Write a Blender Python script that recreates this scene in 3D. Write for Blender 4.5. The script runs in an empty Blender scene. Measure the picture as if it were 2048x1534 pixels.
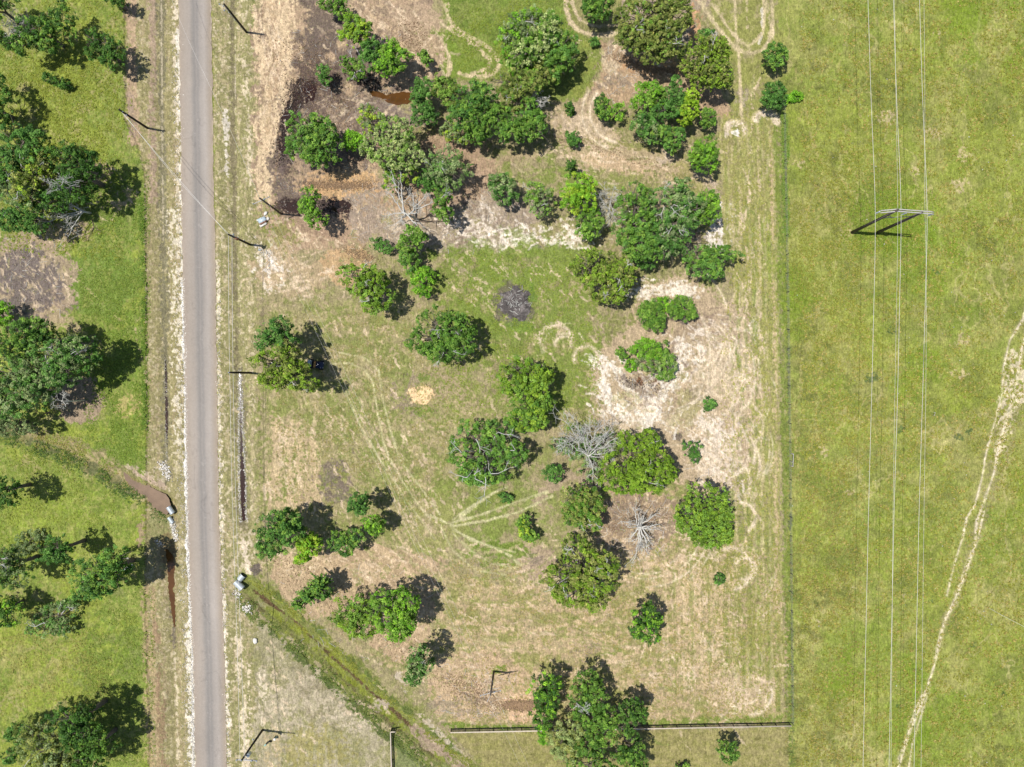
import bpy, math, random
import numpy as np
from mathutils import Vector

# ------------------------------------------------------------------ camera, sky, sun
sc = bpy.context.scene
CAMH = 120.0
K = 2 * 0.72 * CAMH / 2048.0            # metres of flat ground per photograph pixel
cam_d = bpy.data.cameras.new('camera'); cam = bpy.data.objects.new('camera', cam_d)
sc.collection.objects.link(cam)
cam.location = (0, 0, CAMH); cam.rotation_euler = (0, 0, 0)
cam_d.sensor_width = 36; cam_d.lens = 25.0; cam_d.clip_start = 1; cam_d.clip_end = 8000
sc.camera = cam
w = bpy.data.worlds.new('World'); sc.world = w; w.use_nodes = True
nt = w.node_tree; bg = nt.nodes['Background']
sky = nt.nodes.new('ShaderNodeTexSky'); sky.sky_type = 'NISHITA'; sky.sun_disc = False
sky.sun_elevation = math.radians(71.8); sky.sun_rotation = math.radians(275)
nt.links.new(sky.outputs[0], bg.inputs[0]); bg.inputs[1].default_value = 0.088
sl = bpy.data.lights.new('sun', 'SUN'); sl.energy = 4.7; sl.angle = math.radians(0.5); sl.color = (1.0, 0.955, 0.89)
so = bpy.data.objects.new('sun', sl); sc.collection.objects.link(so)
e = math.radians(71.8)
so.rotation_euler = Vector((-0.995 * math.cos(e), 0.09 * math.cos(e), math.sin(e))).to_track_quat('Z', 'Y').to_euler()
so.location = (-40, 0, 60)
sc.view_settings.view_transform = 'Standard'; sc.view_settings.look = 'None'
sc.view_settings.exposure = 0; sc.view_settings.gamma = 1
sc.cycles.max_bounces = 4; sc.cycles.diffuse_bounces = 2; sc.cycles.glossy_bounces = 1
sc.cycles.transmission_bounces = 2; sc.cycles.transparent_max_bounces = 4
COL = sc.collection
KEXP = 1.50                              # photograph value -> surface albedo

def lin(c):
    a = np.asarray(c, dtype=np.float64) / 255.0
    return np.where(a <= 0.04045, a / 12.92, ((a + 0.055) / 1.055) ** 2.4)
def alb(c): return lin(c) / KEXP
def W(px, py, z=0.0):
    f = K * (CAMH - z) / CAMH
    return ((px - 1024) * f, -(py - 767) * f, z)

# ------------------------------------------------------------------ mesh helpers
def mesh_obj(name, V, F, mat, parent=None, col=None, smooth=False, extra=None):
    """V (n,3); F (m,k) equal-sized faces, or list of such arrays; col (n,3)"""
    me = bpy.data.meshes.new(name)
    V = np.ascontiguousarray(V, dtype=np.float32)
    Fs = [f for f in (F if isinstance(F, list) else [F]) if len(f)]
    me.vertices.add(len(V)); me.vertices.foreach_set('co', V.ravel())
    li = np.concatenate([np.asarray(f, dtype=np.int32).ravel() for f in Fs])
    sizes = np.concatenate([np.full(len(f), len(f[0]), dtype=np.int32) for f in Fs])
    st = np.concatenate([[0], np.cumsum(sizes)[:-1]]).astype(np.int32)
    me.loops.add(len(li)); me.loops.foreach_set('vertex_index', li)
    me.polygons.add(len(sizes)); me.polygons.foreach_set('loop_start', st)
    try: me.polygons.foreach_set('loop_total', sizes)
    except Exception: pass
    if smooth: me.polygons.foreach_set('use_smooth', np.ones(len(sizes), dtype=bool))
    me.update(calc_edges=True)
    if col is not None:
        at = me.color_attributes.new('Col', 'FLOAT_COLOR', 'POINT')
        c4 = np.ones((len(V), 4), dtype=np.float32); c4[:, :3] = col
        at.data.foreach_set('color', c4.ravel())
    if extra is not None:
        for k_, v_ in extra.items():
            a2 = me.attributes.new(k_, 'FLOAT', 'POINT'); a2.data.foreach_set('value', np.ascontiguousarray(v_, dtype=np.float32))
    me.materials.append(mat)
    o = bpy.data.objects.new(name, me); COL.objects.link(o)
    if parent is not None: o.parent = parent
    return o

class MB:
    """collects boxes, tubes and sheets into one mesh"""
    def __init__(s): s.V = []; s.F4 = []; s.F3 = []; s.n = 0
    def add(s, V, F):
        V = np.asarray(V, dtype=float); F = np.asarray(F, dtype=int) + s.n
        s.V.append(V); s.n += len(V)
        (s.F4 if F.shape[1] == 4 else s.F3).append(F)
    def box(s, c, d, rz=0, tilt=None):
        x, y, z = [q / 2 for q in d]
        P = np.array([[a * x, b * y, g * z] for g in (-1, 1) for a, b in ((-1, -1), (1, -1), (1, 1), (-1, 1))])
        if tilt: 
            ca, sa = math.cos(tilt), math.sin(tilt); P = P @ np.array([[ca, 0, -sa], [0, 1, 0], [sa, 0, ca]])
        ca, sa = math.cos(rz), math.sin(rz); R = np.array([[ca, sa, 0], [-sa, ca, 0], [0, 0, 1]])
        s.add(P @ R + np.array(c), [[0, 3, 2, 1], [4, 5, 6, 7], [0, 1, 5, 4], [1, 2, 6, 5], [2, 3, 7, 6], [3, 0, 4, 7]])
    def tube(s, pts, rad, seg=6, cap=True):
        pts = np.asarray(pts, dtype=float); n = len(pts)
        rad = np.broadcast_to(rad, (n,)).astype(float)
        T = np.gradient(pts, axis=0); T /= np.linalg.norm(T, axis=1)[:, None] + 1e-9
        up = np.array([0, 0, 1.0]) if abs(T[0][2]) < 0.9 else np.array([1.0, 0, 0])
        U = np.cross(T, up); U /= np.linalg.norm(U, axis=1)[:, None] + 1e-9
        Wv = np.cross(T, U)
        a = np.arange(seg) * 2 * math.pi / seg
        P = pts[:, None] + rad[:, None, None] * (np.cos(a)[None, :, None] * U[:, None] + np.sin(a)[None, :, None] * Wv[:, None])
        i = np.arange(n - 1)[:, None] * seg; j = np.arange(seg)[None, :]; j2 = (j + 1) % seg
        F = np.stack([i + j, i + j2, i + seg + j2, i + seg + j], -1).reshape(-1, 4)
        b = s.n; s.add(P.reshape(-1, 3), F)
        if cap and seg >= 4:
            for o_, rev in ((0, True), ((n - 1) * seg, False)):
                q = [o_ + k for k in range(seg)]
                if rev: q = q[::-1]
                for k in range(1, seg - 1): s.F3.append(np.array([[b + q[0], b + q[k], b + q[k + 1]]]))
    def build(s, name, mat, parent=None, smooth=False, col=None):
        F = []
        if s.F4: F.append(np.concatenate(s.F4))
        if s.F3: F.append(np.concatenate(s.F3))
        return mesh_obj(name, np.concatenate(s.V), F, mat, parent, smooth=smooth, col=col)

def tag(o, label=None, cat=None, group=None, kind=None):
    if label: o['label'] = label
    if cat: o['category'] = cat
    if group: o['group'] = group
    if kind: o['kind'] = kind
    return o
def empty(name, loc):
    o = bpy.data.objects.new(name, None); o.location = loc; o.empty_display_size = 0.3
    COL.objects.link(o); return o

# ------------------------------------------------------------------ materials
def mat_plain(name, c, rough=0.8, metal=0, noise=0.25, nscale=6, bump=0.0, spec=0.3):
    m = bpy.data.materials.new(name); m.use_nodes = True; t = m.node_tree; b = t.nodes['Principled BSDF']
    b.inputs['Roughness'].default_value = rough; b.inputs['Metallic'].default_value = metal
    b.inputs['Specular IOR Level'].default_value = spec
    g = t.nodes.new('ShaderNodeNewGeometry'); n = t.nodes.new('ShaderNodeTexNoise'); n.inputs['Scale'].default_value = nscale
    n.inputs['Detail'].default_value = 4
    t.links.new(g.outputs['Position'], n.inputs['Vector'])
    r = t.nodes.new('ShaderNodeMapRange'); r.inputs['From Min'].default_value = 0.3; r.inputs['From Max'].default_value = 0.7
    r.inputs['To Min'].default_value = 1 - noise; r.inputs['To Max'].default_value = 1 + noise
    t.links.new(n.outputs[0], r.inputs['Value'])
    mx = t.nodes.new('ShaderNodeVectorMath'); mx.operation = 'SCALE'; mx.inputs[0].default_value = tuple(c)
    t.links.new(r.outputs[0], mx.inputs['Scale']); t.links.new(mx.outputs[0], b.inputs['Base Color'])
    if bump:
        bp = t.nodes.new('ShaderNodeBump'); bp.inputs['Strength'].default_value = bump; bp.inputs['Distance'].default_value = 0.05
        t.links.new(n.outputs[0], bp.inputs['Height']); t.links.new(bp.outputs[0], b.inputs['Normal'])
    return m

def mat_ground():
    m = bpy.data.materials.new('ground_soil_and_grass'); m.use_nodes = True; t = m.node_tree; b = t.nodes['Principled BSDF']
    b.inputs['Roughness'].default_value = 0.95; b.inputs['Specular IOR Level'].default_value = 0.12
    at = t.nodes.new('ShaderNodeAttribute'); at.attribute_name = 'Col'
    wet = t.nodes.new('ShaderNodeAttribute'); wet.attribute_name = 'wet'
    g = t.nodes.new('ShaderNodeNewGeometry')
    def noise(s, d, dist=0.0):
        n = t.nodes.new('ShaderNodeTexNoise'); n.inputs['Scale'].default_value = s; n.inputs['Detail'].default_value = d
        n.inputs['Distortion'].default_value = dist; n.inputs['Roughness'].default_value = 0.65
        t.links.new(g.outputs['Position'], n.inputs['Vector']); return n
    def rng(src, a, b_, c, d):
        r = t.nodes.new('ShaderNodeMapRange'); r.inputs[1].default_value = a; r.inputs[2].default_value = b_
        r.inputs[3].default_value = c; r.inputs[4].default_value = d; t.links.new(src, r.inputs[0]); return r
    n1 = noise(2.4, 5, 2.0); n2 = noise(6.5, 3, 1.0); n4 = noise(0.9, 6, 1.0)
    def strokes(rot, sc_):
        mp = t.nodes.new('ShaderNodeMapping'); mp.inputs['Rotation'].default_value = (0, 0, math.radians(rot)); mp.inputs['Scale'].default_value = (sc_, sc_ * 0.22, 1)
        t.links.new(g.outputs['Position'], mp.inputs['Vector']); n = t.nodes.new('ShaderNodeTexNoise'); n.inputs['Scale'].default_value = 1; n.inputs['Detail'].default_value = 3
        n.inputs['Distortion'].default_value = 1.2; t.links.new(mp.outputs[0], n.inputs['Vector']); return n
    s1 = strokes(38, 4.2); s2 = strokes(-52, 4.2); s3 = strokes(5, 4.2); sel = noise(0.35, 2); sel2 = noise(0.28, 2, 1)
    ra = rng(sel.outputs[0], 0.47, 0.53, 0, 1); rb = rng(sel2.outputs[0], 0.5, 0.56, 0, 1)
    m1 = t.nodes.new('ShaderNodeMix'); t.links.new(ra.outputs[0], m1.inputs[0]); t.links.new(s1.outputs[0], m1.inputs[2]); t.links.new(s2.outputs[0], m1.inputs[3])
    m2 = t.nodes.new('ShaderNodeMix'); t.links.new(rb.outputs[0], m2.inputs[0]); t.links.new(m1.outputs[0], m2.inputs[2]); t.links.new(s3.outputs[0], m2.inputs[3])
    r1 = rng(n1.outputs[0], 0.34, 0.66, 0.77, 1.23); r2 = rng(n2.outputs[0], 0.34, 0.66, 0.80, 1.20); r5 = rng(m2.outputs[0], 0.36, 0.64, 0.80, 1.22); r6 = rng(n4.outputs[0], 0.35, 0.65, 0.88, 1.12)
    mu = t.nodes.new('ShaderNodeMath'); mu.operation = 'MULTIPLY'; mu2 = t.nodes.new('ShaderNodeMath'); mu2.operation = 'MULTIPLY'; mu3 = t.nodes.new('ShaderNodeMath'); mu3.operation = 'MULTIPLY'
    t.links.new(r1.outputs[0], mu.inputs[0]); t.links.new(r2.outputs[0], mu.inputs[1]); t.links.new(mu.outputs[0], mu2.inputs[0]); t.links.new(r5.outputs[0], mu2.inputs[1]); t.links.new(mu2.outputs[0], mu3.inputs[0]); t.links.new(r6.outputs[0], mu3.inputs[1])
    sc_ = t.nodes.new('ShaderNodeVectorMath'); sc_.operation = 'SCALE'
    t.links.new(at.outputs['Color'], sc_.inputs[0]); t.links.new(mu3.outputs[0], sc_.inputs['Scale'])
    # dry straw strands and fresh green blades on the crests of warped noises
    n3 = noise(1.7, 6, 3.0); r3 = rng(n3.outputs[0], 0.55, 0.60, 0.0, 0.24)
    mxa = t.nodes.new('ShaderNodeMix'); mxa.data_type = 'RGBA'
    dry = rng(wet.outputs['Fac'], 0, .3, 1, .15); md = t.nodes.new('ShaderNodeMath'); md.operation = 'MULTIPLY'; t.links.new(r3.outputs[0], md.inputs[0]); t.links.new(dry.outputs[0], md.inputs[1])
    t.links.new(md.outputs[0], mxa.inputs[0]); t.links.new(sc_.outputs[0], mxa.inputs[6])
    mxa.inputs[7].default_value = (*alb((222, 208, 152)), 1)
    n7 = noise(1.1, 6, 2.0); r7 = rng(n7.outputs[0], 0.57, 0.63, 0.0, 0.15)
    mx = t.nodes.new('ShaderNodeMix'); mx.data_type = 'RGBA'
    t.links.new(r7.outputs[0], mx.inputs[0]); t.links.new(mxa.outputs[2], mx.inputs[6]); mx.inputs[7].default_value = (*alb((128, 150, 66)), 1)
    t.links.new(mx.outputs[2], b.inputs['Base Color'])
    bp = t.nodes.new('ShaderNodeBump'); bp.inputs['Strength'].default_value = 0.6; bp.inputs['Distance'].default_value = 0.10
    t.links.new(n1.outputs[0], bp.inputs['Height']); t.links.new(bp.outputs[0], b.inputs['Normal'])
    rr = rng(wet.outputs['Fac'], 0, 1, 0.95, 0.25); t.links.new(rr.outputs[0], b.inputs['Roughness'])
    return m

def mat_leaf():
    m = bpy.data.materials.new('leaves'); m.use_nodes = True; t = m.node_tree
    b = t.nodes['Principled BSDF']; b.inputs['Roughness'].default_value = 0.55; b.inputs['Specular IOR Level'].default_value = 0.25
    at = t.nodes.new('ShaderNodeAttribute'); at.attribute_name = 'Col'
    t.links.new(at.outputs['Color'], b.inputs['Base Color'])
    tr = t.nodes.new('ShaderNodeBsdfTranslucent')
    hs = t.nodes.new('ShaderNodeHueSaturation'); hs.inputs['Value'].default_value = 1.15; hs.inputs['Saturation'].default_value = 1.1
    t.links.new(at.outputs['Color'], hs.inputs['Color']); t.links.new(hs.outputs[0], tr.inputs[0])
    mx = t.nodes.new('ShaderNodeMixShader'); mx.inputs[0].default_value = 0.22
    t.links.new(b.outputs[0], mx.inputs[1]); t.links.new(tr.outputs[0], mx.inputs[2])
    t.links.new(mx.outputs[0], t.nodes['Material Output'].inputs[0])
    return m

def mat_attr(name, rough=0.9, nscale=5, amt=0.12, bump=0.2):
    m = bpy.data.materials.new(name); m.use_nodes = True; t = m.node_tree; b = t.nodes['Principled BSDF']
    b.inputs['Roughness'].default_value = rough; b.inputs['Specular IOR Level'].default_value = 0.2
    at = t.nodes.new('ShaderNodeAttribute'); at.attribute_name = 'Col'
    g = t.nodes.new('ShaderNodeNewGeometry'); n = t.nodes.new('ShaderNodeTexNoise'); n.inputs['Scale'].default_value = nscale
    n.inputs['Detail'].default_value = 6; t.links.new(g.outputs['Position'], n.inputs['Vector'])
    r = t.nodes.new('ShaderNodeMapRange'); r.inputs[1].default_value = 0.3; r.inputs[2].default_value = 0.7
    r.inputs[3].default_value = 1 - amt; r.inputs[4].default_value = 1 + amt; t.links.new(n.outputs[0], r.inputs[0])
    s = t.nodes.new('ShaderNodeVectorMath'); s.operation = 'SCALE'
    t.links.new(at.outputs['Color'], s.inputs[0]); t.links.new(r.outputs[0], s.inputs['Scale']); t.links.new(s.outputs[0], b.inputs['Base Color'])
    bp = t.nodes.new('ShaderNodeBump'); bp.inputs['Strength'].default_value = bump; bp.inputs['Distance'].default_value = 0.02
    t.links.new(n.outputs[0], bp.inputs['Height']); t.links.new(bp.outputs[0], b.inputs['Normal'])
    return m

M = dict(
    ground=mat_ground(), leaf=mat_leaf(), road=mat_attr('chip_seal_road', 0.9, 9, 0.08, 0.3),
    stone=mat_attr('pale_stone', 0.9, 7, 0.15, 0.4),
    bark=mat_plain('bark', (0.16, 0.135, 0.11), 0.95, nscale=8, bump=0.5),
    deadwood=mat_plain('weathered_deadwood', (0.60, 0.59, 0.55), 0.9, nscale=5, bump=0.3),
    brownwood=mat_plain('brown_twigs', (0.16, 0.12, 0.09), 0.9, nscale=5),
    pole=mat_plain('tarred_pole', (0.022, 0.019, 0.017), 0.8, nscale=4, bump=0.2),
    polegrey=mat_plain('weathered_pole', (0.10, 0.085, 0.075), 0.85, nscale=4, bump=0.2),
    galv=mat_plain('galvanised_steel', (0.50, 0.55, 0.58), 0.5, 0.3, 0.12, 4),
    palesteel=mat_plain('pale_steel_arm', (0.48, 0.46, 0.44), 0.6, 0.1, 0.12, 4),
    wire=mat_plain('aluminium_wire', (0.72, 0.70, 0.66), 0.5, 0.0, 0.05, 1),
    insul=mat_plain('glazed_insulator', (0.55, 0.62, 0.72), 0.25, 0, 0.1, 8, spec=0.5),
    white=mat_plain('white_paint', (0.72, 0.69, 0.64), 0.6, 0, 0.1, 6),
    cream=mat_plain('cream_rail', (0.62, 0.54, 0.44), 0.7, 0, 0.12, 3),
    black=mat_plain('black_metal', (0.018, 0.018, 0.02), 0.5, 0.2, 0.1, 6),
    darkmesh=mat_plain('dark_fence_rail', (0.045, 0.045, 0.05), 0.7, 0, 0.3, 6),
    navy=mat_plain('navy_paint', (0.03, 0.05, 0.11), 0.3, 0.1, 0.15, 6, spec=0.5),
    rubber=mat_plain('rubber', (0.02, 0.02, 0.02), 0.85, 0, 0.2, 8),
    tanseat=mat_plain('tan_vinyl', (0.62, 0.34, 0.12), 0.6, 0, 0.1, 8),
    rust=mat_plain('rusty_board', (0.24, 0.12, 0.08), 0.8, 0, 0.3, 6),
    paleblue=mat_plain('pale_blue_sheet', (0.50, 0.60, 0.66), 0.45, 0.1, 0.1, 5),
    green=mat_plain('pale_green_enamel', (0.30, 0.48, 0.42), 0.5, 0, 0.1, 5),
    ash=mat_attr('ash_and_char', 0.95, 6, 0.35, 0.8),
)
def mat_water(name, c, rough=0.08):
    m = bpy.data.materials.new(name); m.use_nodes = True; t = m.node_tree; b = t.nodes['Principled BSDF']
    b.inputs['Roughness'].default_value = rough; b.inputs['Specular IOR Level'].default_value = 0.5
    g = t.nodes.new('ShaderNodeNewGeometry'); n = t.nodes.new('ShaderNodeTexNoise'); n.inputs['Scale'].default_value = 0.7; n.inputs['Detail'].default_value = 5
    t.links.new(g.outputs['Position'], n.inputs['Vector'])
    mx = t.nodes.new('ShaderNodeMix'); mx.data_type = 'RGBA'; t.links.new(n.outputs[0], mx.inputs[0])
    mx.inputs[6].default_value = (*[q * 0.55 for q in c], 1); mx.inputs[7].default_value = (*[q * 1.5 for q in c], 1)
    t.links.new(mx.outputs[2], b.inputs['Base Color'])
    n2 = t.nodes.new('ShaderNodeTexNoise'); n2.inputs['Scale'].default_value = 5; t.links.new(g.outputs['Position'], n2.inputs['Vector'])
    bp = t.nodes.new('ShaderNodeBump'); bp.inputs['Strength'].default_value = 0.15; bp.inputs['Distance'].default_value = 0.03
    t.links.new(n2.outputs[0], bp.inputs['Height']); t.links.new(bp.outputs[0], b.inputs['Normal'])
    return m
M['mud_water'] = mat_water('brown_water', (0.19, 0.125, 0.078), 0.15)
M['peat_water'] = mat_water('peaty_water', (0.026, 0.010, 0.006), 0.08)
M['rust_water'] = mat_water('rusty_water', (0.095, 0.042, 0.012), 0.1)

# ------------------------------------------------------------------ ground field
STEP = 1.35
fx = np.arange(-130, 2180, STEP); fy = np.arange(-120, 1656, STEP)
grow = np.array([8 * 1.32 ** k for k in range(30)]).cumsum(); grow = grow[grow < 30000]
xs = np.concatenate([fx[0] - grow[::-1], fx, fx[-1] + grow]); ys = np.concatenate([fy[0] - grow[::-1], fy, fy[-1] + grow])
PX, PY = np.meshgrid(xs, ys); PX = PX.astype(np.float32); PY = PY.astype(np.float32)
NY, NX = PX.shape
_lat = {}
def vnoise(u, v, seed):
    if seed not in _lat: _lat[seed] = np.random.RandomState(seed).rand(512, 512).astype(np.float32)
    L_ = _lat[seed]
    iu = np.floor(u).astype(np.int32); iv = np.floor(v).astype(np.int32)
    a = u - iu; b = v - iv; a = a * a * (3 - 2 * a); b = b * b * (3 - 2 * b)
    i0 = iu & 511; i1 = (iu + 1) & 511; j0 = iv & 511; j1 = (iv + 1) & 511
    return (L_[j0, i0] * (1 - a) + L_[j0, i1] * a) * (1 - b) + (L_[j1, i0] * (1 - a) + L_[j1, i1] * a) * b
def fbm(s, octv=4, seed=1, X=None, Y=None, sx=1, sy=1, rough=0.55):
    X = PX if X is None else X; Y = PY if Y is None else Y
    t = 0; a = 1; n = 0
    for k in range(octv):
        f = 2 ** k / s
        t = t + a * vnoise(X * f / sx + 17.3 * k, Y * f / sy + 5.1 * k, seed + k * 13); n += a; a *= rough
    t = t / n
    return t
def uni(t, k=2.6): return np.clip(0.5 + (t - 0.5) * k, 0, 1)
wx = fbm(26, 3, 101) - 0.5; wy = fbm(26, 3, 131) - 0.5
N = {}
N['f'] = uni(fbm(6, 3, 1, rough=.7), 2.6)
N['m'] = uni(fbm(22, 5, 5, X=PX + 9 * wx, Y=PY + 9 * wy, rough=.78), 3.2)
N['c'] = uni(fbm(80, 6, 9, rough=.72), 3.4)
N['v'] = uni(0.5 * fbm(7, 3, 21, sx=1, sy=9) + 0.5 * fbm(4.5, 2, 25), 3.4)
N['h'] = uni(0.5 * fbm(7, 3, 31, sx=7, sy=1) + 0.5 * fbm(4.5, 2, 35), 3.4)
wX = PX + 26 * wx; wY = PY + 26 * wy
q = fbm(16, 3, 41, X=wX, Y=wY); N['w'] = uni(1 - np.abs(q - 0.5) * 5.0, 1.0) * 0.5 + 0.5 * N['f']
a_ = 0.8; N['d'] = uni(0.6 * fbm(9, 3, 51, X=(PX * math.cos(a_) + PY * math.sin(a_)), Y=(-PX * math.sin(a_) + PY * math.cos(a_)), sx=6, sy=1) + 0.4 * N['f'], 2.6)
a_ = -0.75; N['u'] = uni(0.6 * fbm(9, 3, 61, X=(PX * math.cos(a_) + PY * math.sin(a_)), Y=(-PX * math.sin(a_) + PY * math.cos(a_)), sx=6, sy=1) + 0.4 * N['f'], 2.6)
edge = (fbm(30, 4, 71) - 0.5); edge2 = (fbm(9, 3, 75) - 0.5)

C = np.zeros((NY, NX, 3), dtype=np.float32); C[:] = lin((150, 153, 75))
WET = np.zeros((NY, NX), dtype=np.float32); Zg = np.zeros((NY, NX), dtype=np.float32)

def E(cx, cy, rx, ry, ang=0):
    return ('e', cx, cy, rx, ry, math.radians(ang))
def S(pts, wd): return ('s', pts, wd)
def P(pts): return ('p', pts)
def bbox(sh, pad):
    if sh[0] == 'e': r = max(sh[3], sh[4]); x0, x1, y0, y1 = sh[1] - r, sh[1] + r, sh[2] - r, sh[2] + r
    else:
        q = np.array(sh[1]); x0, x1, y0, y1 = q[:, 0].min(), q[:, 0].max(), q[:, 1].min(), q[:, 1].max()
        if sh[0] == 's': pad = pad + sh[2]
    i0, i1 = np.searchsorted(xs, [x0 - pad, x1 + pad]); j0, j1 = np.searchsorted(ys, [y0 - pad, y1 + pad])
    return slice(max(j0 - 1, 0), j1 + 1), slice(max(i0 - 1, 0), i1 + 1)
def segdist(X, Y, pts):
    d = None
    for (x0, y0), (x1, y1) in zip(pts[:-1], pts[1:]):
        dx, dy = x1 - x0, y1 - y0; t = np.clip(((X - x0) * dx + (Y - y0) * dy) / (dx * dx + dy * dy + 1e-9), 0, 1)
        e_ = np.hypot(X - x0 - t * dx, Y - y0 - t * dy); d = e_ if d is None else np.minimum(d, e_)
    return d
def sdist(sh, sl):
    X, Y = PX[sl], PY[sl]
    if sh[0] == 'e':
        _, cx, cy, rx, ry, a = sh; u = (X - cx) * math.cos(a) + (Y - cy) * math.sin(a); v = -(X - cx) * math.sin(a) + (Y - cy) * math.cos(a)
        r = np.hypot(u / rx, v / ry); return (r - 1) * min(rx, ry)
    if sh[0] == 's':
        return segdist(X, Y, sh[1]) - sh[2] / 2
    pts = sh[1]; d = segdist(X, Y, pts + [pts[0]]); ins = np.zeros(X.shape, bool)
    for (x0, y0), (x1, y1) in zip(pts, pts[1:] + [pts[0]]):
        c = ((y0 > Y) != (y1 > Y)) & (X < (x1 - x0) * (Y - y0) / ((y1 - y0) if y1 != y0 else 1e-9) + x0); ins ^= c
    return np.where(ins, -d, d)
def mask(sh, soft, en, cov, nz, sharp=0.14):
    sl = bbox(sh, soft + en + 4)
    sd = sdist(sh, sl) + en * 2.2 * edge[sl] + en * 0.8 * edge2[sl]
    m = np.clip(0.5 - sd / soft, 0, 1) * cov
    if nz == 'soft': return sl, (m * m * (3 - 2 * m) * np.clip(.45 + .9 * N['m'][sl], 0, 1) * (0.75 + .5 * N['f'][sl]).clip(0, 1)).astype(np.float32)
    thr = 1 - m
    al = np.clip((N[nz][sl] - thr) / sharp + 0.5, 0, 1) * (m > 0)
    al = np.where(m >= 0.999, 1, al)
    return sl, al.astype(np.float32)
def L(sh, c, a=1.0, soft=14, en=8, cov=1.0, nz='f', wet=0, dz=0, sharp=0.14):
    sl, al = mask(sh, soft, en, cov, nz, sharp)
    al = al * a
    C[sl] += (lin(c).astype(np.float32) - C[sl]) * al[..., None]
    if wet: WET[sl] = np.maximum(WET[sl], al * wet)
    if dz: Zg[sl] += al * dz

TAN = (204, 178, 150); LTAN = (222, 198, 166); PALE = (232, 216, 196); WHITE = (244, 232, 214); ORG = (216, 172, 124)
BRN = (158, 136, 116); GBR = (134, 118, 108); DRK = (88, 74, 68); GRN = (138, 152, 74); BG = (116, 150, 48); LG = (162, 164, 92)
OLV = (156, 150, 94); DGR = (96, 118, 50); STRAW = (190, 174, 122)
MINE = {}
def mixf(c0, c1, t): return c0 * (1 - t[..., None]) + lin(c1).astype(np.float32) * t[..., None]
# base variation: right pasture everywhere first
C = mixf(C, (172, 162, 92), 0.6 * N['m']); C = mixf(C, (118, 136, 42), 0.55 * np.clip(N['c'] * 1.4 - 0.4, 0, 1)); C = mixf(C, (146, 154, 44), 0.45 * uni(fbm(140, 3, 91), 3))
C = mixf(C, (196, 178, 122), 0.5 * np.clip(N['w'] * 1.6 - 0.95, 0, 1)); C = mixf(C, (112, 112, 62), 0.4 * np.clip(uni(fbm(45, 4, 95), 3) * 2 - 1.25, 0, 1))
C *= np.array([1.05, 1.17, 1.06], dtype=np.float32); C = mixf(C, (156, 166, 66), 0.35 * np.clip(uni(fbm(200, 4, 97), 3) * 1.5 - .4, 0, 1)); C = mixf(C, (124, 134, 62), 0.6 * np.clip(uni(fbm(70, 5, 99, rough=.7), 3.4) * 2 - 1.1, 0, 1)); C = mixf(C, (184, 174, 108), 0.5 * np.clip(uni(fbm(110, 5, 93, rough=.7), 3.4) * 2 - 1.1, 0, 1)); C = mixf(C, (206, 190, 134), .5 * np.clip(1 - np.abs(fbm(90, 3, 89, X=wX + 20 * wx, Y=PY * .5 + 30 * wy) - .5) * 60, 0, 1))
# --- left pasture
L(P([(-3000, -3000), (250, -3000), (250, 240), (276, 288), (290, 350), (292, 640), (294, 860), (291, 1180), (296, 1340), (304, 1800), (304, 4000), (-3000, 4000)]), (136, 156, 66), 0.85, 4, 2, dz=.28)
for c_, cv, nz_ in (((118, 146, 44), 0.42, 'm'), ((168, 168, 92), 0.38, 'w'), ((160, 172, 66), 0.35, 'c'), ((182, 168, 116), 0.16, 'm')):
    L(P([(-400, -400), (250, -400), (250, 240), (276, 288), (290, 350), (292, 640), (294, 860), (291, 1180), (296, 1340), (304, 1900), (-400, 1900)]), c_, 0.65, 4, 2, cov=cv, nz=nz_, sharp=0.3)
L(E(235, 420, 60, 110), (126, 154, 66), 0.5, 50, 16, 0.6, 'm', sharp=.3); L(E(200, 570, 90, 70), (118, 150, 60), 0.6, 30, 12, 0.8, 'm', sharp=.3)
L(E(260, 700, 40, 150), (124, 154, 58), 0.55, 40, 12, 0.6, 'm', sharp=.3); L(E(240, 900, 60, 70), (120, 150, 56), 0.6, 30, 12, 0.7, 'm', sharp=.3)
L(E(230, 1320, 80, 120), (112, 142, 52), 0.6, 50, 15, 0.6, 'm', sharp=.3); L(E(60, 1320, 110, 70), (170, 166, 92), 0.5, 50, 15, 0.6, 'w', sharp=.3)
L(E(80, 1060, 160, 90), (150, 172, 56), 0.5, 60, 15, 0.6, 'm', sharp=.3)
# verges
L(P([(250, -2000), (366, -2000), (366, 0), (372, 512), (380, 1022), (396, 1534), (400, 4000), (304, 4000), (302, 1534), (296, 1340), (291, 1180), (294, 860), (292, 640), (290, 350), (276, 288), (250, 240)]), (164, 154, 108), 1, 3, 2)
VL = P([(250, -300), (360, -300), (366, 0), (372, 512), (380, 1022), (396, 1534), (400, 1900), (304, 1900), (302, 1534), (296, 1340), (291, 1180), (294, 860), (292, 640), (290, 350), (276, 288), (250, 240)])
L(VL, (150, 154, 80), 0.7, 3, 2, 0.45, 'v', sharp=.3); L(VL, (184, 162, 130), 0.7, 3, 2, 0.35, 'v', sharp=.2); L(VL, (206, 190, 156), 0.6, 3, 2, 0.18, 'f')
L(S([(262, -300), (262, 120), (266, 220), (270, 285)], 20), (192, 164, 134), 0.9, 8, 5, 0.95, 'v'); L(S([(258, 190), (264, 225), (268, 270)], 14), (168, 146, 126), 0.8, 6, 4, 0.9, 'f')
L(S([(303, -200), (305, 200), (306, 330), (308, 400)], 12), (186, 160, 138), 0.8, 8, 4, 0.7, 'v')
L(S([(318, -300), (322, 250), (325, 500), (328, 700), (331, 900), (332, 960)], 12), (138, 132, 104), 0.85, 12, 2, 1, 'v')
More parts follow.
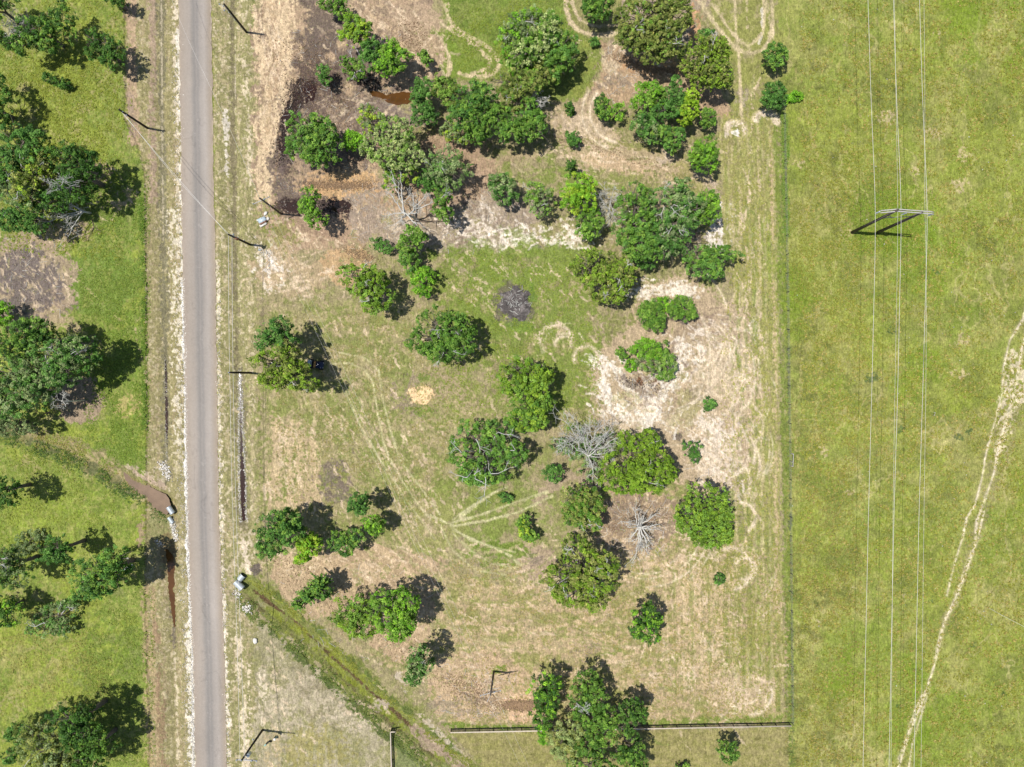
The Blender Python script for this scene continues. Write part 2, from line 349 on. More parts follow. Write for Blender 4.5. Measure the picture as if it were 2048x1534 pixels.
L(S([(318, -300), (322, 250), (324, 480)], 2.4), (196, 182, 154), 0.8, 2, 1, 0.9, 'f')
L(S([(352, -300), (353, 0), (357, 300), (359, 512), (362, 740)], 12), (222, 206, 178), 0.85, 10, 4, 0.55, 'f')
L(S([(348, 420), (352, 640), (356, 760), (358, 900)], 22), (224, 212, 186), 0.85, 12, 6, 0.5, 'f')
L(S([(354, 900), (360, 1040), (363, 1200)], 18), (200, 186, 150), 0.7, 12, 6, 0.45, 'f')
L(S([(298, 1180), (304, 1330), (310, 1534), (314, 1800)], 26), (188, 164, 124), 0.8, 12, 6, 0.75, 'v')
L(S([(312, 1250), (322, 1420), (328, 1600)], 10), (160, 132, 104), 0.7, 8, 4, 0.75, 'v')
L(S([(344, 1260), (350, 1380), (354, 1534), (356, 1800)], 5), (212, 196, 164), 0.85, 4, 2, 0.8, 'f')
L(S([(366, 560), (371, 760), (374, 980), (378, 1150), (384, 1290), (387, 1400), (386, 1534), (388, 1800)], 8), (252, 246, 236), 1, 2.5, 3, 1, 'f')
L(S([(356, 60), (362, 300), (366, 560)], 7), (238, 228, 208), 1, 5, 3, 0.6, 'f')
L(S([(376, 1250), (382, 1380), (384, 1534)], 16), (236, 226, 206), 0.9, 6, 5, 0.6, 'f')
# right verge and lot
LOT = P([(424, -400), (1540, -400), (1562, 180), (1566, 460), (1572, 900), (1580, 1460), (1580, 1900), (456, 1900), (454, 1534), (438, 1022), (430, 512), (424, 0)])
L(P([(424, -2500), (1535, -2500), (1556, 180), (1560, 460), (1568, 900), (1578, 1460), (1590, 3800), (456, 3800), (454, 1534), (438, 1022), (430, 512), (424, 0)]), (172, 160, 116), 1, 4, 2)
L(LOT, (146, 150, 82), 0.8, 3, 2, 0.5, 'm', sharp=.35); L(LOT, (192, 172, 136), 0.75, 3, 2, 0.35, 'w', sharp=.25); L(LOT, (150, 138, 106), 0.5, 3, 2, 0.3, 'f', sharp=.3)
VR = P([(424, -300), (510, -300), (508, 400), (512, 800), (516, 1100), (520, 1250), (505, 1900), (456, 1900), (454, 1534), (438, 1022), (430, 512)])
L(VR, (160, 154, 104), 0.9, 6, 3); L(VR, (140, 148, 76), 0.7, 4, 2, 0.42, 'v', sharp=.3); L(VR, (196, 176, 140), 0.7, 4, 2, 0.32, 'v'); L(VR, (214, 198, 166), 0.7, 4, 2, 0.15, 'f')
L(S([(463, -300), (464, 200), (466, 420), (468, 470), (472, 740)], 9), (136, 126, 96), 0.8, 8, 2, 0.95, 'v')
L(S([(469, 60), (469, 200)], 2.2), (206, 192, 164), .7, 2, 1, .9); L(S([(450, 225), (452, 300), (453, 350)], 7), (226, 214, 194), 0.95, 5, 4, 0.8, 'f')
L(S([(490, 120), (494, 220), (502, 350), (500, 430)], 8), (214, 198, 166), 0.8, 6, 5, 0.5, 'v'); L(S([(508, -200), (508, 60)], 8), (128, 140, 60), 0.6, 8, 3, 0.8, 'v')
L(S([(434, 520), (437, 760), (441, 1000), (446, 1150)], 9), (226, 212, 184), 0.9, 8, 4, 0.5, 'f'); L(S([(446, 1180), (452, 1330), (457, 1480), (458, 1534)], 8), (238, 224, 200), 0.95, 6, 4, 0.7, 'f')
L(S([(478, 740), (480, 840), (483, 950), (485, 1045)], 20), (128, 120, 92), 0.7, 14, 3, 0.9, 'v')
L(S([(517, 790), (519, 900), (522, 1000), (525, 1080)], 8), (128, 142, 62), 0.8, 6, 3, 0.8, 'v'); L(S([(530, 800), (531, 950), (535, 1040)], 4), (206, 190, 156), 0.8, 3, 2, 0.7)
L(E(490, 1110, 26, 45), (206, 190, 160), 0.7, 16, 8, 0.5, 'f'); L(S([(488, 1088), (492, 1120), (500, 1150), (506, 1168)], 14), (226, 208, 182), 0.95, 6, 4, 0.9, 'f')
L(P([(500, 1135), (518, 1125), (522, 1140), (510, 1155)]), (112, 100, 96), 0.9, 5, 3)
L(E(470, 1175, 16, 30), (190, 172, 140), 0.8, 10, 6, 0.8); L(S([(476, 1260), (479, 1350), (490, 1420), (486, 1534)], 9), (224, 206, 176), 0.8, 7, 4, 0.6, 'v'); L(S([(497, 1330), (500, 1430), (498, 1534)], 6), (224, 206, 176), 0.8, 5, 3, 0.6, 'v')
# top-left bare dirt of the lot
L(P([(512, -300), (900, -300), (860, 60), (820, 100), (905, 150), (800, 200), (760, 330), (780, 420), (700, 480), (560, 520), (512, 420)]), (186, 158, 130), 0.95, 24, 12, 1, 'm')
L(P([(512, -300), (900, -300), (880, 40), (800, 200), (770, 330), (780, 420), (560, 500), (512, 420)]), (160, 138, 118), 0.7, 20, 12, 0.45, 'm', sharp=.3)
L(P([(512, -300), (880, -300), (830, 60), (800, 200), (770, 330), (780, 420), (560, 500), (512, 420)]), (212, 186, 146), 0.7, 20, 12, 0.35, 'w', sharp=.2)
L(P([(512, -300), (590, -300), (585, 100), (572, 190), (555, 260), (550, 330), (540, 400), (512, 415)]), (220, 194, 156), 0.9, 16, 8, 0.85, 'v'); L(S([(540, 0), (545, 120), (535, 260)], 18), (190, 160, 124), 0.6, 10, 6, 0.5, 'v')
L(P([(600, 40), (700, 60), (790, 160), (800, 230), (740, 330), (700, 340), (720, 440), (620, 470), (560, 440), (560, 300), (600, 150)]), (122, 106, 98), .8, 30, 12, .75, 'm', sharp=.4)
L(P([(620, -200), (700, -200), (690, 60), (650, 140), (600, 190), (590, 140), (610, 60)]), (122, 106, 96), 0.85, 20, 10, 0.8, 'm', sharp=.3)
L(P([(600, 120), (660, 130), (700, 190), (640, 240), (580, 300), (600, 350), (560, 350), (545, 300), (570, 230)]), (110, 92, 84), 0.95, 20, 8, 0.95, 'm', sharp=.3)
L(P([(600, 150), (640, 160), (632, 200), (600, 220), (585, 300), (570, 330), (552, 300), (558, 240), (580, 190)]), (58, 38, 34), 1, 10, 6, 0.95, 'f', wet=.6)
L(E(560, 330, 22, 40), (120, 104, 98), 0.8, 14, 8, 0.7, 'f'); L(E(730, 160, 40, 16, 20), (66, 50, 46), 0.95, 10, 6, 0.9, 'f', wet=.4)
L(E(800, 230, 60, 20, 10), (150, 132, 122), 0.8, 14, 8, 0.7, 'm'); L(E(690, 230, 80, 50), (150, 130, 116), 0.6, 30, 12, 0.6, 'w', sharp=.3)
L(S([(560, 305), (640, 250), (720, 210), (790, 200)], 5), (186, 170, 150), 0.6, 5, 4, .7); L(S([(700, 270), (715, 230), (722, 205)], 14), (178, 158, 140), .6, 6, 4, .8)
L(E(680, 370, 78, 30), (210, 172, 124), 0.85, 16, 8, 0.85, 'f'); L(E(610, 350, 40, 26), (182, 156, 128), 0.7, 16, 8, 0.7)
L(E(690, 420, 66, 26), (92, 76, 72), 0.92, 14, 8, 0.85, 'm', wet=.3); L(E(590, 412, 42, 16), (70, 52, 50), 0.9, 8, 5, 0.85, 'f', wet=.4)
L(E(650, 470, 120, 40), (184, 154, 126), 0.8, 24, 12, 0.85, 'm'); L(E(560, 480, 34, 40), (152, 150, 84), 0.8, 20, 8, 0.75, 'f'); L(E(530, 430, 20, 40), (140, 146, 76), 0.7, 12, 8, 0.6, 'f')
L(P([(512, 480), (540, 500), (570, 530), (560, 580), (528, 590), (514, 540)]), (228, 214, 192), 0.9, 12, 8, 0.6, 'f')
L(E(590, 540, 80, 60), (196, 170, 136), 0.8, 30, 14, 0.8, 'm'); L(E(690, 530, 60, 34), (206, 170, 126), 0.8, 18, 10, 0.75, 'w')
# middle band
L(P([(690, 380), (960, 340), (1080, 420), (1040, 520), (880, 500), (760, 500), (700, 470)]), (176, 156, 136), 0.9, 24, 12, 0.9, 'm'); L(P([(760, 420), (960, 380), (1060, 460), (900, 500), (770, 480)]), (208, 190, 166), 0.8, 20, 10, 0.5, 'w')
L(E(960, 430, 80, 50), (140, 126, 116), 0.5, 24, 12, 0.45, 'd', sharp=.25); L(E(820, 400, 60, 40), (196, 160, 122), 0.7, 20, 10, 0.55)
L(E(930, 270, 60, 40), (186, 158, 126), 0.9, 20, 10, 0.9); L(P([(740, 280), (960, 280), (1000, 330), (960, 400), (860, 420), (760, 330)]), (184, 154, 126), 0.9, 20, 10, 0.9, 'm')
L(P([(880, 430), (990, 450), (1060, 470), (1060, 500), (960, 500), (880, 470)]), (232, 216, 196), 0.8, 22, 10, 0.5, 'w', sharp=.35); L(E(1075, 478, 60, 18), (236, 222, 204), 0.85, 22, 10, 0.6, 'f', sharp=.4); L(E(1150, 472, 50, 26), (232, 218, 198), 0.8, 22, 10, 0.55, 'f', sharp=.4)
L(E(1075, 494, 12, 6), (128, 118, 112), .9, 4, 2)
# green areas at the top
L(P([(880, -300), (1140, -300), (1150, 60), (1200, 80), (1205, 130), (1160, 200), (1100, 200), (1000, 160), (900, 160), (820, 62), (860, 55), (890, 60)]), (140, 154, 72), 0.95, 10, 5, 1)
L(P([(880, -300), (1140, -300), (1150, 60), (1200, 80), (1205, 130), (1160, 200), (1000, 150), (900, 100), (890, 40)]), (114, 142, 50), 0.6, 10, 5, 0.5, 'm', sharp=.35); L(E(1150, 130, 60, 70), (166, 164, 84), 0.5, 20, 8, 0.4, 'm', sharp=.3)
L(P([(838, 60), (870, 62), (960, 110), (985, 130), (960, 150), (900, 152), (890, 100)]), (128, 152, 56), 0.8, 8, 4, 0.9, 'm', sharp=.3)
L(E(850, 100, 44, 38), (186, 160, 130), 0.95, 10, 6, 0.95, 'w'); L(E(830, 40, 60, 30, 10), (192, 166, 136), 0.9, 14, 8, 0.9, 'w')
for p_, w_ in (([(890, 20), (905, 50), (940, 80), (975, 95), (998, 125), (985, 148), (950, 152), (920, 146)], 7), ([(885, 50), (930, 78), (960, 100), (980, 122), (970, 140), (945, 148)], 5), ([(870, 62), (890, 90), (900, 130), (897, 150)], 6), ([(896, 0), (905, 60)], 5)):
    L(S(p_, w_), (208, 186, 148), 0.85, 4, 3, 0.85, 'f')
L(P([(1130, -300), (1250, -300), (1260, 60), (1150, 60), (1130, 20)]), (150, 150, 84), 0.6, 10, 6)
for p_, w_ in (([(1130, -20), (1132, 15), (1140, 45), (1160, 62), (1190, 70), (1225, 68)], 9), ([(1140, -20), (1148, 20), (1165, 45), (1200, 54), (1230, 50)], 5)):
    L(S(p_, w_), (196, 174, 144), 0.9, 4, 3, 0.9)
L(P([(1240, -200), (1400, -200), (1440, -20), (1420, 20), (1385, 25), (1390, 60), (1370, 90), (1330, 100), (1240, 60)]), (178, 158, 136), 0.9, 14, 8, 0.9, 'm')
L(P([(1205, 84), (1260, 100), (1330, 130), (1380, 140), (1400, 170), (1440, 180), (1460, 230), (1400, 250), (1350, 170), (1270, 190), (1250, 210), (1200, 190), (1180, 190), (1205, 130)]), (190, 160, 128), 0.95, 10, 6, 0.97, 'm')
L(E(1305, 128, 60, 20), (206, 160, 116), 0.8, 14, 8, 0.8, 'f'); L(E(1235, 165, 34, 24), (156, 140, 122), 0.7, 14, 8, 0.6, 'w'); L(E(1220, 120, 20, 34), (204, 184, 152), 0.8, 12, 6, 0.7, 'w'); L(E(1390, 45, 10, 30), (208, 160, 116), 0.8, 10, 5, .8)
L(P([(1150, 205), (1180, 185), (1200, 190), (1190, 230), (1240, 270), (1260, 300), (1200, 300), (1150, 260), (1100, 250)]), (188, 164, 134), 0.85, 10, 6, 0.9, 'w')
L(P([(1400, -200), (1560, -200), (1566, 180), (1520, 240), (1470, 220), (1450, 110), (1420, 40)]), (158, 160, 84), 0.85, 12, 6, 0.9, 'm', sharp=.4)
for p_, w_ in (([(1405, 10), (1430, 45), (1460, 85), (1480, 102), (1505, 106), (1530, 98), (1545, 60), (1530, 0), (1520, -60)], 8), ([(1430, 10), (1460, 60), (1485, 85), (1505, 86), (1525, 60), (1527, 0)], 6), ([(1478, 100), (1480, 180), (1482, 230)], 5), ([(1470, 0), (1474, 80)], 4), ([(1492, -50), (1494, 60)], 4), ([(1390, -60), (1410, 10)], 10)):
    L(S(p_, w_), (198, 182, 140), 0.75, 4, 3, 0.9)
L(S([(1518, 88), (1525, 60), (1524, 10)], 5), (214, 204, 184), .8, 3, 2, .8)
# dirt swaths right of centre
L(P([(1100, 220), (1180, 230), (1250, 280), (1330, 300), (1400, 340), (1430, 380), (1380, 380), (1300, 355), (1180, 345), (1120, 300)]), (192, 170, 134), 0.9, 18, 10, 0.75, 'h')
L(E(1170, 255, 60, 20, 15), (206, 184, 156), 0.7, 14, 8, 0.7, 'w'); L(E(1240, 330, 90, 18, 10), (206, 176, 140), 0.8, 12, 8, 0.7, 'w'); L(E(1250, 290, 80, 8, 8), (148, 148, 76), 0.7, 8, 5, 0.7, 'h'); L(E(1330, 320, 20, 12), (196, 176, 154), .8, 8, 5, .8)
L(E(1050, 330, 60, 30), (180, 158, 124), 0.8, 18, 10, 0.7, 'm'); L(E(1090, 350, 80, 34), (140, 154, 74), 0.85, 20, 10, 0.75, 'm', sharp=.3); L(E(1240, 365, 60, 20), (142, 152, 74), 0.7, 14, 8, 0.7)
L(E(1380, 350, 40, 40), (164, 158, 92), 0.7, 20, 10, 0.7); L(S([(1390, 340), (1420, 370), (1440, 410), (1440, 480)], 18), (196, 174, 150), 0.85, 8, 6, 0.8, 'd')
L(P([(1430, 400), (1470, 410), (1475, 480), (1450, 510), (1400, 490), (1420, 450)]), (232, 220, 206), 0.9, 10, 8, 0.7, 'f'); L(E(1385, 480, 30, 30), (180, 164, 148), 0.7, 14, 8, 0.7)
# strip of mown track along the east boundary
ST = P([(1440, 230), (1556, 220), (1560, 700), (1568, 1200), (1570, 1460), (1500, 1460), (1490, 1000), (1480, 700), (1440, 420)])
L(ST, (168, 164, 92), 0.85, 14, 6, 0.95, 'v', sharp=.4); L(ST, (198, 178, 134), 0.75, 14, 6, 0.36, 'v'); L(ST, (140, 154, 62), 0.6, 14, 6, 0.4, 'v', sharp=.3)
for x_ in (1462, 1480, 1516, 1540):
    L(S([(x_, 240), (x_ + 4, 500), (x_ + 10, 900), (x_ + 12, 1300)], 4), (204, 186, 140), 0.7, 4, 4, 0.65, 'v')
L(S([(1543, 300), (1545, 520), (1550, 760), (1552, 1000), (1555, 1440)], 7), (206, 180, 140), 0.7, 6, 5, 0.6, 'v')
L(S([(1552, 230), (1560, 600), (1567, 900), (1573, 1200), (1578, 1460)], 10), (128, 148, 56), 0.75, 8, 2, 0.95, 'v', sharp=.4)
for p_, w_ in (([(1452, 268), (1456, 250), (1468, 245), (1484, 250), (1488, 262)], 9), ([(1510, 240), (1520, 228), (1540, 230), (1556, 244)], 11)): L(S(p_, w_), (226, 208, 184), 0.9, 5, 4, 0.85, 'f')
L(E(1472, 266, 8, 7), (244, 234, 220), 1, 4, 3); L(E(1485, 195, 12, 15), (176, 160, 136), 0.8, 8, 5, 0.8)
# centre green
CG = P([(860, 520), (980, 500), (1140, 500), (1180, 600), (1200, 700), (1190, 850), (1080, 860), (1000, 800), (960, 700), (860, 600)])
L(CG, (146, 152, 78), 0.9, 40, 16, 0.95, 'm', sharp=.3); L(CG, (118, 146, 50), 0.7, 40, 16, 0.55, 'm', sharp=.35); L(CG, (194, 178, 128), 0.6, 40, 16, 0.2, 'w')
L(E(1050, 560, 40, 30), (128, 152, 62), 0.7, 20, 8, 0.8, 'f', sharp=.3); L(E(1012, 640, 60, 40), (124, 150, 54), 0.6, 24, 10, 0.6, 'f', sharp=.3); L(E(1120, 520, 80, 30), (130, 152, 66), 0.6, 20, 10, 0.6, 'f', sharp=.3)
L(S([(900, 520), (960, 560), (1000, 600)], 10), (190, 170, 142), 0.7, 6, 5, 0.6, 'd')
for p_ in ([(1090, 660), (1105, 650), (1125, 655), (1140, 680), (1140, 700)], [(1150, 720), (1155, 700), (1175, 690), (1190, 705)], [(1120, 665), (1128, 690), (1124, 710)]): L(S(p_, 5), (198, 178, 138), 0.75, 4, 3, 0.75)
# swirl of pale clay
L(E(1440, 800, 60, 150), (220, 200, 172), .45, 50, 14, .8, 'm', sharp=.5)
L(P([(1290, 560), (1400, 555), (1450, 600), (1500, 620), (1520, 780), (1500, 950), (1440, 1000), (1350, 960), (1300, 880), (1200, 850), (1180, 760), (1190, 700), (1260, 650)]), (198, 174, 142), 0.92, 30, 14, 0.92, 'w')
L(E(1320, 580, 70, 20), (230, 216, 196), 0.9, 14, 8, 0.6, 'h'); L(E(1410, 660, 60, 30), (168, 146, 122), 0.6, 16, 10, 0.55, 'h', sharp=.25); L(E(1370, 630, 30, 20), (128, 116, 110), 0.7, 12, 6, .6)
for p_, w_, c_ in (([(1190, 720), (1230, 745), (1270, 790), (1300, 830)], 26, WHITE), ([(1365, 690), (1350, 760), (1325, 800), (1300, 840)], 20, WHITE), ([(1210, 800), (1250, 830), (1290, 850)], 22, WHITE), ([(1205, 745), (1215, 790), (1225, 805)], 16, WHITE), ([(1285, 770), (1310, 820)], 18, PALE), ([(1380, 690), (1405, 700), (1400, 720)], 16, WHITE), ([(1395, 830), (1430, 860), (1440, 920)], 22, PALE), ([(1380, 880), (1420, 920), (1450, 960)], 16, PALE), ([(1430, 850), (1460, 870), (1480, 840)], 14, PALE)):
    L(S(p_, w_), c_, 0.8, 20, 10, 0.85, 'd' if p_[0][0] < p_[-1][0] else 'u', sharp=.45)
L(E(1280, 768, 50, 16, 10), (140, 122, 106), 0.8, 12, 8, 0.65, 'd'); L(E(1278, 764, 7, 9), (128, 84, 50), 0.9, 4, 3, .9, wet=.6); L(E(1315, 765, 8, 5), (128, 88, 54), 0.8, 4, 3, .9, wet=.5)
L(E(1250, 800, 30, 20), (166, 158, 92), 0.7, 12, 8, 0.6); L(E(1370, 800, 40, 60, 20), (172, 162, 110), 0.8, 22, 10, 0.75, 'm', sharp=.3); L(E(1400, 790, 26, 20), (150, 134, 116), 0.6, 14, 8, .6, 'u')
for (cx, cy, r, a0, a1, w_) in ((1470, 785, 32, -80, 60, 7), (1462, 790, 20, -90, 70, 6), (1480, 850, 45, -60, 60, 5), (1462, 1138, 40, -120, 75, 6), (1490, 1138, 24, -150, 110, 7), (1485, 1035, 26, -90, 60, 5), (1440, 965, 60, -40, 20, 6), (1450, 920, 60, -40, 15, 6), (1510, 1390, 40, 0, 80, 9), (1495, 1380, 28, 10, 85, 6), (1110, 680, 34, 150, 380, 5), (1290, 700, 130, -30, 10, 8), (1300, 660, 160, -50, -20, 5)):
    pts = [(cx + r * math.cos(math.radians(a)), cy + r * math.sin(math.radians(a))) for a in np.linspace(a0, a1, 9)]
    L(S(pts, w_), (220, 200, 170), 0.8, 4, 3, 0.8)
L(E(1492, 1142, 14, 14), (156, 140, 124), .8, 8, 5, .7); L(E(1430, 910, 56, 60), (228, 208, 182), 0.65, 34, 12, 0.65, 'w', sharp=.35); L(E(1300, 830, 70, 40), (224, 204, 176), .4, 34, 12, .7, 'm', sharp=.45); L(E(1440, 740, 60, 80), (226, 206, 174), .6, 40, 12, .65, 'w', sharp=.4); L(E(1470, 740, 30, 70, 20), (214, 196, 160), 0.7, 20, 10, 0.5, 'u')
L(E(1356, 875, 10, 8), (116, 104, 98), 0.8, 6, 4); L(E(1508, 660, 12, 30), (226, 210, 186), .8, 8, 6, .6)
L(P([(530, 600), (860, 560), (1180, 500), (1190, 860), (1330, 980), (1540, 1080), (1560, 1450), (900, 1440), (860, 1200), (560, 1060)]), (146, 158, 82), .4, 30, 10, .5, 'm', sharp=.5); L(E(1020, 560, 170, 90), (136, 156, 68), .6, 50, 16, .8, 'm', sharp=.5); L(E(1120, 640, 80, 130), (142, 156, 76), .5, 50, 16, .7, 'm', sharp=.5); L(E(960, 1000, 130, 110), (142, 156, 78), .6, 50, 16, .75, 'm', sharp=.5); L(E(700, 800, 130, 160), (150, 156, 86), .5, 50, 16, .6, 'm', sharp=.5)
# around the dead tree and the south east
L(E(1270, 1045, 90, 70), (166, 142, 122), 0.92, 26, 12, 0.95, 'w'); L(E(1290, 1050, 100, 80), (196, 168, 128), 0.7, 30, 12, 0.45, 'd'); L(E(1250, 1030, 40, 30), (136, 118, 106), 0.7, 20, 10, 0.6)
L(P([(1120, 930), (1180, 940), (1200, 980), (1140, 960), (1080, 1010), (1060, 1000)]), (180, 158, 132), 0.85, 12, 8, 0.85, 'w')
L(E(1075, 1125, 40, 40), (184, 160, 134), 0.9, 20, 10, 0.9, 'w'); L(E(1072, 1118, 16, 12), (150, 132, 118), 0.7, 8, 6)
SE_ = P([(860, 1120), (1100, 1180), (1300, 1090), (1500, 1080), (1560, 1200), (1560, 1450), (900, 1450), (850, 1330)])
L(SE_, (178, 164, 114), 0.85, 30, 12, 0.9, 'm'); L(SE_, (200, 174, 136), 0.85, 30, 12, 0.5, 'h'); L(SE_, (148, 152, 78), 0.7, 30, 12, 0.36, 'm', sharp=.3)
L(P([(1380, 1100), (1500, 1100), (1560, 1250), (1560, 1400), (1470, 1360), (1400, 1200)]), (150, 152, 76), 0.75, 24, 12, 0.75, 'v', sharp=.3); L(P([(1340, 1120), (1470, 1150), (1420, 1380), (1360, 1400)]), (206, 180, 140), 0.8, 18, 10, 0.5, 'v')
L(E(1480, 1385, 70, 40), (202, 178, 142), 0.85, 24, 12, 0.7, 'w'); L(E(1175, 1300, 30, 20), (150, 132, 114), 0.6, 16, 8, .6); L(E(960, 1370, 110, 70), (202, 172, 138), 0.85, 24, 12, 0.85, 'w'); L(E(940, 1410, 60, 24), (152, 140, 118), 0.6, 20, 10, 0.5, 'h')
L(E(1045, 1410, 38, 36), (218, 182, 146), 0.95, 10, 6, 0.95, 'f'); L(E(1000, 1340, 24, 8, -10), (120, 148, 40), 0.9, 6, 4, .9)
for (r0) in (300, 330, 362, 392, 424, 455, 490):
    pts = [(1040 + r0 * 1.1 * math.cos(math.radians(a)), 900 + r0 * math.sin(math.radians(a))) for a in np.linspace(35, 150, 24)]
    L(S(pts, 8), (204, 178, 138), 0.6, 6, 6, 0.5, 'f')
for (r0) in (70, 90, 112, 132):
    pts = [(985 + r0 * 1.3 * math.cos(math.radians(a)), 1050 + r0 * math.sin(math.radians(a))) for a in np.linspace(20, 130, 16)]
    L(S(pts, 5), (184, 174, 116), 0.6, 5, 4, 0.6)
# west-centre: mottled lawn
WC = P([(540, 600), (860, 600), (880, 700), (1000, 850), (900, 1100), (860, 1300), (560, 1200), (520, 1000), (530, 800)])
L(WC, (172, 162, 112), 0.8, 40, 14, 0.95, 'm', sharp=.4); L(WC, (140, 150, 76), 0.75, 40, 14, 0.45, 'm', sharp=.35); L(WC, (200, 178, 140), 0.75, 40, 14, 0.26, 'w')
L(P([(545, 830), (600, 840), (640, 900), (640, 1010), (540, 1020)]), (206, 180, 142), 0.85, 20, 10, 0.75, 'v'); L(P([(640, 920), (690, 920), (705, 1010), (640, 1010)]), (134, 120, 108), 0.8, 18, 10, 0.7, 'w', sharp=.25)
L(P([(540, 1110), (760, 1090), (880, 1120), (850, 1340), (790, 1330), (680, 1230), (600, 1250), (550, 1180)]), (196, 168, 134), 0.9, 20, 10, 0.9, 'w'); L(E(600, 1130, 60, 24), (214, 188, 150), 0.8, 14, 8, 0.5, 'd')
L(E(950, 1010, 90, 70), (138, 152, 70), 0.75, 30, 12, 0.75, 'm', sharp=.35); L(E(990, 1110, 60, 30), (122, 148, 52), 0.8, 20, 8, 0.85, 'm', sharp=.3); L(E(880, 1060, 60, 60), (168, 164, 100), 0.6, 30, 10, 0.6, 'm', sharp=.3)
L(E(820, 790, 40, 50), (156, 138, 118), 0.7, 20, 10, 0.6, 'w'); L(E(880, 770, 50, 30, 20), (184, 162, 130), 0.7, 20, 10, 0.6, 'd')
L(E(843, 792, 25, 20, -10), (240, 206, 156), 1, 8, 6, .97, dz=.25); L(E(845, 820, 24, 10), (122, 148, 50), .8, 8, 5, .8); L(E(848, 757, 14, 10), (122, 150, 56), .8, 6, 4, .8)
for p_, w_ in (([(660, 728), (700, 726), (725, 740), (745, 765), (755, 830), (770, 890), (790, 940), (830, 1000), (860, 1040)], 4), ([(680, 705), (730, 718), (755, 740), (765, 800), (780, 860), (800, 920), (860, 1000)], 4), ([(690, 780), (720, 850), (760, 920), (820, 1010), (870, 1080)], 3)):
    L(S(p_, w_), (186, 172, 124), 0.75, 4, 2, 0.85)
for p_, w_ in (([(905, 1045), (960, 1030), (1020, 1010), (1095, 985)], 4), ([(905, 1052), (970, 1042), (1040, 1024), (1105, 992)], 4), ([(905, 1040), (940, 1015), (990, 985), (1012, 975)], 3.5), ([(912, 1045), (960, 1005), (985, 988)], 3), ([(905, 1060), (960, 1085), (1020, 1110), (1040, 1130)], 4), ([(900, 1050), (940, 1080), (1000, 1100)], 3), ([(860, 1030), (905, 1050)], 4)):
    L(S(p_, w_), (196, 190, 140), 0.85, 3, 2, 0.95)
# piles of orange chips, moss etc
L(E(720, 505, 20, 16), (212, 176, 128), 0.8, 10, 6, 0.8)
# south-west lot beyond the creek
SW = P([(512, 1200), (560, 1250), (640, 1330), (740, 1420), (782, 1470), (782, 1900), (505, 1900)])
L(SW, (180, 169, 138), 0.95, 10, 6, 1); L(SW, (148, 148, 84), 0.6, 10, 6, 0.4, 'm', sharp=.4); L(E(590, 1410, 70, 70, 40), (206, 190, 162), 0.65, 40, 14, 0.5, 'f', sharp=.35); L(E(720, 1425, 50, 34), (212, 196, 170), 0.75, 30, 10, 0.65, 'f', sharp=.4); L(E(640, 1380, 80, 50, 45), (150, 136, 110), 0.5, 30, 10, 0.5, 'm', sharp=.4); L(E(524, 1390, 6, 50), (222, 206, 178), 0.8, 6, 5, 0.6, 'v')
L(E(620, 1500, 90, 40), (170, 160, 92), 0.7, 30, 10, 0.7, 'v', sharp=.4); L(E(560, 1300, 60, 40, 40), (156, 150, 110), 0.6, 30, 10, 0.8); L(E(545, 1500, 30, 40), (206, 184, 148), 0.6, 16, 10, 0.5, 'v')
L(P([(790, 1470), (900, 1534), (900, 1900), (785, 1900)]), (140, 150, 96), 0.9, 10, 6); L(S([(826, 1500), (850, 1534), (870, 1560)], 8), (206, 192, 164), 0.8, 5, 4, .7)
L(P([(905, 1466), (1576, 1458), (1578, 1900), (1000, 1900), (960, 1530)]), (168, 158, 102), 0.92, 5, 3); L(P([(905, 1466), (1576, 1458), (1578, 1900), (1000, 1900), (960, 1530)]), (150, 148, 78), 0.6, 5, 3, 0.4, 'h', sharp=.4)
L(S([(890, 1448), (960, 1454), (1060, 1456)], 10), (122, 150, 48), 0.85, 5, 3, .8); L(S([(1290, 1446), (1400, 1444), (1560, 1436)], 12), (130, 150, 60), 0.85, 8, 4, .9)
# creek, lower
CR = [(498, 1185), (530, 1212), (580, 1250), (640, 1305), (700, 1360), (760, 1415), (820, 1465), (900, 1530), (960, 1580), (1150, 1750), (1400, 1990)]
L(S(CR, 72), (134, 142, 70), 0.95, 20, 10, 0.97, 'm', sharp=.4); L(S(CR, 54), (184, 166, 124), 0.7, 16, 8, 0.45, 'd', sharp=.3); L(S(CR, 70), (104, 126, 60), 0.7, 16, 8, 0.4, 'd', sharp=.25); L(S(CR, 66), (160, 166, 52), 0.6, 16, 8, 0.3, 'd', sharp=.3)
L(S([(x + 6, y - 4) for x, y in CR], 8), (104, 80, 58), 0.95, 5, 4, 0.95, 'd', dz=-.1); L(S([(x - 14, y + 18) for x, y in CR], 5), (190, 172, 138), 0.8, 5, 4, 0.8, 'd'); L(S([(x - 8, y + 10) for x, y in CR], 5), (112, 94, 76), 0.7, 5, 5, 0.5, 'd')
L(S([(x - 24, y + 26) for x, y in CR[1:8]], 10), (92, 108, 60), .85, 8, 5, .7, 'm', sharp=.3, dz=.15); L(S([(x + 20, y - 22) for x, y in CR[1:8]], 9), (104, 122, 58), .8, 8, 5, .65, 'm', sharp=.3, dz=.12); L(S([(x - 3, y + 3) for x, y in CR[1:8]], 9), (146, 156, 52), .7, 6, 4, .7, 'm', sharp=.3)
L(S([(830, 1465), (880, 1500), (930, 1545), (1000, 1600)], 26), (180, 158, 134), 0.9, 10, 6, 0.8, 'd'); L(E(762, 1415, 14, 10), (196, 180, 158), .8, 8, 5, .8); L(S([(840, 1430), (880, 1470), (930, 1510)], 8), (198, 182, 160), .8, 5, 4, .7)
L(S([(800, 1350), (806, 1370), (812, 1380)], 10), (214, 198, 176), .7, 6, 5, .6)
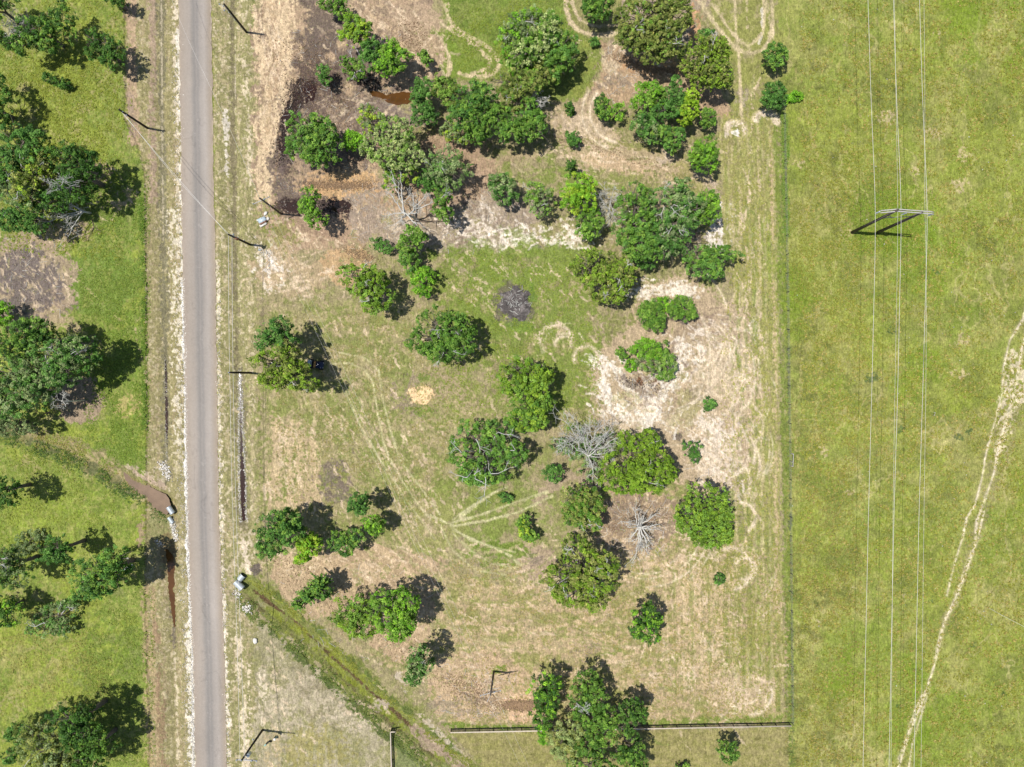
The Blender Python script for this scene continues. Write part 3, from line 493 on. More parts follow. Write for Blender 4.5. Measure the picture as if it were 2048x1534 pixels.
L(S([(560, 1245), (620, 1270), (680, 1320), (740, 1370)], 14), (148, 158, 48), 0.7, 10, 5, .7, 'd')
L(E(90, 610, 60, 36), (150, 132, 118), .85, 16, 12, .85, 'w')
# creek, upper left
CL = [(-300, 760), (-20, 838), (60, 868), (130, 895), (200, 930), (250, 960), (300, 990), (338, 1022)]
L(S(CL, 44), (156, 148, 100), 0.9, 14, 8, 0.9, 'm', sharp=.3); L(S(CL, 36), (190, 168, 130), 0.7, 12, 6, 0.4, 'd'); L(S([(x, y + 22) for x, y in CL[:-2]], 20), (92, 112, 64), 0.7, 12, 6, 0.6, 'd', sharp=.3)
L(E(288, 950, 40, 10, 30), (206, 186, 158), .8, 8, 5, .7); L(E(325, 950, 16, 30), (202, 188, 156), .7, 12, 6, .6); L(S([(270, 945), (300, 960), (325, 975)], 12), (196, 172, 148), .85, 5, 4, .9)
L(S([(340, 1045), (350, 1070)], 14), (226, 214, 190), .8, 6, 5, .7); L(S([(284, 1030), (285, 1060), (280, 1090)], 12), (178, 150, 124), .8, 8, 5, .8); L(E(318, 1055, 26, 26), (146, 146, 92), .8, 12, 6, .9)
L(E(335, 1110, 16, 40), (140, 120, 84), .8, 12, 4, .9); L(S([(340, 1180), (345, 1240), (346, 1300)], 8), (120, 108, 92), .8, 8, 3, .9)
# bare ground in the left pasture
L(E(58, 560, 98, 96), (180, 158, 132), 0.92, 20, 14, 0.95, 'w'); L(E(52, 566, 76, 70), (128, 116, 112), 0.9, 22, 12, 0.75, 'm', sharp=.3); L(E(130, 470, 60, 26), (188, 164, 134), 0.85, 14, 10, 0.85, 'w'); L(E(235, 400, 44, 24), (196, 172, 132), 0.75, 14, 10, 0.55, 'w')
L(E(130, 640, 40, 16, 30), (186, 166, 128), 0.8, 10, 8, .7, 'w'); L(E(205, 345, 24, 24), (176, 150, 126), .8, 12, 8, .7); L(E(160, 800, 48, 46), (176, 152, 130), 0.9, 16, 10, .9, 'm')
L(E(160, 690, 40, 20), (150, 134, 116), .8, 12, 8, .8); L(S([(160, 560), (200, 600), (240, 640), (270, 650), (290, 625)], 4), (182, 170, 118), .7, 4, 3, .8); L(S([(230, 430), (260, 400), (290, 410)], 6), (196, 176, 136), .7, 5, 4, .6)
L(S([(272, 655), (276, 690), (285, 710), (293, 760)], 4), (188, 166, 130), .8, 3, 2, .8); L(E(255, 810, 28, 22), (196, 176, 116), .7, 14, 8, .6, 'u')
L(E(30, 45, 26, 34), (182, 172, 132), .7, 14, 8, .7)
# right pasture: cow paths, dirt spots, two-track
for p_ in ([(1600, 160), (1612, 220), (1625, 280), (1640, 330), (1650, 400), (1660, 480)], [(1650, 520), (1640, 600), (1630, 640), (1604, 720), (1600, 790), (1592, 830), (1598, 960)], [(1650, 700), (1632, 790), (1630, 850), (1640, 900)], [(1920, 130), (1900, 200), (1890, 260)], [(1690, 200), (1700, 210), (1740, 250)], [(1720, 830), (1680, 850), (1660, 880)], [(1762, 740), (1763, 790), (1735, 820)]):
    L(S(p_, 4), (190, 178, 112), .6, 4, 5, .6)
for x_, y_, r_ in ((1870, 265, 16), (1930, 310, 14), (1836, 340, 12), (1915, 370, 16), (1690, 87, 8), (1875, 65, 8), (1775, 235, 18), (1977, 592, 5), (1925, 680, 16), (1645, 905, 10), (1700, 985, 9), (1818, 1196, 5), (1600, 325, 7), (1700, 465, 12), (1770, 480, 10), (1800, 465, 6), (1832, 483, 8), (1920, 750, 14)):
    L(E(x_, y_, r_, r_ * .7), (204, 184, 140), .75, 10, 8, .6)
for x_, y_, rx_, ry_ in ((1750, 200, 50, 40), (1640, 330, 40, 60), (1700, 440, 60, 40), (1620, 150, 50, 70), (1620, 740, 30, 90), (1660, 1150, 60, 60), (1640, 1500, 60, 60), (1800, 550, 50, 40), (1950, 450, 50, 60), (2000, 1480, 70, 60), (1600, 1300, 30, 120)):
    L(E(x_, y_, rx_, ry_), (104, 112, 52), .55, 40, 20, .4, 'm', sharp=.35)
for x_, y_, rx_, ry_ in ((1850, 600, 90, 160), (1760, 1350, 120, 160), (1980, 80, 80, 90), (1900, 1450, 60, 90), (1600, 480, 50, 80), (1730, 470, 80, 30), (1600, 620, 30, 40)):
    L(E(x_, y_, rx_, ry_), (128, 158, 34), .5, 60, 20, .55, 'c', sharp=.5)
for x_, y_, r_ in ((1745, 755, 14), (1872, 540, 8), (1830, 100, 6), (1858, 1202, 5), (1806, 1223, 4), (1940, 860, 7), (1805, 860, 7), (1780, 660, 9), (2006, 1390, 5), (1946, 1290, 4), (1797, 1412, 4), (1810, 675, 5), (1920, 875, 6)):
    L(E(x_, y_, r_, r_ * .8), (74, 108, 60), .7, 6, 5, .8)
L(P([(2060, 640), (2000, 800), (1960, 1000), (1905, 1200), (1880, 1240), (1890, 1260), (1920, 1200), (1990, 1000), (2060, 800)]), (160, 150, 104), .6, 8, 5, .7)
L(P([(2060, 740), (2024, 700), (2012, 740), (2000, 800), (1996, 860), (1984, 920), (2006, 900), (2030, 830), (2060, 790)]), (222, 206, 174), .85, 12, 6, .75, 'u', sharp=.35)
for p_, w_ in (([(2064, 580), (2046, 640), (2020, 680), (2008, 730), (2004, 790), (1988, 850), (1974, 900), (1963, 960), (1950, 1010), (1934, 1034), (1924, 1080), (1906, 1140), (1894, 1190)], 4), ([(2064, 620), (2044, 700), (2030, 780), (2010, 850), (1998, 890), (1990, 940), (1976, 980), (1962, 1020), (1954, 1040), (1950, 1090), (1930, 1140), (1920, 1170), (1908, 1210), (1890, 1240), (1876, 1290), (1866, 1340), (1850, 1390), (1838, 1420), (1820, 1460), (1797, 1534), (1770, 1620)], 6), ([(1968, 1020), (1956, 1080), (1944, 1110), (1930, 1150), (1915, 1190), (1890, 1240)], 4), ([(1885, 1260), (1872, 1320)], 3), ([(1845, 1390), (1830, 1420), (1815, 1470), (1796, 1520)], 3), ([(1862, 1370), (1846, 1420), (1826, 1480), (1818, 1534)], 2.5)):
    L(S(p_, w_ + 5), (186, 178, 120), .6, 8, 3, 1, 'soft'); L(S(p_, w_ * .8), (232, 216, 186), 1, 3.6, 1.2, 1, 'soft', dz=-.05)
L(S([(1560, 210), (1566, 300), (1568, 460), (1572, 640), (1575, 800), (1578, 1022), (1581, 1250), (1583, 1534), (1586, 1900)], 10), (120, 140, 66), .45, 10, 6, .55, 'm', sharp=.4)
L(S([(1571, 230), (1572, 460), (1576, 700), (1580, 1022), (1583, 1250), (1585, 1534), (1588, 1900)], 4), (104, 110, 84), .7, 4, 2, .7)
def scratch(cx, cy, rx, ry, ang, num, ln, c, seed, a=.75, wd=(1.6, 3.6), curve=0, jit=14):
    R_ = np.random.RandomState(seed)
    for _ in range(num):
        u = R_.normal(size=2) * .5; x = cx + u[0] * rx; y = cy + u[1] * ry
        an = math.radians(ang + R_.normal() * jit) if ang is not None else math.atan2(y - cy, x - cx) + R_.normal() * .25 + (math.pi / 2 if curve else 0)
        l_ = ln * R_.uniform(.4, 1.4); k = R_.uniform(-.6, .6)
        pts = [(x + math.cos(an + k * q_) * l_ * q_, y + math.sin(an + k * q_) * l_ * q_) for q_ in (-.5, -.17, .17, .5)]
        L(S(pts, R_.uniform(*wd)), c, a * R_.uniform(.5, 1), 3, 2.5, R_.uniform(.7, 1), 'f')
for q_ in ((1230, 770, 60, 60, 45, 34, 34, WHITE), (1345, 770, 60, 70, -52, 34, 40, WHITE), (1300, 830, 60, 30, 45, 16, 26, WHITE), (1400, 665, 80, 40, 10, 26, 50, PALE), (1310, 580, 70, 24, -12, 20, 36, WHITE), (1230, 830, 50, 30, 40, 16, 30, WHITE),
           (1430, 880, 80, 70, 30, 30, 40, PALE), (1440, 960, 60, 60, 50, 22, 36, PALE), (1300, 780, 80, 50, 40, 22, 40, BRN), (1400, 640, 80, 30, 12, 26, 50, BRN), (1350, 730, 40, 60, -50, 16, 40, BRN), (1480, 740, 40, 120, -70, 30, 40, LTAN), (1450, 900, 70, 90, 60, 24, 30, TAN),
           (950, 440, 110, 60, 60, 46, 26, PALE), (900, 440, 120, 60, -20, 40, 30, BRN), (1060, 480, 120, 24, -10, 30, 26, WHITE), (1160, 470, 60, 30, 20, 26, 18, WHITE), (540, 520, 30, 50, 60, 24, 16, WHITE),
           (1270, 1050, 110, 80, None, 80, 40, LTAN), (1270, 1050, 110, 80, None, 60, 40, BRN), (700, 230, 100, 70, -25, 50, 40, LTAN), (690, 230, 120, 90, 30, 50, 26, BRN), (680, 370, 90, 34, 10, 60, 16, ORG), (740, 60, 110, 70, 40, 70, 22, LTAN), (740, 60, 110, 70, -30, 40, 22, BRN), (850, 100, 50, 50, None, 30, 30, LTAN),
           (545, 120, 36, 200, 88, 60, 50, LTAN), (545, 120, 36, 200, 88, 30, 50, (176, 146, 116)), (1280, 130, 110, 60, 20, 70, 24, LTAN), (1230, 130, 60, 60, -50, 30, 26, BRN), (1250, 320, 170, 40, 12, 60, 50, LTAN), (1180, 260, 80, 50, 25, 30, 40, LTAN),
           (640, 470, 120, 60, 40, 60, 20, LTAN), (600, 560, 90, 60, -20, 60, 26, LTAN), (700, 1120, 170, 50, 20, 70, 30, LTAN), (860, 1250, 120, 90, 30, 70, 24, LTAN), (950, 1380, 130, 70, 20, 70, 22, LTAN), (950, 1390, 130, 60, -10, 40, 22, BRN), (590, 930, 60, 110, 85, 60, 30, LTAN), (660, 970, 50, 60, 60, 30, 26, GBR),
           (1200, 1290, 330, 150, 8, 120, 34, LTAN), (1200, 1290, 330, 150, 12, 80, 34, GRN), (1400, 1280, 110, 170, 86, 80, 46, LTAN), (1480, 1390, 80, 50, 35, 40, 30, LTAN), (700, 820, 180, 220, 65, 130, 18, LTAN), (700, 820, 180, 220, 70, 110, 20, GRN), (820, 980, 140, 140, 60, 80, 18, LTAN), (1090, 690, 120, 140, 60, 70, 22, LTAN), (1000, 560, 150, 80, 40, 60, 22, LTAN),
           (1500, 700, 40, 500, 89, 120, 50, LTAN), (1500, 700, 40, 500, 90, 90, 50, GRN), (60, 550, 100, 90, 60, 60, 26, LTAN), (60, 560, 90, 70, 50, 40, 26, GBR), (230, 400, 60, 40, 20, 30, 26, LTAN), (930, 380, 90, 40, 10, 40, 24, TAN), (1360, 1100, 130, 60, 10, 60, 34, LTAN), (1080, 1130, 60, 60, None, 40, 30, LTAN), (560, 1400, 60, 140, 50, 60, 14, LTAN), (720, 1420, 60, 40, 30, 30, 10, LTAN)):
    scratch(*q_, seed=int(q_[0] + q_[1] * 3 + q_[5]))
for (x0_, y0_, x1_, y1_, num_, c_, ang_) in ((1590, -40, 2060, 1560, 260, (186, 174, 108), -50), (1590, -40, 2060, 1560, 160, (110, 128, 50), -40), (0, -20, 250, 540, 90, (180, 176, 104), -60), (0, 860, 290, 1534, 120, (184, 176, 108), -40), (870, 500, 1180, 860, 90, (186, 178, 112), 20)):
    R_ = np.random.RandomState(num_)
    for _ in range(num_):
        x = R_.uniform(x0_, x1_); y = R_.uniform(y0_, y1_); scratch(x, y, 10, 10, ang_ + R_.normal() * 30, 1, R_.uniform(8, 26), c_, int(x * 7 + y), .5, (1.5, 3.5))
# wheel tracks and mower lines pressed into the ground, drawn last
L(E(1030, 607, 44, 42), (120, 110, 96), .8, 14, 10, .75, 'm', sharp=.3); L(E(1066, 590, 12, 22), (118, 156, 52), .7, 10, 6, .8, 'm', sharp=.4); L(E(1040, 652, 30, 9), (122, 156, 56), .6, 10, 6, .8, 'm', sharp=.4)
def track(p_, w_, c=(214, 198, 156), a=.85, dz=-.03): L(S(p_, w_), c, a, 4.2, 1.0, 1, 'soft', dz=dz)
for k_, x_ in enumerate(np.arange(1448, 1558, 8.5) + 2.5 * np.sin(np.arange(13) * 2.3)):
    top_ = 235 + 40 * (k_ % 3); L(S([(x_ - 6, top_), (x_ - 1, 500), (x_ + 6, 800), (x_ + 9, 1060), (x_ + 14, 1420)], 3.4), ((208, 190, 146), (138, 154, 70))[k_ % 2], .42, 5, 4, .7, 'm', sharp=.4)
for k_ in range(9):
    x_ = 1330 + k_ * 17; L(S([(x_, 1110 + 12 * (k_ % 3)), (x_ + 3, 1220), (x_ + 5, 1400 - 8 * k_)], 4), ((214, 190, 150), (140, 152, 72))[k_ % 2], .6, 4, 4, .7, 'v', sharp=.3)
for k_ in range(8):
    x_ = 548 + k_ * 13; L(S([(x_, 640 + 30 * (k_ % 2)), (x_ + 2, 800), (x_ + 6, 990 - 10 * (k_ % 3))], 3.5), ((210, 188, 146), (148, 152, 82))[k_ % 2], .55, 4, 4, .6, 'v', sharp=.3)
for p_, w_ in (([(890, 10), (898, 40), (915, 60), (945, 76), (975, 92), (994, 112), (1000, 130), (990, 146), (968, 154), (935, 152), (918, 146)], 7), ([(880, 44), (905, 62), (935, 78), (960, 98), (982, 118), (978, 134), (960, 142), (942, 146)], 5), ([(868, 60), (886, 84), (898, 112), (900, 140), (894, 156)], 5),
               ([(1131, -20), (1132, 15), (1138, 40), (1152, 58), (1172, 67), (1200, 71), (1228, 68)], 8), ([(1142, -20), (1148, 18), (1160, 40), (1184, 52), (1226, 50)], 5),
               ([(1398, 4), (1420, 34), (1444, 66), (1462, 88), (1480, 102), (1500, 108), (1524, 100), (1540, 78), (1546, 46), (1544, 10), (1538, -40)], 7), ([(1424, 8), (1446, 40), (1466, 66), (1482, 84), (1496, 92), (1512, 82), (1526, 66), (1530, 30), (1524, -20)], 5), ([(1476, 96), (1479, 140), (1481, 190), (1484, 236)], 5), ([(1468, -20), (1472, 60), (1476, 96)], 3.5)):
    track(p_, w_, (216, 196, 156))
for p_, w_ in (([(660, 728), (700, 726), (728, 738), (746, 765), (756, 830), (768, 890), (790, 940), (830, 1000), (860, 1040)], 3), ([(680, 705), (730, 716), (757, 740), (766, 800), (780, 860), (800, 920), (860, 1000), (880, 1030)], 3), ([(690, 780), (720, 850), (760, 920), (820, 1010), (870, 1080)], 2.2), ([(905, 1045), (960, 1030), (1020, 1008), (1095, 982)], 3.6), ([(905, 1053), (970, 1042), (1040, 1023), (1105, 990)], 3.6), ([(905, 1040), (940, 1014), (990, 984), (1014, 974)], 3), ([(910, 1044), (950, 1010), (985, 986)], 2.6),
               ([(905, 1060), (955, 1082), (1010, 1106), (1040, 1130)], 3), ([(900, 1052), (940, 1078), (1000, 1098), (1030, 1104)], 2.6), ([(850, 1028), (905, 1050)], 3), ([(905, 1066), (940, 1100), (985, 1128), (1030, 1136)], 3), ([(880, 1050), (905, 1100), (950, 1140), (1010, 1150)], 3)):
    track(p_, w_, (208, 202, 154), .8)
for (cx, cy, r, a0, a1, w_) in ((1470, 787, 34, -95, 62, 7), (1460, 792, 20, -100, 75, 6), (1476, 850, 50, -55, 55, 4), (1462, 1138, 42, -110, 80, 6), (1490, 1138, 22, -150, 110, 7), (1482, 1035, 30, -95, 60, 5), (1440, 965, 60, -45, 25, 6), (1440, 930, 80, -35, 20, 5), (1450, 905, 60, -45, 20, 6), (1500, 1385, 44, -10, 85, 8), (1490, 1378, 30, 0, 90, 6), (1112, 682, 32, 170, 380, 6), (1128, 690, 18, 180, 350, 4), (1172, 716, 24, 160, 350, 5), (1290, 700, 130, -30, 15, 6), (1300, 660, 160, -50, -15, 5), (1472, 262, 20, -170, 20, 8), (1532, 246, 24, -160, 0, 9), (1400, 700, 60, -60, 40, 5), (1240, 225, 60, 100, 220, 6), (1240, 225, 76, 110, 215, 4)):
    pts = [(cx + r * math.cos(math.radians(a)), cy + r * math.sin(math.radians(a))) for a in np.linspace(a0, a1, 14)]
    L(S(pts, w_ + 3), (222, 200, 166), .7, 7, 2, 1, 'soft'); L(S(pts, w_ * .45), (238, 220, 194), .7, 3.5, 1, 1, 'soft', dz=-.03)
R_ = np.random.RandomState(5)
for cx, cy, r0_, r1_, a0, a1, num_ in ((1330, 760, 70, 190, -50, 50, 26), (1470, 800, 26, 80, -100, 80, 18), (1440, 900, 40, 110, -60, 40, 18), (1300, 650, 60, 190, -10, 70, 14), (1290, 1050, 60, 150, -30, 120, 18), (1480, 1140, 20, 70, -160, 120, 12), (1480, 1385, 20, 70, -20, 120, 12), (1230, 300, 60, 200, 20, 110, 16), (1130, 690, 20, 70, 120, 380, 10)):
    for _ in range(num_):
        r = R_.uniform(r0_, r1_); b0 = R_.uniform(a0, a1); b1 = b0 + R_.uniform(18, 50); ex, ey = R_.normal(size=2) * 5
        L(S([(cx + ex + r * math.cos(math.radians(a)), cy + ey + r * math.sin(math.radians(a))) for a in np.linspace(b0, b1, 6)], R_.uniform(1.5, 3.5)), ((234, 216, 188), (176, 152, 126))[R_.rand() < .35], .6, 4, 1.5, 1, 'soft')
for k_, r0 in enumerate((60, 78, 96, 114, 134, 160)):
    L(S([(985 + r0 * 1.3 * math.cos(math.radians(a)), 1045 + r0 * math.sin(math.radians(a))) for a in np.linspace(15, 140, 16)], 4), ((206, 190, 140), (138, 156, 66))[k_ % 2], .55, 4, 3, .8, 'f', sharp=.3)
for k_, r0 in enumerate((285, 305, 325, 345, 368, 392, 415, 440, 465, 490)):
    L(S([(1040 + r0 * 1.12 * math.cos(math.radians(a)), 890 + r0 * math.sin(math.radians(a))) for a in np.linspace(38, 142, 24)], 6), ((216, 188, 150), (158, 156, 92))[k_ % 2], .6, 6, 7, .55, 'f', sharp=.3)
# overall fine mottling so no patch is flat
lum_ = C.mean(-1, keepdims=True); C[:] = (lum_ + (C - lum_) * .97) * np.array([1.06, 1.07, 1.09], dtype=np.float32)
lum2 = float(C.mean()); C[:] = C * (1 + 0.25 * (lum_ / .36 - 1).clip(-.5, .5))
C *= (1 + 0.45 * (fbm(3.0, 2, 201) - 0.5) + 0.42 * (fbm(11, 4, 205, rough=.7) - 0.5))[..., None]
grn_ = np.clip((C[..., 1] - C[..., 0]) * 12 + 0.3, 0, 1)
C /= KEXP

# relief: ditches, creek, ruts, rough grass
def valley(pts, width, depth):
    sl = bbox(S(pts, width), width)
    d = segdist(PX[sl], PY[sl], pts) + 4 * edge[sl]
    Zg[sl] -= depth * np.exp(-(d / (width * 0.5)) ** 2)
DL = [(318, -300), (322, 250), (325, 500), (329, 700), (331, 900), (334, 1000)]; valley(DL, 34, 0.45)
DL2 = [(336, 1090), (341, 1200), (347, 1300), (352, 1534), (356, 1900)]; valley(DL2, 30, 0.45)
DR = [(463, -300), (465, 250), (470, 560), (479, 800), (485, 1050)]; valley(DR, 34, 0.45)
valley(CR, 40, 0.9); valley(CL, 36, 0.9)
gap = (fbm(60, 3, 231) - 0.5); Zg += 0.35 * gap * 0.6
Zg += (0.05 + 0.07 * grn_) * (fbm(3.2, 2, 211) - 0.5) * 1.6 + 0.14 * (fbm(10, 3, 221) - 0.5)
EL = [(357, -400), (357, 0), (361, 256), (365, 512), (370, 767), (375, 1022), (380, 1200), (387, 1330), (390, 1534), (394, 1900)]
ER = [(420, -400), (423, 0), (427, 350), (431, 512), (434, 767), (438, 1022), (444, 1180), (449, 1330), (454, 1534), (460, 1900)]
rl = np.interp(PY, [p[1] for p in EL], [p[0] for p in EL]); rr_ = np.interp(PY, [p[1] for p in ER], [p[0] for p in ER])
rd = np.maximum(rl - PX, PX - rr_); inr = np.clip(1 - rd / 8, 0, 1)
Zg = Zg * (1 - inr) - 0.02 * inr
ox = np.clip((np.abs(PX - 1024) - 1300) / 900, 0, 1); oy = np.clip((np.abs(PY - 767) - 1050) / 900, 0, 1); far = np.maximum(ox, oy)
Zg *= (1 - far)
V = np.stack([(PX - 1024) * K, -(PY - 767) * K, Zg], -1).reshape(-1, 3)
idx = np.arange(NX * NY).reshape(NY, NX)
F = np.stack([idx[:-1, :-1], idx[1:, :-1], idx[1:, 1:], idx[:-1, 1:]], -1).reshape(-1, 4)
g = mesh_obj('ground', V, F, M['ground'], col=np.clip(C, 0.01, 0.9).reshape(-1, 3), smooth=True, extra={'wet': WET.ravel()})
tag(g, kind='structure')
def gz(px, py):
    i = min(max(np.searchsorted(xs, px), 1), NX - 1); j = min(max(np.searchsorted(ys, py), 1), NY - 1)
    return float(Zg[j, i])
def gzv(px, py):
    i = np.clip(np.searchsorted(xs, px), 1, NX - 1); j = np.clip(np.searchsorted(ys, py), 1, NY - 1)
    return Zg[j, i]

# road
yy = np.arange(-400, 1900, 1.7); na = 34
l_ = np.interp(yy, [p[1] for p in EL], [p[0] for p in EL]) + 4.5 * (fbm(14, 3, 301, X=yy * 0, Y=yy) - 0.5) ; r_ = np.interp(yy, [p[1] for p in ER], [p[0] for p in ER]) + 4.5 * (fbm(14, 3, 311, X=yy * 0, Y=yy) - 0.5)
t_ = np.linspace(0, 1, na); RX = l_[:, None] + (r_ - l_)[:, None] * t_[None]; RY = np.repeat(yy[:, None], na, 1)
tt = np.repeat(t_[None], len(yy), 0) + 0.02 * (fbm(120, 2, 321, X=RX * 0, Y=RY) - 0.5)
prof = np.array([(0, 172, 158, 142), (.06, 178, 165, 151), (.2, 180, 169, 157), (.33, 176, 166, 156), (.41, 160, 154, 147), (.47, 150, 145, 140), (.51, 164, 157, 150), (.56, 154, 149, 144), (.63, 172, 164, 156), (.76, 184, 175, 166), (.86, 178, 167, 155), (.95, 176, 162, 145), (1, 170, 154, 136)], dtype=float)
rc = np.stack([np.interp(tt, prof[:, 0], prof[:, k]) for k in (1, 2, 3)], -1)
rc = lin(rc) / KEXP * 1.1
rc *= (1 + 0.10 * (fbm(6, 3, 331, X=RX, Y=RY, sx=1, sy=14) - 0.5) + 0.12 * (fbm(3, 2, 335, X=RX, Y=RY) - 0.5) + .1 * (fbm(120, 3, 337, X=RX, Y=RY) - .5))[..., None]
rc *= (1 + 0.22 * np.clip((fbm(5, 3, 341, X=RX, Y=RY) - 0.72) * 10, 0, 1) * (np.abs(tt - .5) < .1))[..., None]
for (x_, y_, rx_, ry_, k_) in ((425, 1190, 14, 60, 1.09), (432, 1215, 10, 18, 1.06), (400, 380, 20, 40, .95), (405, 900, 18, 120, 1.04), (440, 1360, 10, 90, .94), (385, 620, 10, 160, .96), (420, 120, 8, 140, .95), (410, 1480, 26, 30, .95)):
    rc *= (1 + (k_ - 1) * np.clip(1.4 - np.hypot((RX - x_) / rx_, (RY - y_) / ry_) + .8 * (fbm(12, 3, 351, X=RX, Y=RY) - .5), 0, 1))[..., None]
crk = np.clip(1 - np.abs(fbm(46, 4, 361, X=RX, Y=RY, sx=1, sy=2.2) - .5) * 90, 0, 1) * (fbm(160, 2, 371, X=RX, Y=RY) > .5); rc *= (1 - .16 * crk)[..., None]
edg = np.clip(1 - np.minimum(tt, 1 - tt) / .045, 0, 1) * (fbm(7, 3, 381, X=RX, Y=RY) > .52); rc += (alb((226, 210, 184)) - rc) * (edg * .55)[..., None]
RZ = 0.03 + 0.05 * (1 - (2 * t_ - 1) ** 2)[None] + 0 * RX
RV = np.stack([(RX - 1024) * K, -(RY - 767) * K, RZ], -1).reshape(-1, 3); ri = np.arange(len(yy) * na).reshape(len(yy), na)
RF = np.stack([ri[:-1, :-1], ri[1:, :-1], ri[1:, 1:], ri[:-1, 1:]], -1).reshape(-1, 4)
tag(mesh_obj('road', RV, RF, M['road'], col=rc.reshape(-1, 3), smooth=True), kind='structure')

# standing water
def water(name, pts, lift, mat):
    """sheet inside the outline pts (px); rim jittered"""
    c = np.mean(np.array(pts, float), 0); q = []
    n = len(pts); R = np.random.RandomState(int(c[0]) + 7)
    for i in range(n):
        a = np.array(pts[i], float); b = np.array(pts[(i + 1) % n], float)
        m = max(2, int(np.hypot(*(b - a)) / 3))
        for k in range(m): q.append(a + (b - a) * k / m + R.uniform(-1.1, 1.1, 2))
    q = np.array(q); zc = float(np.mean(gzv(q[:, 0], q[:, 1]))) + lift
    P_ = np.array([((x - 1024) * K, -(y - 767) * K, zc) for x, y in q])
    # fan via bmesh-free ear: use ngon
    me = bpy.data.meshes.new(name); me.from_pydata([tuple(p) for p in P_], [], [tuple(range(len(P_)))[::-1]]); me.materials.append(mat)
    o = bpy.data.objects.new(name, me); COL.objects.link(o); return tag(o, kind='structure')
def band(pts, w0):
    pts = np.array(pts, float); w0 = np.broadcast_to(w0, (len(pts),)); T = np.gradient(pts, axis=0); T /= np.linalg.norm(T, axis=1)[:, None]
    Nn = np.stack([-T[:, 1], T[:, 0]], 1) * (w0 / 2)[:, None]; return [tuple(p) for p in np.concatenate([pts + Nn, (pts - Nn)[::-1]])]
water('creek_water', [(244, 942), (262, 944), (284, 958), (300, 975), (318, 984), (332, 992), (338, 1006), (340, 1020), (331, 1030), (320, 1024), (300, 1014), (282, 996), (262, 978), (248, 960)], 0.06, M['mud_water'])
water('ditch_water', band([(320, 1100), (332, 1104), (340, 1120), (341, 1150), (342, 1185), (345, 1225), (347, 1255)], [4, 10, 15, 15, 13, 7, 2]), 0.03, M['rust_water'])
water('ditch_water', band([(478, 745), (479, 800), (481, 870), (483, 940), (485, 1000), (486, 1042)], [1.5, 2.5, 4, 9, 11, 6]), 0.05, M['peat_water'])
water('ditch_water', band([(329, 720), (330, 780), (331, 850), (332, 900)], [1.5, 5, 5, 2]), 0.03, M['peat_water'])
water('puddle', [(738, 182), (756, 183), (774, 190), (790, 186), (805, 184), (824, 186), (828, 200), (815, 208), (795, 210), (778, 206), (760, 196), (744, 192)], 0.07, M['rust_water'])
water('puddle', [(602, 170), (620, 166), (634, 178), (628, 200), (610, 206), (600, 192)], 0.01, M['peat_water'])
water('puddle', [(566, 228), (584, 222), (590, 240), (578, 262), (574, 300), (566, 318), (556, 296), (554, 260)], 0.01, M['peat_water'])
water('puddle', [(560, 402), (578, 404), (600, 402), (610, 414), (600, 426), (580, 422), (562, 416)], 0.04, M['peat_water'])
water('puddle', [(668, 404), (686, 400), (702, 408), (700, 424), (680, 428), (664, 420)], 0.04, M['peat_water'])

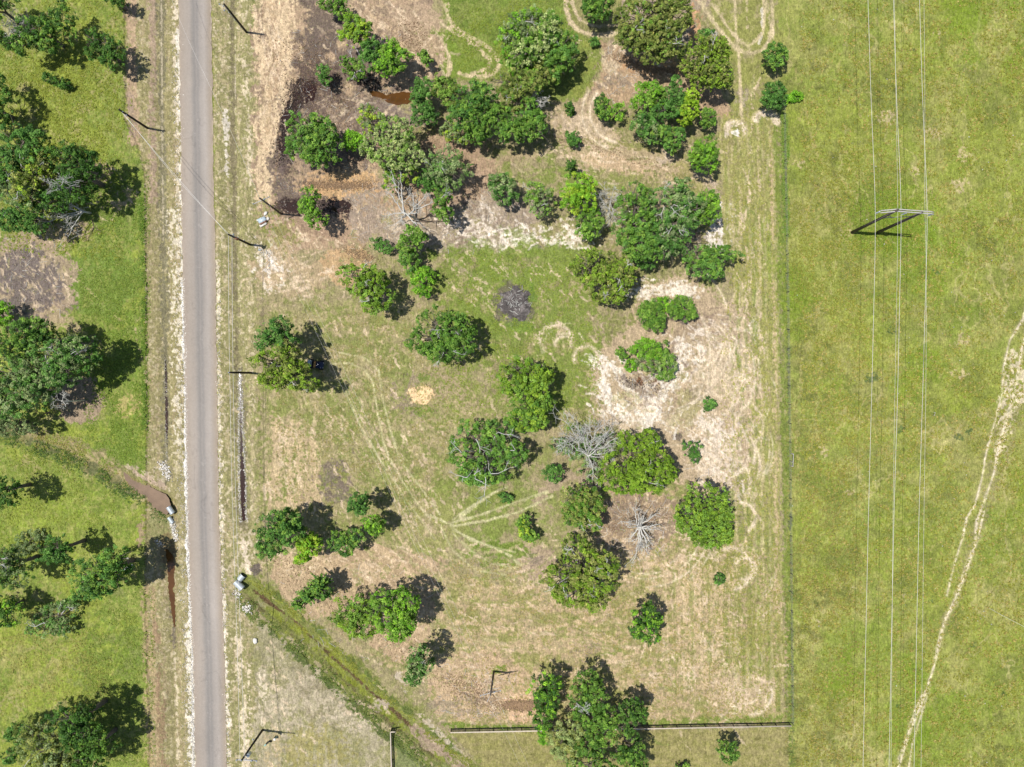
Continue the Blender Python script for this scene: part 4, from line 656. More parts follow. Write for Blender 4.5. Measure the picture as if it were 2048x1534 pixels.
# ------------------------------------------------------------------ trees
PAL = {  # leaf colours as they look in full sun
    'g': ((100, 138, 58), (128, 160, 78), (70, 110, 42)), 'b': ((108, 160, 44), (138, 182, 66), (78, 130, 30)),
    'y': ((136, 168, 48), (160, 184, 72), (98, 138, 36)), 'o': ((112, 126, 66), (146, 152, 96), (84, 104, 46)),
    'd': ((66, 104, 44), (92, 128, 58), (46, 80, 34)), 'e': ((80, 122, 58), (108, 148, 80), (56, 96, 44)),
    'gr': ((118, 138, 100), (146, 162, 126), (88, 110, 74)), 'p': ((146, 162, 114), (174, 186, 142), (108, 130, 84)),
    'k': ((108, 140, 44), (132, 160, 62), (84, 116, 34)), 'w': ((172, 174, 152), (192, 192, 172), (140, 146, 122)),
}
def crown(lobes, H, pal, rng, style='round', dens=1.0, leaf=1.0, clump=1.0, low=0.35, pal2=None, mixp=0.0):
    """leaf faces of one crown. lobes in world metres: (x, y, zc, rx, ry, rz)"""
    CE = []; CR = []; CC = []
    for (x, y, zc, rx, ry, rz) in lobes:
        rm = math.sqrt(rx * ry)
        if style == 'frond':
            nb = int(44 * dens * max(1.0, rm)); 
            for b in range(nb):
                a = rng.uniform(0, 2 * math.pi); h = rng.uniform(-0.9, 0.95); rr = (1 - max(h, -0.2) * 0.75) * rng.uniform(0.55, 1.12)
                ln = max(3, int(rm * rr / 0.2))
                for k in range(ln):
                    f = (k + 1) / ln
                    cx = x + math.cos(a) * rx * rr * f; cy = y + math.sin(a) * ry * rr * f; cz = zc + rz * h + 0.25 * rm * f * 0.6
                    CE.append((cx, cy, cz)); CR.append(0.24 * clump * (1.2 - 0.75 * f)); CC.append(rng.uniform(0.75, 1.2))
            continue
        cr0 = 0.36 * clump * min(1.0, 0.6 + rm / 6)
        n = int(1.35 * dens * 2 * rm * rm / cr0 ** 2) + 6
        ph = rng.uniform(0, 6.28, 4)
        for _ in range(n):
            u = rng.uniform(-low, 1); a = rng.uniform(0, 2 * math.pi); s = math.sqrt(1 - u * u)
            bump = 1 + 0.10 * math.sin(3 * a + ph[0]) + 0.08 * math.sin(5 * a + ph[1]) + 0.08 * math.sin(9 * a + ph[2] + 4 * u) + 0.08 * math.sin(7 * u + ph[3] + 2 * a)
            f = bump * (rng.uniform(0.84, 1.0) if rng.rand() < 0.8 else rng.uniform(0.4, 0.85))
            if style == 'spiky' and u < .5: f *= rng.uniform(0.8, 1.2)
            CE.append((x + rx * s * math.cos(a) * f, y + ry * s * math.sin(a) * f, zc + rz * u * f)); CR.append(cr0 * rng.uniform(0.5, 1.5)); CC.append(rng.uniform(0.62, 1.28))
            if rng.rand() < .22: f2 = f * rng.uniform(1.02, 1.16); CE.append((x + rx * s * math.cos(a) * f2, y + ry * s * math.sin(a) * f2, zc + rz * u * f2)); CR.append(cr0 * .45); CC.append(rng.uniform(0.7, 1.2))
    CE = np.array(CE); CR = np.array(CR); CC = np.array(CC); nc = len(CE)
    gap = fbm(1.5, 2, 401, X=CE[:, 0] + 50, Y=CE[:, 1] + 0.5 * CE[:, 2] + 50); keep = gap > 0.39; keep |= rng.rand(nc) < 0.2
    CE, CR, CC = CE[keep], CR[keep], CC[keep]; nc = len(CE)
    per = np.maximum(7, (31 * (CR / 0.36) ** 1.4 / leaf ** 1.3)).astype(int)
    ci = np.repeat(np.arange(nc), per); n = len(ci)
    d = rng.normal(size=(n, 3)); d[:, 2] += 0.35; d /= np.linalg.norm(d, axis=1)[:, None]
    rad = rng.uniform(0.35, 1.0, n) ** 0.6
    el = rng.uniform(.6, 1.5, nc)[ci]; ea = rng.uniform(0, 3.14, nc)[ci]; ex = d[:, 0] * np.cos(ea) + d[:, 1] * np.sin(ea); ey = (-d[:, 0] * np.sin(ea) + d[:, 1] * np.cos(ea)) / el; ex = ex * el
    dd = np.stack([ex * np.cos(ea) - ey * np.sin(ea), ex * np.sin(ea) + ey * np.cos(ea), d[:, 2] * .8], 1); pos = CE[ci] + dd * (CR[ci] * rad)[:, None]
    nrm = d * 0.6 + np.array([0, 0, 0.75]) + rng.normal(size=(n, 3)) * 0.38; nrm /= np.linalg.norm(nrm, axis=1)[:, None]
    t = np.cross(nrm, rng.normal(size=(n, 3))); t /= np.linalg.norm(t, axis=1)[:, None] + 1e-9; b = np.cross(nrm, t)
    ln = 0.122 * leaf * rng.uniform(0.7, 1.35, n); wd = ln * rng.uniform(0.45, 0.7, n)
    droop = nrm * (-0.18 * ln)[:, None]
    Vv = np.stack([pos + t * ln[:, None] + droop, pos + b * wd[:, None], pos - t * ln[:, None] + droop, pos - b * wd[:, None]], 1).reshape(-1, 3)
    Vv[:, 2] = np.maximum(Vv[:, 2], 0.03)
    P3 = alb(PAL[pal]); P4 = alb(PAL[pal2]) if pal2 else P3
    cc = rng.rand(nc); sel = (rng.rand(nc) < mixp)
    base = np.where((cc < .5)[:, None], P3[0] + (P3[2] - P3[0]) * (1 - 2 * np.minimum(cc, .5))[:, None], P3[0] + (P3[1] - P3[0]) * (2 * np.maximum(cc, .5) - 1)[:, None])
    base2 = P4[0] + (P4[1] - P4[0]) * cc[:, None]
    base = np.where(sel[:, None], base2, base) * CC[:, None]
    colr = base[ci] * rng.uniform(0.76, 1.26, n)[:, None] * np.array([1.82, 1.82, 1.30])
    yl = rng.rand(n) < 0.05; colr[yl] = colr[yl] * np.array([1.5, 1.25, 1.2])
    return Vv, np.arange(4 * n).reshape(-1, 4), np.repeat(np.clip(colr, 0.004, 0.8), 4, 0)

def limb(mb, p0, p1, r0, r1, rng, sag=0.12, seg=5, n=6):
    p0 = np.array(p0, float); p1 = np.array(p1, float); L_ = np.linalg.norm(p1 - p0)
    t = np.linspace(0, 1, n)[:, None]; P_ = p0 + (p1 - p0) * t
    P_[1:-1] += rng.normal(size=(n - 2, 3)) * L_ * sag * 0.35
    P_[:, 2] += (np.sin(t[:, 0] * math.pi) * L_ * sag)
    mb.tube(P_, r0 + (r1 - r0) * t[:, 0], seg, cap=False); return P_
def branching(mb, p, d, L_, r, rng, depth, spread=0.6, zmin=0.1, flat=1.0):
    n = 5; P_ = [np.array(p)]
    d = np.array(d, float); d /= np.linalg.norm(d)
    for k in range(n):
        d = d + rng.normal(size=3) * 0.16; d[2] *= flat; d /= np.linalg.norm(d); q_ = P_[-1] + d * L_ / n; q_[2] = max(q_[2], zmin); P_.append(q_)
    r = max(r, .022); mb.tube(np.array(P_), np.linspace(r, r * 0.55, n + 1), 5 if r > .04 else 4, cap=False)
    if depth <= 0: return
    for k in range(rng.randint(2, 5)):
        i = rng.randint(2, n + 1); dd = d + rng.normal(size=3) * spread; branching(mb, P_[i], dd, L_ * rng.uniform(0.45, 0.75), max(r * 0.5, 0.012), rng, depth - 1, spread, zmin, flat)

TREE_N = 0
def T(name, label, cat, H, lobes, pal, style='round', base=None, group=None, **kw):
    """lobes: (px, py, r) or (px, py, rx, ry) as seen in the photograph at crown height"""
    global TREE_N; TREE_N += 1
    rng = np.random.RandomState(900 + TREE_N * 7)
    deadtw = kw.pop('twigs', 0); twl = kw.pop('twlen', .5); topz = []
    wl = []; H = H * 1.2 if H > 3 else H
    for lo in lobes:
        x, y = lo[0], lo[1]; rx = lo[2]; ry = lo[3] if len(lo) > 3 else lo[2]; hf = lo[4] if len(lo) > 4 else 1.0
        rm = math.sqrt(rx * ry) * K
        rz = min(0.45 * H * hf, max(0.5 * rm, 0.3 * H * hf)) if H > 2.2 else 0.6 * H * hf
        zc = H * hf - rz
        if H < 2.2: zc = H * hf - rz
        f = K * (CAMH - zc) / CAMH
        wl.append(((x - 1024) * f, -(y - 767) * f, zc, rx * f * 1.02, ry * f * 1.02, rz))
    if base is None:
        wgt = np.array([l[3] * l[4] for l in wl]); bx = float((np.array([l[0] for l in wl]) * wgt).sum() / wgt.sum()); by = float((np.array([l[1] for l in wl]) * wgt).sum() / wgt.sum())
    else: bx, by, _ = W(base[0], base[1])
    g0 = gz(bx / K + 1024, -by / K + 767)
    root = empty(name, (bx, by, g0)); tag(root, label, cat, group)
    Vv, Ff, Cc = crown([(l[0] - bx, l[1] - by, l[2], l[3], l[4], l[5]) for l in wl], H, pal, rng, style, **kw)
    mesh_obj('crown', Vv, Ff, M['leaf'], root, col=Cc)
    mb = MB(); rt = max(0.05, 0.028 * H + 0.02 * max(l[3] for l in wl)); fork = np.array([0, 0, H * 0.32])
    mb.tube([[0, 0, -0.4], [rng.normal() * .03, rng.normal() * .03, H * .12], fork], [rt * 1.3, rt, rt * .85], 8)
    for l in wl:
        c = np.array([l[0] - bx, l[1] - by, l[2] + 0.1 * l[5]]); P_ = limb(mb, fork, c, rt * .75, rt * .35, rng)
        k = 3 + int(l[3] * 2.2)
        for j in range(k):
            a = 2 * math.pi * (j + rng.rand() * .6) / k; rr = rng.uniform(.55, .88)
            tip = c + np.array([math.cos(a) * l[3] * rr, math.sin(a) * l[4] * rr, l[5] * rng.uniform(-.1, .45)])
            Q = limb(mb, P_[rng.randint(2, 6)], tip, rt * .32, 0.02, rng, 0.08)
            for m_ in range(2):
                limb(mb, Q[rng.randint(2, 5)], tip + rng.normal(size=3) * 0.3 * l[3] * np.array([1, 1, .5]), rt * .14, 0.012, rng, 0.08, 4, 4)
    mb.build('trunk', M['bark'], root)
    if deadtw:
        mb = MB()
        for j in range(deadtw):
            l = wl[rng.randint(len(wl))]; a = rng.uniform(0, 6.28); c = np.array([l[0] - bx, l[1] - by, l[2] + l[5] * (rng.uniform(.55, .8) if twl < .6 else 1.0)])
            o = c + np.array([math.cos(a) * l[3] * .3, math.sin(a) * l[4] * .3, 0])
            limb(mb, fork * .9, o, .09, .05, rng, 0.05, 5, 6); branching(mb, o, (math.cos(a), math.sin(a), .35 if twl < .6 else .12), l[3] * twl, .05 if twl < .6 else .06, rng, 2, .7)
        mb.build('bare_branches', M['deadwood'], root)
    return root

def DEAD(name, label, base, H, limbs, mat='deadwood', seed=1, r0=0.16, depth=2, spread=.6, cat='dead tree', group=None, lean=None, fine=0, flat=1.0):
    """limbs: (px,py,z) tips the main branches reach for"""
    rng = np.random.RandomState(seed); bx, by, _ = W(*base); g0 = gz(*base)
    root = empty(name, (bx, by, g0)); tag(root, label, cat, group)
    top = np.array([0, 0, H * .45]) if lean is None else np.array([W(lean[0], lean[1], lean[2])[0] - bx, W(lean[0], lean[1], lean[2])[1] - by, lean[2]])
    mb = MB(); mb.tube([[0, 0, -.3], top * .5 + rng.normal(size=3) * .05, top], [r0 * 1.3, r0, r0 * .8], 7); mb.build('trunk', M[mat], root)
    mb = MB()
    for (px, py, z) in limbs:
        x, y, _ = W(px, py, z); tip = np.array([x - bx, y - by, z]); s = top * rng.uniform(.6, 1)
        P_ = limb(mb, s, tip, r0 * .6, .03, rng, 0.06, 5, 8); dl = np.linalg.norm(tip - s)
        for k in range(3 + fine):
            i = rng.randint(2, 8); dd = (tip - s) / dl + rng.normal(size=3) * spread
            branching(mb, P_[i], dd, dl * rng.uniform(.22, .42), r0 * .22, rng, depth, spread, flat=flat)
    mb.build('branches', M[mat], root); return root

GW = 'trees of the pasture west of the road'; GL = 'trees scattered over the cleared lot'; GS = 'shrubs scattered over the cleared lot'
# ---- west of the road
T('cedar_tree', 'dark green spreading tree nearest the top left corner beside a bare grey shrub', 'tree', 6, [(70, 58, 28), (122, 48, 30, 34), (45, 92, 26, 18), (98, 82, 24)], 'd', 'spiky', group=GW, pal2='g', mixp=.3)
DEAD('bare_shrub', 'leafless pale grey shrub west of the dark tree in the top left corner', (32, 48), 3, [(10, 30, 2), (14, 52, 2), (22, 72, 2), (44, 74, 2), (50, 40, 2), (30, 22, 2), (40, 60, 2.4)], seed=4, r0=.06, fine=5, cat='dead shrub')
T('broadleaf_tree', 'dark tree cut off by the top left corner of the photo', 'tree', 6, [(8, 4, 24, 16), (-14, 22, 22)], 'd', group=GW)
T('bush', 'low dark bush on the left edge just below the bare grey shrub', 'bush', 2.2, [(6, 76, 14, 10), (18, 88, 10, 8)], 'd', group=GW)
T('cedar_tree', 'ragged dark tree of separate clumps west of the dirt track near the top', 'tree', 5, [(188, 74, 15), (214, 88, 18), (190, 106, 17), (236, 104, 16), (226, 122, 22, 20)], 'd', 'spiky', group=GW, dens=.8)
T('bush', 'small dark ragged bush alone in the grass below the clumped cedar', 'bush', 2, [(103, 158, 12, 9), (122, 168, 14, 10), (136, 174, 12, 8)], 'd', 'spiky', group=GW, dens=.8)
T('broadleaf_tree', 'small dark tree poking in at the top edge beside the verge', 'tree', 4, [(222, -4, 14, 10), (238, 0, 14, 12)], 'd', group=GW)
T('broadleaf_tree', 'very dark tree on the left edge above the big western grove', 'tree', 7, [(-28, 200, 44, 60), (-8, 235, 30)], 'd', group=GW)
T('oak_tree', 'green northern tree of the big grove on the left edge', 'tree', 9.5, [(48, 292, 48, 42), (20, 330, 30), (80, 320, 28)], 'e', group=GW)
T('oak_tree', 'yellowish green tree in the middle of the big western grove', 'tree', 9, [(70, 350, 34, 30), (95, 325, 24, 22), (60, 385, 24)], 'o', group=GW, pal2='y', mixp=.4, twigs=4)
T('oak_tree', 'darkest tree on the east side of the big western grove', 'tree', 9, [(140, 322, 40, 34), (168, 342, 34, 34), (150, 378, 36, 28)], 'd', group=GW)
T('broadleaf_tree', 'grey green tree at the southwest corner of the big western grove', 'tree', 8, [(22, 375, 34, 30), (-10, 345, 30), (70, 400, 30, 22)], 'gr', group=GW, pal2='e', mixp=.5, twigs=4)
T('broadleaf_tree', 'mid green tree at the southern tip of the big western grove', 'tree', 7, [(48, 428, 34, 30), (20, 440, 24), (78, 448, 14, 22), (110, 405, 24, 18)], 'e', group=GW, twigs=2)
DEAD('dead_tree', 'long bare fallen dead tree lying along the south edge of the western grove', (182, 426), 1.5, [(150, 412, 3), (120, 418, 3.5), (96, 436, 4), (80, 450, 3), (134, 440, 2.5), (140, 470, 2), (128, 402, 3)], seed=11, r0=.16, fine=2, lean=(168, 424, 2.4))
DEAD('dead_branch', 'white forked dead branch sticking out of the western grove canopy', (190, 410), 11.2, [(94, 366, 11.6), (130, 364, 11.5), (124, 356, 11.8), (104, 384, 11), (112, 364, 11.6)], seed=13, r0=.1, lean=(114, 376, 10.6), fine=1, cat='dead branch')
T('broadleaf_tree', 'bright green bush on the left edge above the second western grove', 'tree', 4, [(8, 626, 22, 22), (-14, 640, 20)], 'b', group=GW)
T('oak_tree', 'large dark oak on the east side of the second western grove', 'tree', 9.5, [(110, 700, 44, 38), (150, 712, 40, 34), (130, 742, 40, 32), (172, 700, 24)], 'e', group=GW, pal2='gr', mixp=.3, twigs=4)
T('oak_tree', 'dark oak at the north of the second western grove', 'tree', 10, [(60, 668, 44, 30), (30, 690, 40, 30), (86, 660, 26, 18)], 'd', group=GW, pal2='g', mixp=.4)
T('oak_tree', 'grey green oak on the left edge in the middle of the second western grove', 'tree', 9, [(28, 745, 50, 38), (72, 740, 34), (-5, 780, 34)], 'gr', group=GW, pal2='e', mixp=.5)
T('oak_tree', 'soft green oak in the south of the second western grove', 'tree', 9, [(62, 790, 40, 30), (24, 812, 36, 28), (90, 770, 26)], 'e', group=GW, pal2='gr', mixp=.4)
T('broadleaf_tree', 'loose pale leafed tree hanging over the creek on the left edge', 'tree', 6, [(20, 852, 28, 20), (52, 852, 22, 16), (-14, 840, 26)], 'gr', group=GW, dens=.7)
DEAD('dead_tree', 'white dead snag standing beside the second western grove', (172, 800), 7, [(110, 798, 7.4), (122, 786, 7), (118, 812, 7), (134, 810, 6.6), (130, 792, 7.4)], seed=17, r0=.12, lean=(126, 802, 6.4))
DEAD('dead_branch', 'long curved dark branch reaching east over the bare soil near the creek', (100, 826), 2.5, [(62, 822, 2.6), (78, 836, 2.8), (110, 820, 2.2)], mat='brownwood', seed=19, r0=.12, cat='dead branch')
T('broadleaf_tree', 'very dark round tree on the left edge with its shadow detached to the east', 'tree', 8, [(16, 985, 26, 28), (-10, 975, 24)], 'd', group=GW)
T('broadleaf_tree', 'small slender tree with a detached dark shadow northeast of it', 'tree', 8.2, [(118, 1092, 24, 22), (108, 1108, 18, 14), (134, 1106, 14)], 'e', group=GW)
T('bush', 'soft grey green thicket low in the grass west of the slender tree', 'bush', 1.6, [(62, 1078, 26, 20), (84, 1066, 16, 12), (44, 1100, 18, 12)], 'gr', group=GW, dens=.5, leaf=.8)
T('broadleaf_tree', 'grey topped tree on the left edge below the soft thicket', 'tree', 8, [(12, 1130, 34, 30), (36, 1150, 26, 24), (20, 1108, 20)], 'gr', group=GW, pal2='d', mixp=.5, twigs=5)
T('broadleaf_tree', 'dark bushy tree with bright green tips at the left edge', 'tree', 6, [(16, 1226, 30, 28), (-8, 1210, 24)], 'd', group=GW, pal2='b', mixp=.3)
T('oak_tree', 'large round oak beside the ditch whose shadow falls on the orange water', 'tree', 10, [(202, 1144, 42, 40), (230, 1122, 34, 30), (190, 1172, 36, 26), (240, 1148, 20)], 'e', group=GW, pal2='g', mixp=.4)
T('broadleaf_tree', 'half fallen grey green tree sprawling southwest of the large ditch oak', 'tree', 2.8, [(118, 1226, 34, 22), (86, 1252, 26, 20), (140, 1206, 20, 12), (128, 1258, 20, 14)], 'gr', 'spiky', group=GW, dens=.6, pal2='e', mixp=.5, twigs=5)
T('oak_tree', 'olive topped oak in the grove on the bottom left edge', 'tree', 9, [(100, 1490, 52, 48), (70, 1460, 30), (130, 1520, 40)], 'o', group=GW, pal2='gr', mixp=.3, twigs=3)
T('oak_tree', 'dark tree on the northeast side of the bottom left grove', 'tree', 9.5, [(140, 1432, 40, 26), (165, 1462, 34, 30), (176, 1420, 18, 14)], 'd', group=GW)
T('oak_tree', 'deep green tree on the east side of the bottom left grove', 'tree', 8, [(192, 1482, 38, 32), (178, 1520, 34, 26)], 'd', group=GW, pal2='g', mixp=.25)
T('broadleaf_tree', 'small dark tree on the northwest side of the bottom left grove', 'tree', 5, [(44, 1462, 24, 20), (28, 1508, 20, 14)], 'd', group=GW, pal2='e', mixp=.3)
# ---- the cleared lot, north
T('broadleaf_tree', 'green tree cut by the top edge above the yellow green sapling', 'tree', 5, [(662, 6, 24, 16), (684, 20, 18, 14)], 'g', group=GL)
T('broadleaf_tree', 'light yellow green thin crowned tree near the top of the lot', 'tree', 6.5, [(708, 50, 22, 18), (722, 70, 24, 18), (700, 72, 20, 18), (730, 58, 14)], 'y', group=GL, dens=.8, pal2='g', mixp=.4)
T('broadleaf_tree', 'round green tree southeast of the yellow green tree', 'tree', 6.5, [(790, 118, 28, 28), (776, 100, 22), (776, 134, 26, 18)], 'g', group=GL, pal2='b', mixp=.4)
T('broadleaf_tree', 'blue green tree between the round green tree and the bare leaning trunk', 'tree', 6, [(748, 102, 22, 18), (742, 124, 22, 18)], 'e', group=GL)
T('broadleaf_tree', 'leaning sparse tree with visible dark limbs over the black wet shadow', 'tree', 5, [(705, 132, 24, 12), (714, 148, 20, 14), (690, 124, 12, 7)], 'g', 'spiky', group=GL, dens=.6, twigs=3)
T('shrub', 'small grey green shrub west of the dark wet shadow', 'shrub', 3.6, [(647, 145, 13, 14), (650, 160, 11, 10)], 'e', group=GS)
T('shrub', 'little pointed shrub inside the bare loop west of the green meadow', 'shrub', 3.4, [(848, 110, 9, 9), (854, 120, 10, 9)], 'g', 'spiky', group=GS)
T('oak_tree', 'full round green oak standing in dark mud near the road', 'tree', 7.5, [(618, 250, 36, 24), (625, 285, 50, 38), (640, 310, 32, 22), (600, 270, 26), (650, 270, 26)], 'g', group=GL, pal2='e', mixp=.3)
T('broadleaf_tree', 'thin see through tree north of the pale flowering oak', 'tree', 4.5, [(735, 225, 20, 14), (742, 250, 22, 20), (762, 240, 12)], 'gr', 'spiky', group=GL, dens=.45, pal2='y', mixp=.4)
T('oak_tree', 'pale flowering oak with creamy green clumps west of the feathery tree', 'tree', 8, [(788, 262, 36, 28), (785, 300, 48, 38), (815, 315, 34, 28), (750, 296, 26, 22)], 'p', group=GL, clump=.75, pal2='g', mixp=.25)
T('bush', 'bright green bush at the west foot of the pale flowering oak', 'bush', 4, [(704, 278, 16, 16), (716, 284, 12), (700, 292, 9)], 'b', group=GS)
T('broadleaf_tree', 'green tree below the pale flowering oak beside the bare branches', 'tree', 5, [(810, 345, 32, 20), (782, 366, 16, 18)], 'g', 'spiky', group=GL, dens=.55, pal2='y', mixp=.3)
T('broadleaf_tree', 'feathery grey green tree east of the pale flowering oak', 'tree', 7, [(885, 320, 36, 26), (905, 345, 32, 26), (870, 340, 24)], 'gr', 'spiky', group=GL, leaf=.8, pal2='e', mixp=.3, twigs=3)
T('broadleaf_tree', 'dark green small tree tucked under the feathery grey tree', 'tree', 4, [(858, 355, 20, 16), (852, 370, 14), (872, 366, 12)], 'e', group=GL)
T('broadleaf_tree', 'upright sparse green tree south of the feathery grey tree', 'tree', 6.5, [(888, 392, 18, 16), (882, 412, 16, 20), (894, 430, 14, 14)], 'g', 'spiky', group=GL, dens=.7)
DEAD('dead_tree', 'large bare white limbed dead tree beside the upright sparse tree', (838, 440), 6, [(850, 392, 7), (880, 400, 7), (802, 352, 6), (780, 385, 6), (776, 430, 5), (800, 442, 5.5), (838, 455, 5), (838, 425, 6.5), (790, 450, 5), (786, 360, 6)], seed=23, r0=.2, fine=1, lean=(806, 425, 4.5))
T('shrub', 'round grey green shrub tree on bare soil north of the white clay', 'tree', 5, [(1003, 372, 26, 22), (1010, 392, 24, 16), (985, 362, 12)], 'e', group=GL, pal2='gr', mixp=.4)
T('broadleaf_tree', 'tall narrow green tree just east of a muddy black puddle', 'tree', 6.5, [(620, 392, 16, 16), (616, 415, 18, 18), (634, 438, 22, 18)], 'g', group=GL, pal2='b', mixp=.2)
T('broadleaf_tree', 'northern green tree of the short row south of the white dead tree', 'tree', 6, [(825, 470, 22, 16), (815, 490, 18, 16), (840, 480, 14)], 'g', group=GL)
T('broadleaf_tree', 'lower leaning green tree of the short row south of the white dead tree', 'tree', 4.5, [(815, 512, 18, 16), (822, 530, 16, 14)], 'g', group=GL, pal2='e', mixp=.4)
T('shrub', 'low sparse shrub west of the short row of green trees', 'shrub', 2.4, [(752, 486, 14, 11), (770, 494, 16, 12)], 'e', group=GS, dens=.6)
T('bush', 'bright green dome shaped bush at the south end of the short row', 'bush', 4.2, [(846, 560, 27, 28)], 'b', group=GS, leaf=.8)
# central north grove
T('oak_tree', 'dark green tree at the west tip of the central grove', 'tree', 6, [(848, 182, 26, 22), (838, 196, 16)], 'e', group=GL)
T('oak_tree', 'round dark tree at the southwest corner of the central grove', 'tree', 5.5, [(846, 228, 24, 22), (858, 236, 14)], 'e', group=GL)
T('oak_tree', 'olive tinted tree on the north side of the central grove', 'tree', 6.5, [(890, 178, 26, 22), (872, 164, 18, 14), (906, 200, 22)], 'o', group=GL, pal2='g', mixp=.6)
T('oak_tree', 'tall green tree in the middle of the central grove', 'tree', 8, [(935, 210, 36, 34), (948, 184, 24, 20), (925, 240, 26), (968, 190, 22)], 'e', group=GL, pal2='g', mixp=.3)
T('oak_tree', 'vivid dark green tree on the south side of the central grove', 'tree', 7, [(958, 250, 34, 30), (985, 232, 24), (950, 275, 20, 12)], 'g', group=GL, pal2='d', mixp=.3)
T('broadleaf_tree', 'pale feathery tree at the southern foot of the central grove', 'tree', 4, [(902, 262, 20, 20), (925, 278, 16, 12)], 'gr', 'spiky', group=GL, dens=.8, pal2='y', mixp=.3)
T('oak_tree', 'olive brown tree on the northeast side of the central grove', 'tree', 7.5, [(1035, 170, 34, 28), (1005, 165, 26, 20), (1068, 170, 22), (1030, 200, 26)], 'o', group=GL, pal2='g', mixp=.3, twigs=3)
T('oak_tree', 'broad green tree at the southeast corner of the central grove', 'tree', 7, [(1045, 235, 40, 36), (1020, 262, 28, 22), (1065, 255, 26)], 'g', group=GL, pal2='e', mixp=.2)
DEAD('dead_branch', 'spray of pale bare twigs on the east side of the central grove', (1055, 214), 5.5, [(1080, 185, 5.6), (1090, 194, 5.4), (1086, 205, 5.2), (1072, 180, 5.8)], seed=29, r0=.07, fine=3, lean=(1064, 194, 5.2), cat='dead branch')
# meadow grove
T('oak_tree', 'silvery green tree on the northwest side of the meadow thicket', 'tree', 7, [(1040, 52, 34, 26), (1020, 75, 24), (1065, 38, 24, 18)], 'gr', group=GL, pal2='b', mixp=.4, twigs=2)
T('oak_tree', 'light green viny tree in the middle of the meadow thicket', 'tree', 7.5, [(1080, 82, 38, 32), (1050, 110, 34, 26), (1100, 55, 26)], 'g', group=GL, pal2='p', mixp=.35, twigs=3)
T('oak_tree', 'bright green tree on the west side of the meadow thicket', 'tree', 6, [(1030, 110, 28, 26), (1045, 140, 26, 18)], 'b', group=GL, pal2='g', mixp=.5)
T('oak_tree', 'rounded green tree on the east side of the meadow thicket', 'tree', 6.5, [(1128, 92, 28, 28), (1125, 120, 26, 22), (1108, 130, 22)], 'g', group=GL, pal2='e', mixp=.4)
T('broadleaf_tree', 'olive tree at the south end of the meadow thicket', 'tree', 5.5, [(1080, 148, 32, 20), (1060, 160, 20, 14), (1105, 150, 16)], 'o', group=GL, pal2='g', mixp=.4)
T('broadleaf_tree', 'dark tree inside the curved dirt track at the top edge', 'tree', 5.5, [(1195, 12, 28, 24), (1182, 28, 20, 16), (1212, 10, 16)], 'd', group=GL, pal2='g', mixp=.4)
T('oak_tree', 'huge olive brown oak at the top edge right of the curved dirt track', 'tree', 8.5, [(1305, 62, 54, 46), (1270, 35, 40, 34), (1345, 35, 40, 36), (1330, 95, 34, 28), (1260, 72, 28, 24), (1300, 105, 32, 20), (1310, 8, 50, 24)], 'o', group=GL, clump=.75, pal2='g', mixp=.15, twigs=5)
T('oak_tree', 'round olive green oak southeast of the huge olive oak', 'tree', 7.5, [(1415, 128, 46, 46), (1400, 110, 32), (1435, 150, 30, 30), (1425, 98, 28, 22)], 'o', group=GL, clump=.75, pal2='k', mixp=.4, twigs=2)
T('broadleaf_tree', 'small blue green tree touching the north side of the round olive oak', 'tree', 4, [(1412, 72, 16, 11)], 'e', group=GL)
T('shrub', 'tiny grey green shrub in the meadow near the curved dirt track', 'shrub', 1.8, [(1188, 85, 9, 9)], 'e', group=GS)
T('broadleaf_tree', 'bright green northwest tree of the block below the orange soil', 'tree', 6, [(1295, 186, 26, 20), (1290, 206, 24, 18), (1315, 195, 20)], 'b', group=GL, pal2='g', mixp=.5)
T('broadleaf_tree', 'deep green middle tree of the block below the orange soil', 'tree', 6, [(1345, 196, 24, 26), (1330, 222, 26, 20), (1348, 168, 12, 12)], 'e', group=GL)
T('broadleaf_tree', 'yellow green tree on the east side of the block below the orange soil', 'tree', 6, [(1380, 195, 16, 18), (1376, 218, 20, 20), (1370, 235, 14)], 'y', group=GL, leaf=1.2, clump=.8)
T('bush', 'small round bush at the east end of the block below the orange soil', 'bush', 3.6, [(1414, 237, 18, 18)], 'g', group=GS)
T('broadleaf_tree', 'grey green southwest tree of the block below the orange soil', 'tree', 5.5, [(1285, 245, 24, 20), (1300, 262, 24, 18)], 'e', group=GL, pal2='gr', mixp=.3)
T('broadleaf_tree', 'green southernmost tree of the block below the orange soil', 'tree', 5, [(1348, 274, 22, 20), (1344, 292, 16, 12), (1320, 268, 18)], 'e', group=GL, pal2='g', mixp=.5)
T('bush', 'oval dark bush west of its round brighter twin', 'bush', 3.6, [(1204, 210, 14, 18), (1206, 226, 13, 14)], 'd', group=GS, pal2='g', mixp=.5)
T('bush', 'round brighter bush touching the oval dark bush', 'bush', 3.2, [(1234, 224, 17, 16)], 'g', group=GS, pal2='b', mixp=.4)
T('cedar_sapling', 'tiny leaning conifer sapling beside the bare path', 'sapling', 2.2, [(1139, 212, 8, 9), (1143, 222, 6, 7)], 'd', 'frond', group=GS, dens=.8)
T('shrub', 'single compact shrub on the bare soil south of the leaning sapling', 'shrub', 2.8, [(1145, 276, 13, 13), (1150, 284, 9, 7)], 'e', group=GS)
T('oak_tree', 'oval tree with a vivid green lower half at the east end of the bare slope', 'tree', 6, [(1408, 298, 26, 24), (1412, 322, 26, 22), (1400, 312, 22)], 'g', group=GL, pal2='b', mixp=.35)
T('cedar_sapling', 'small pointed conifer touching the north side of the lime green tree', 'sapling', 4.5, [(1144, 332, 12, 13)], 'd', 'frond', group=GS)
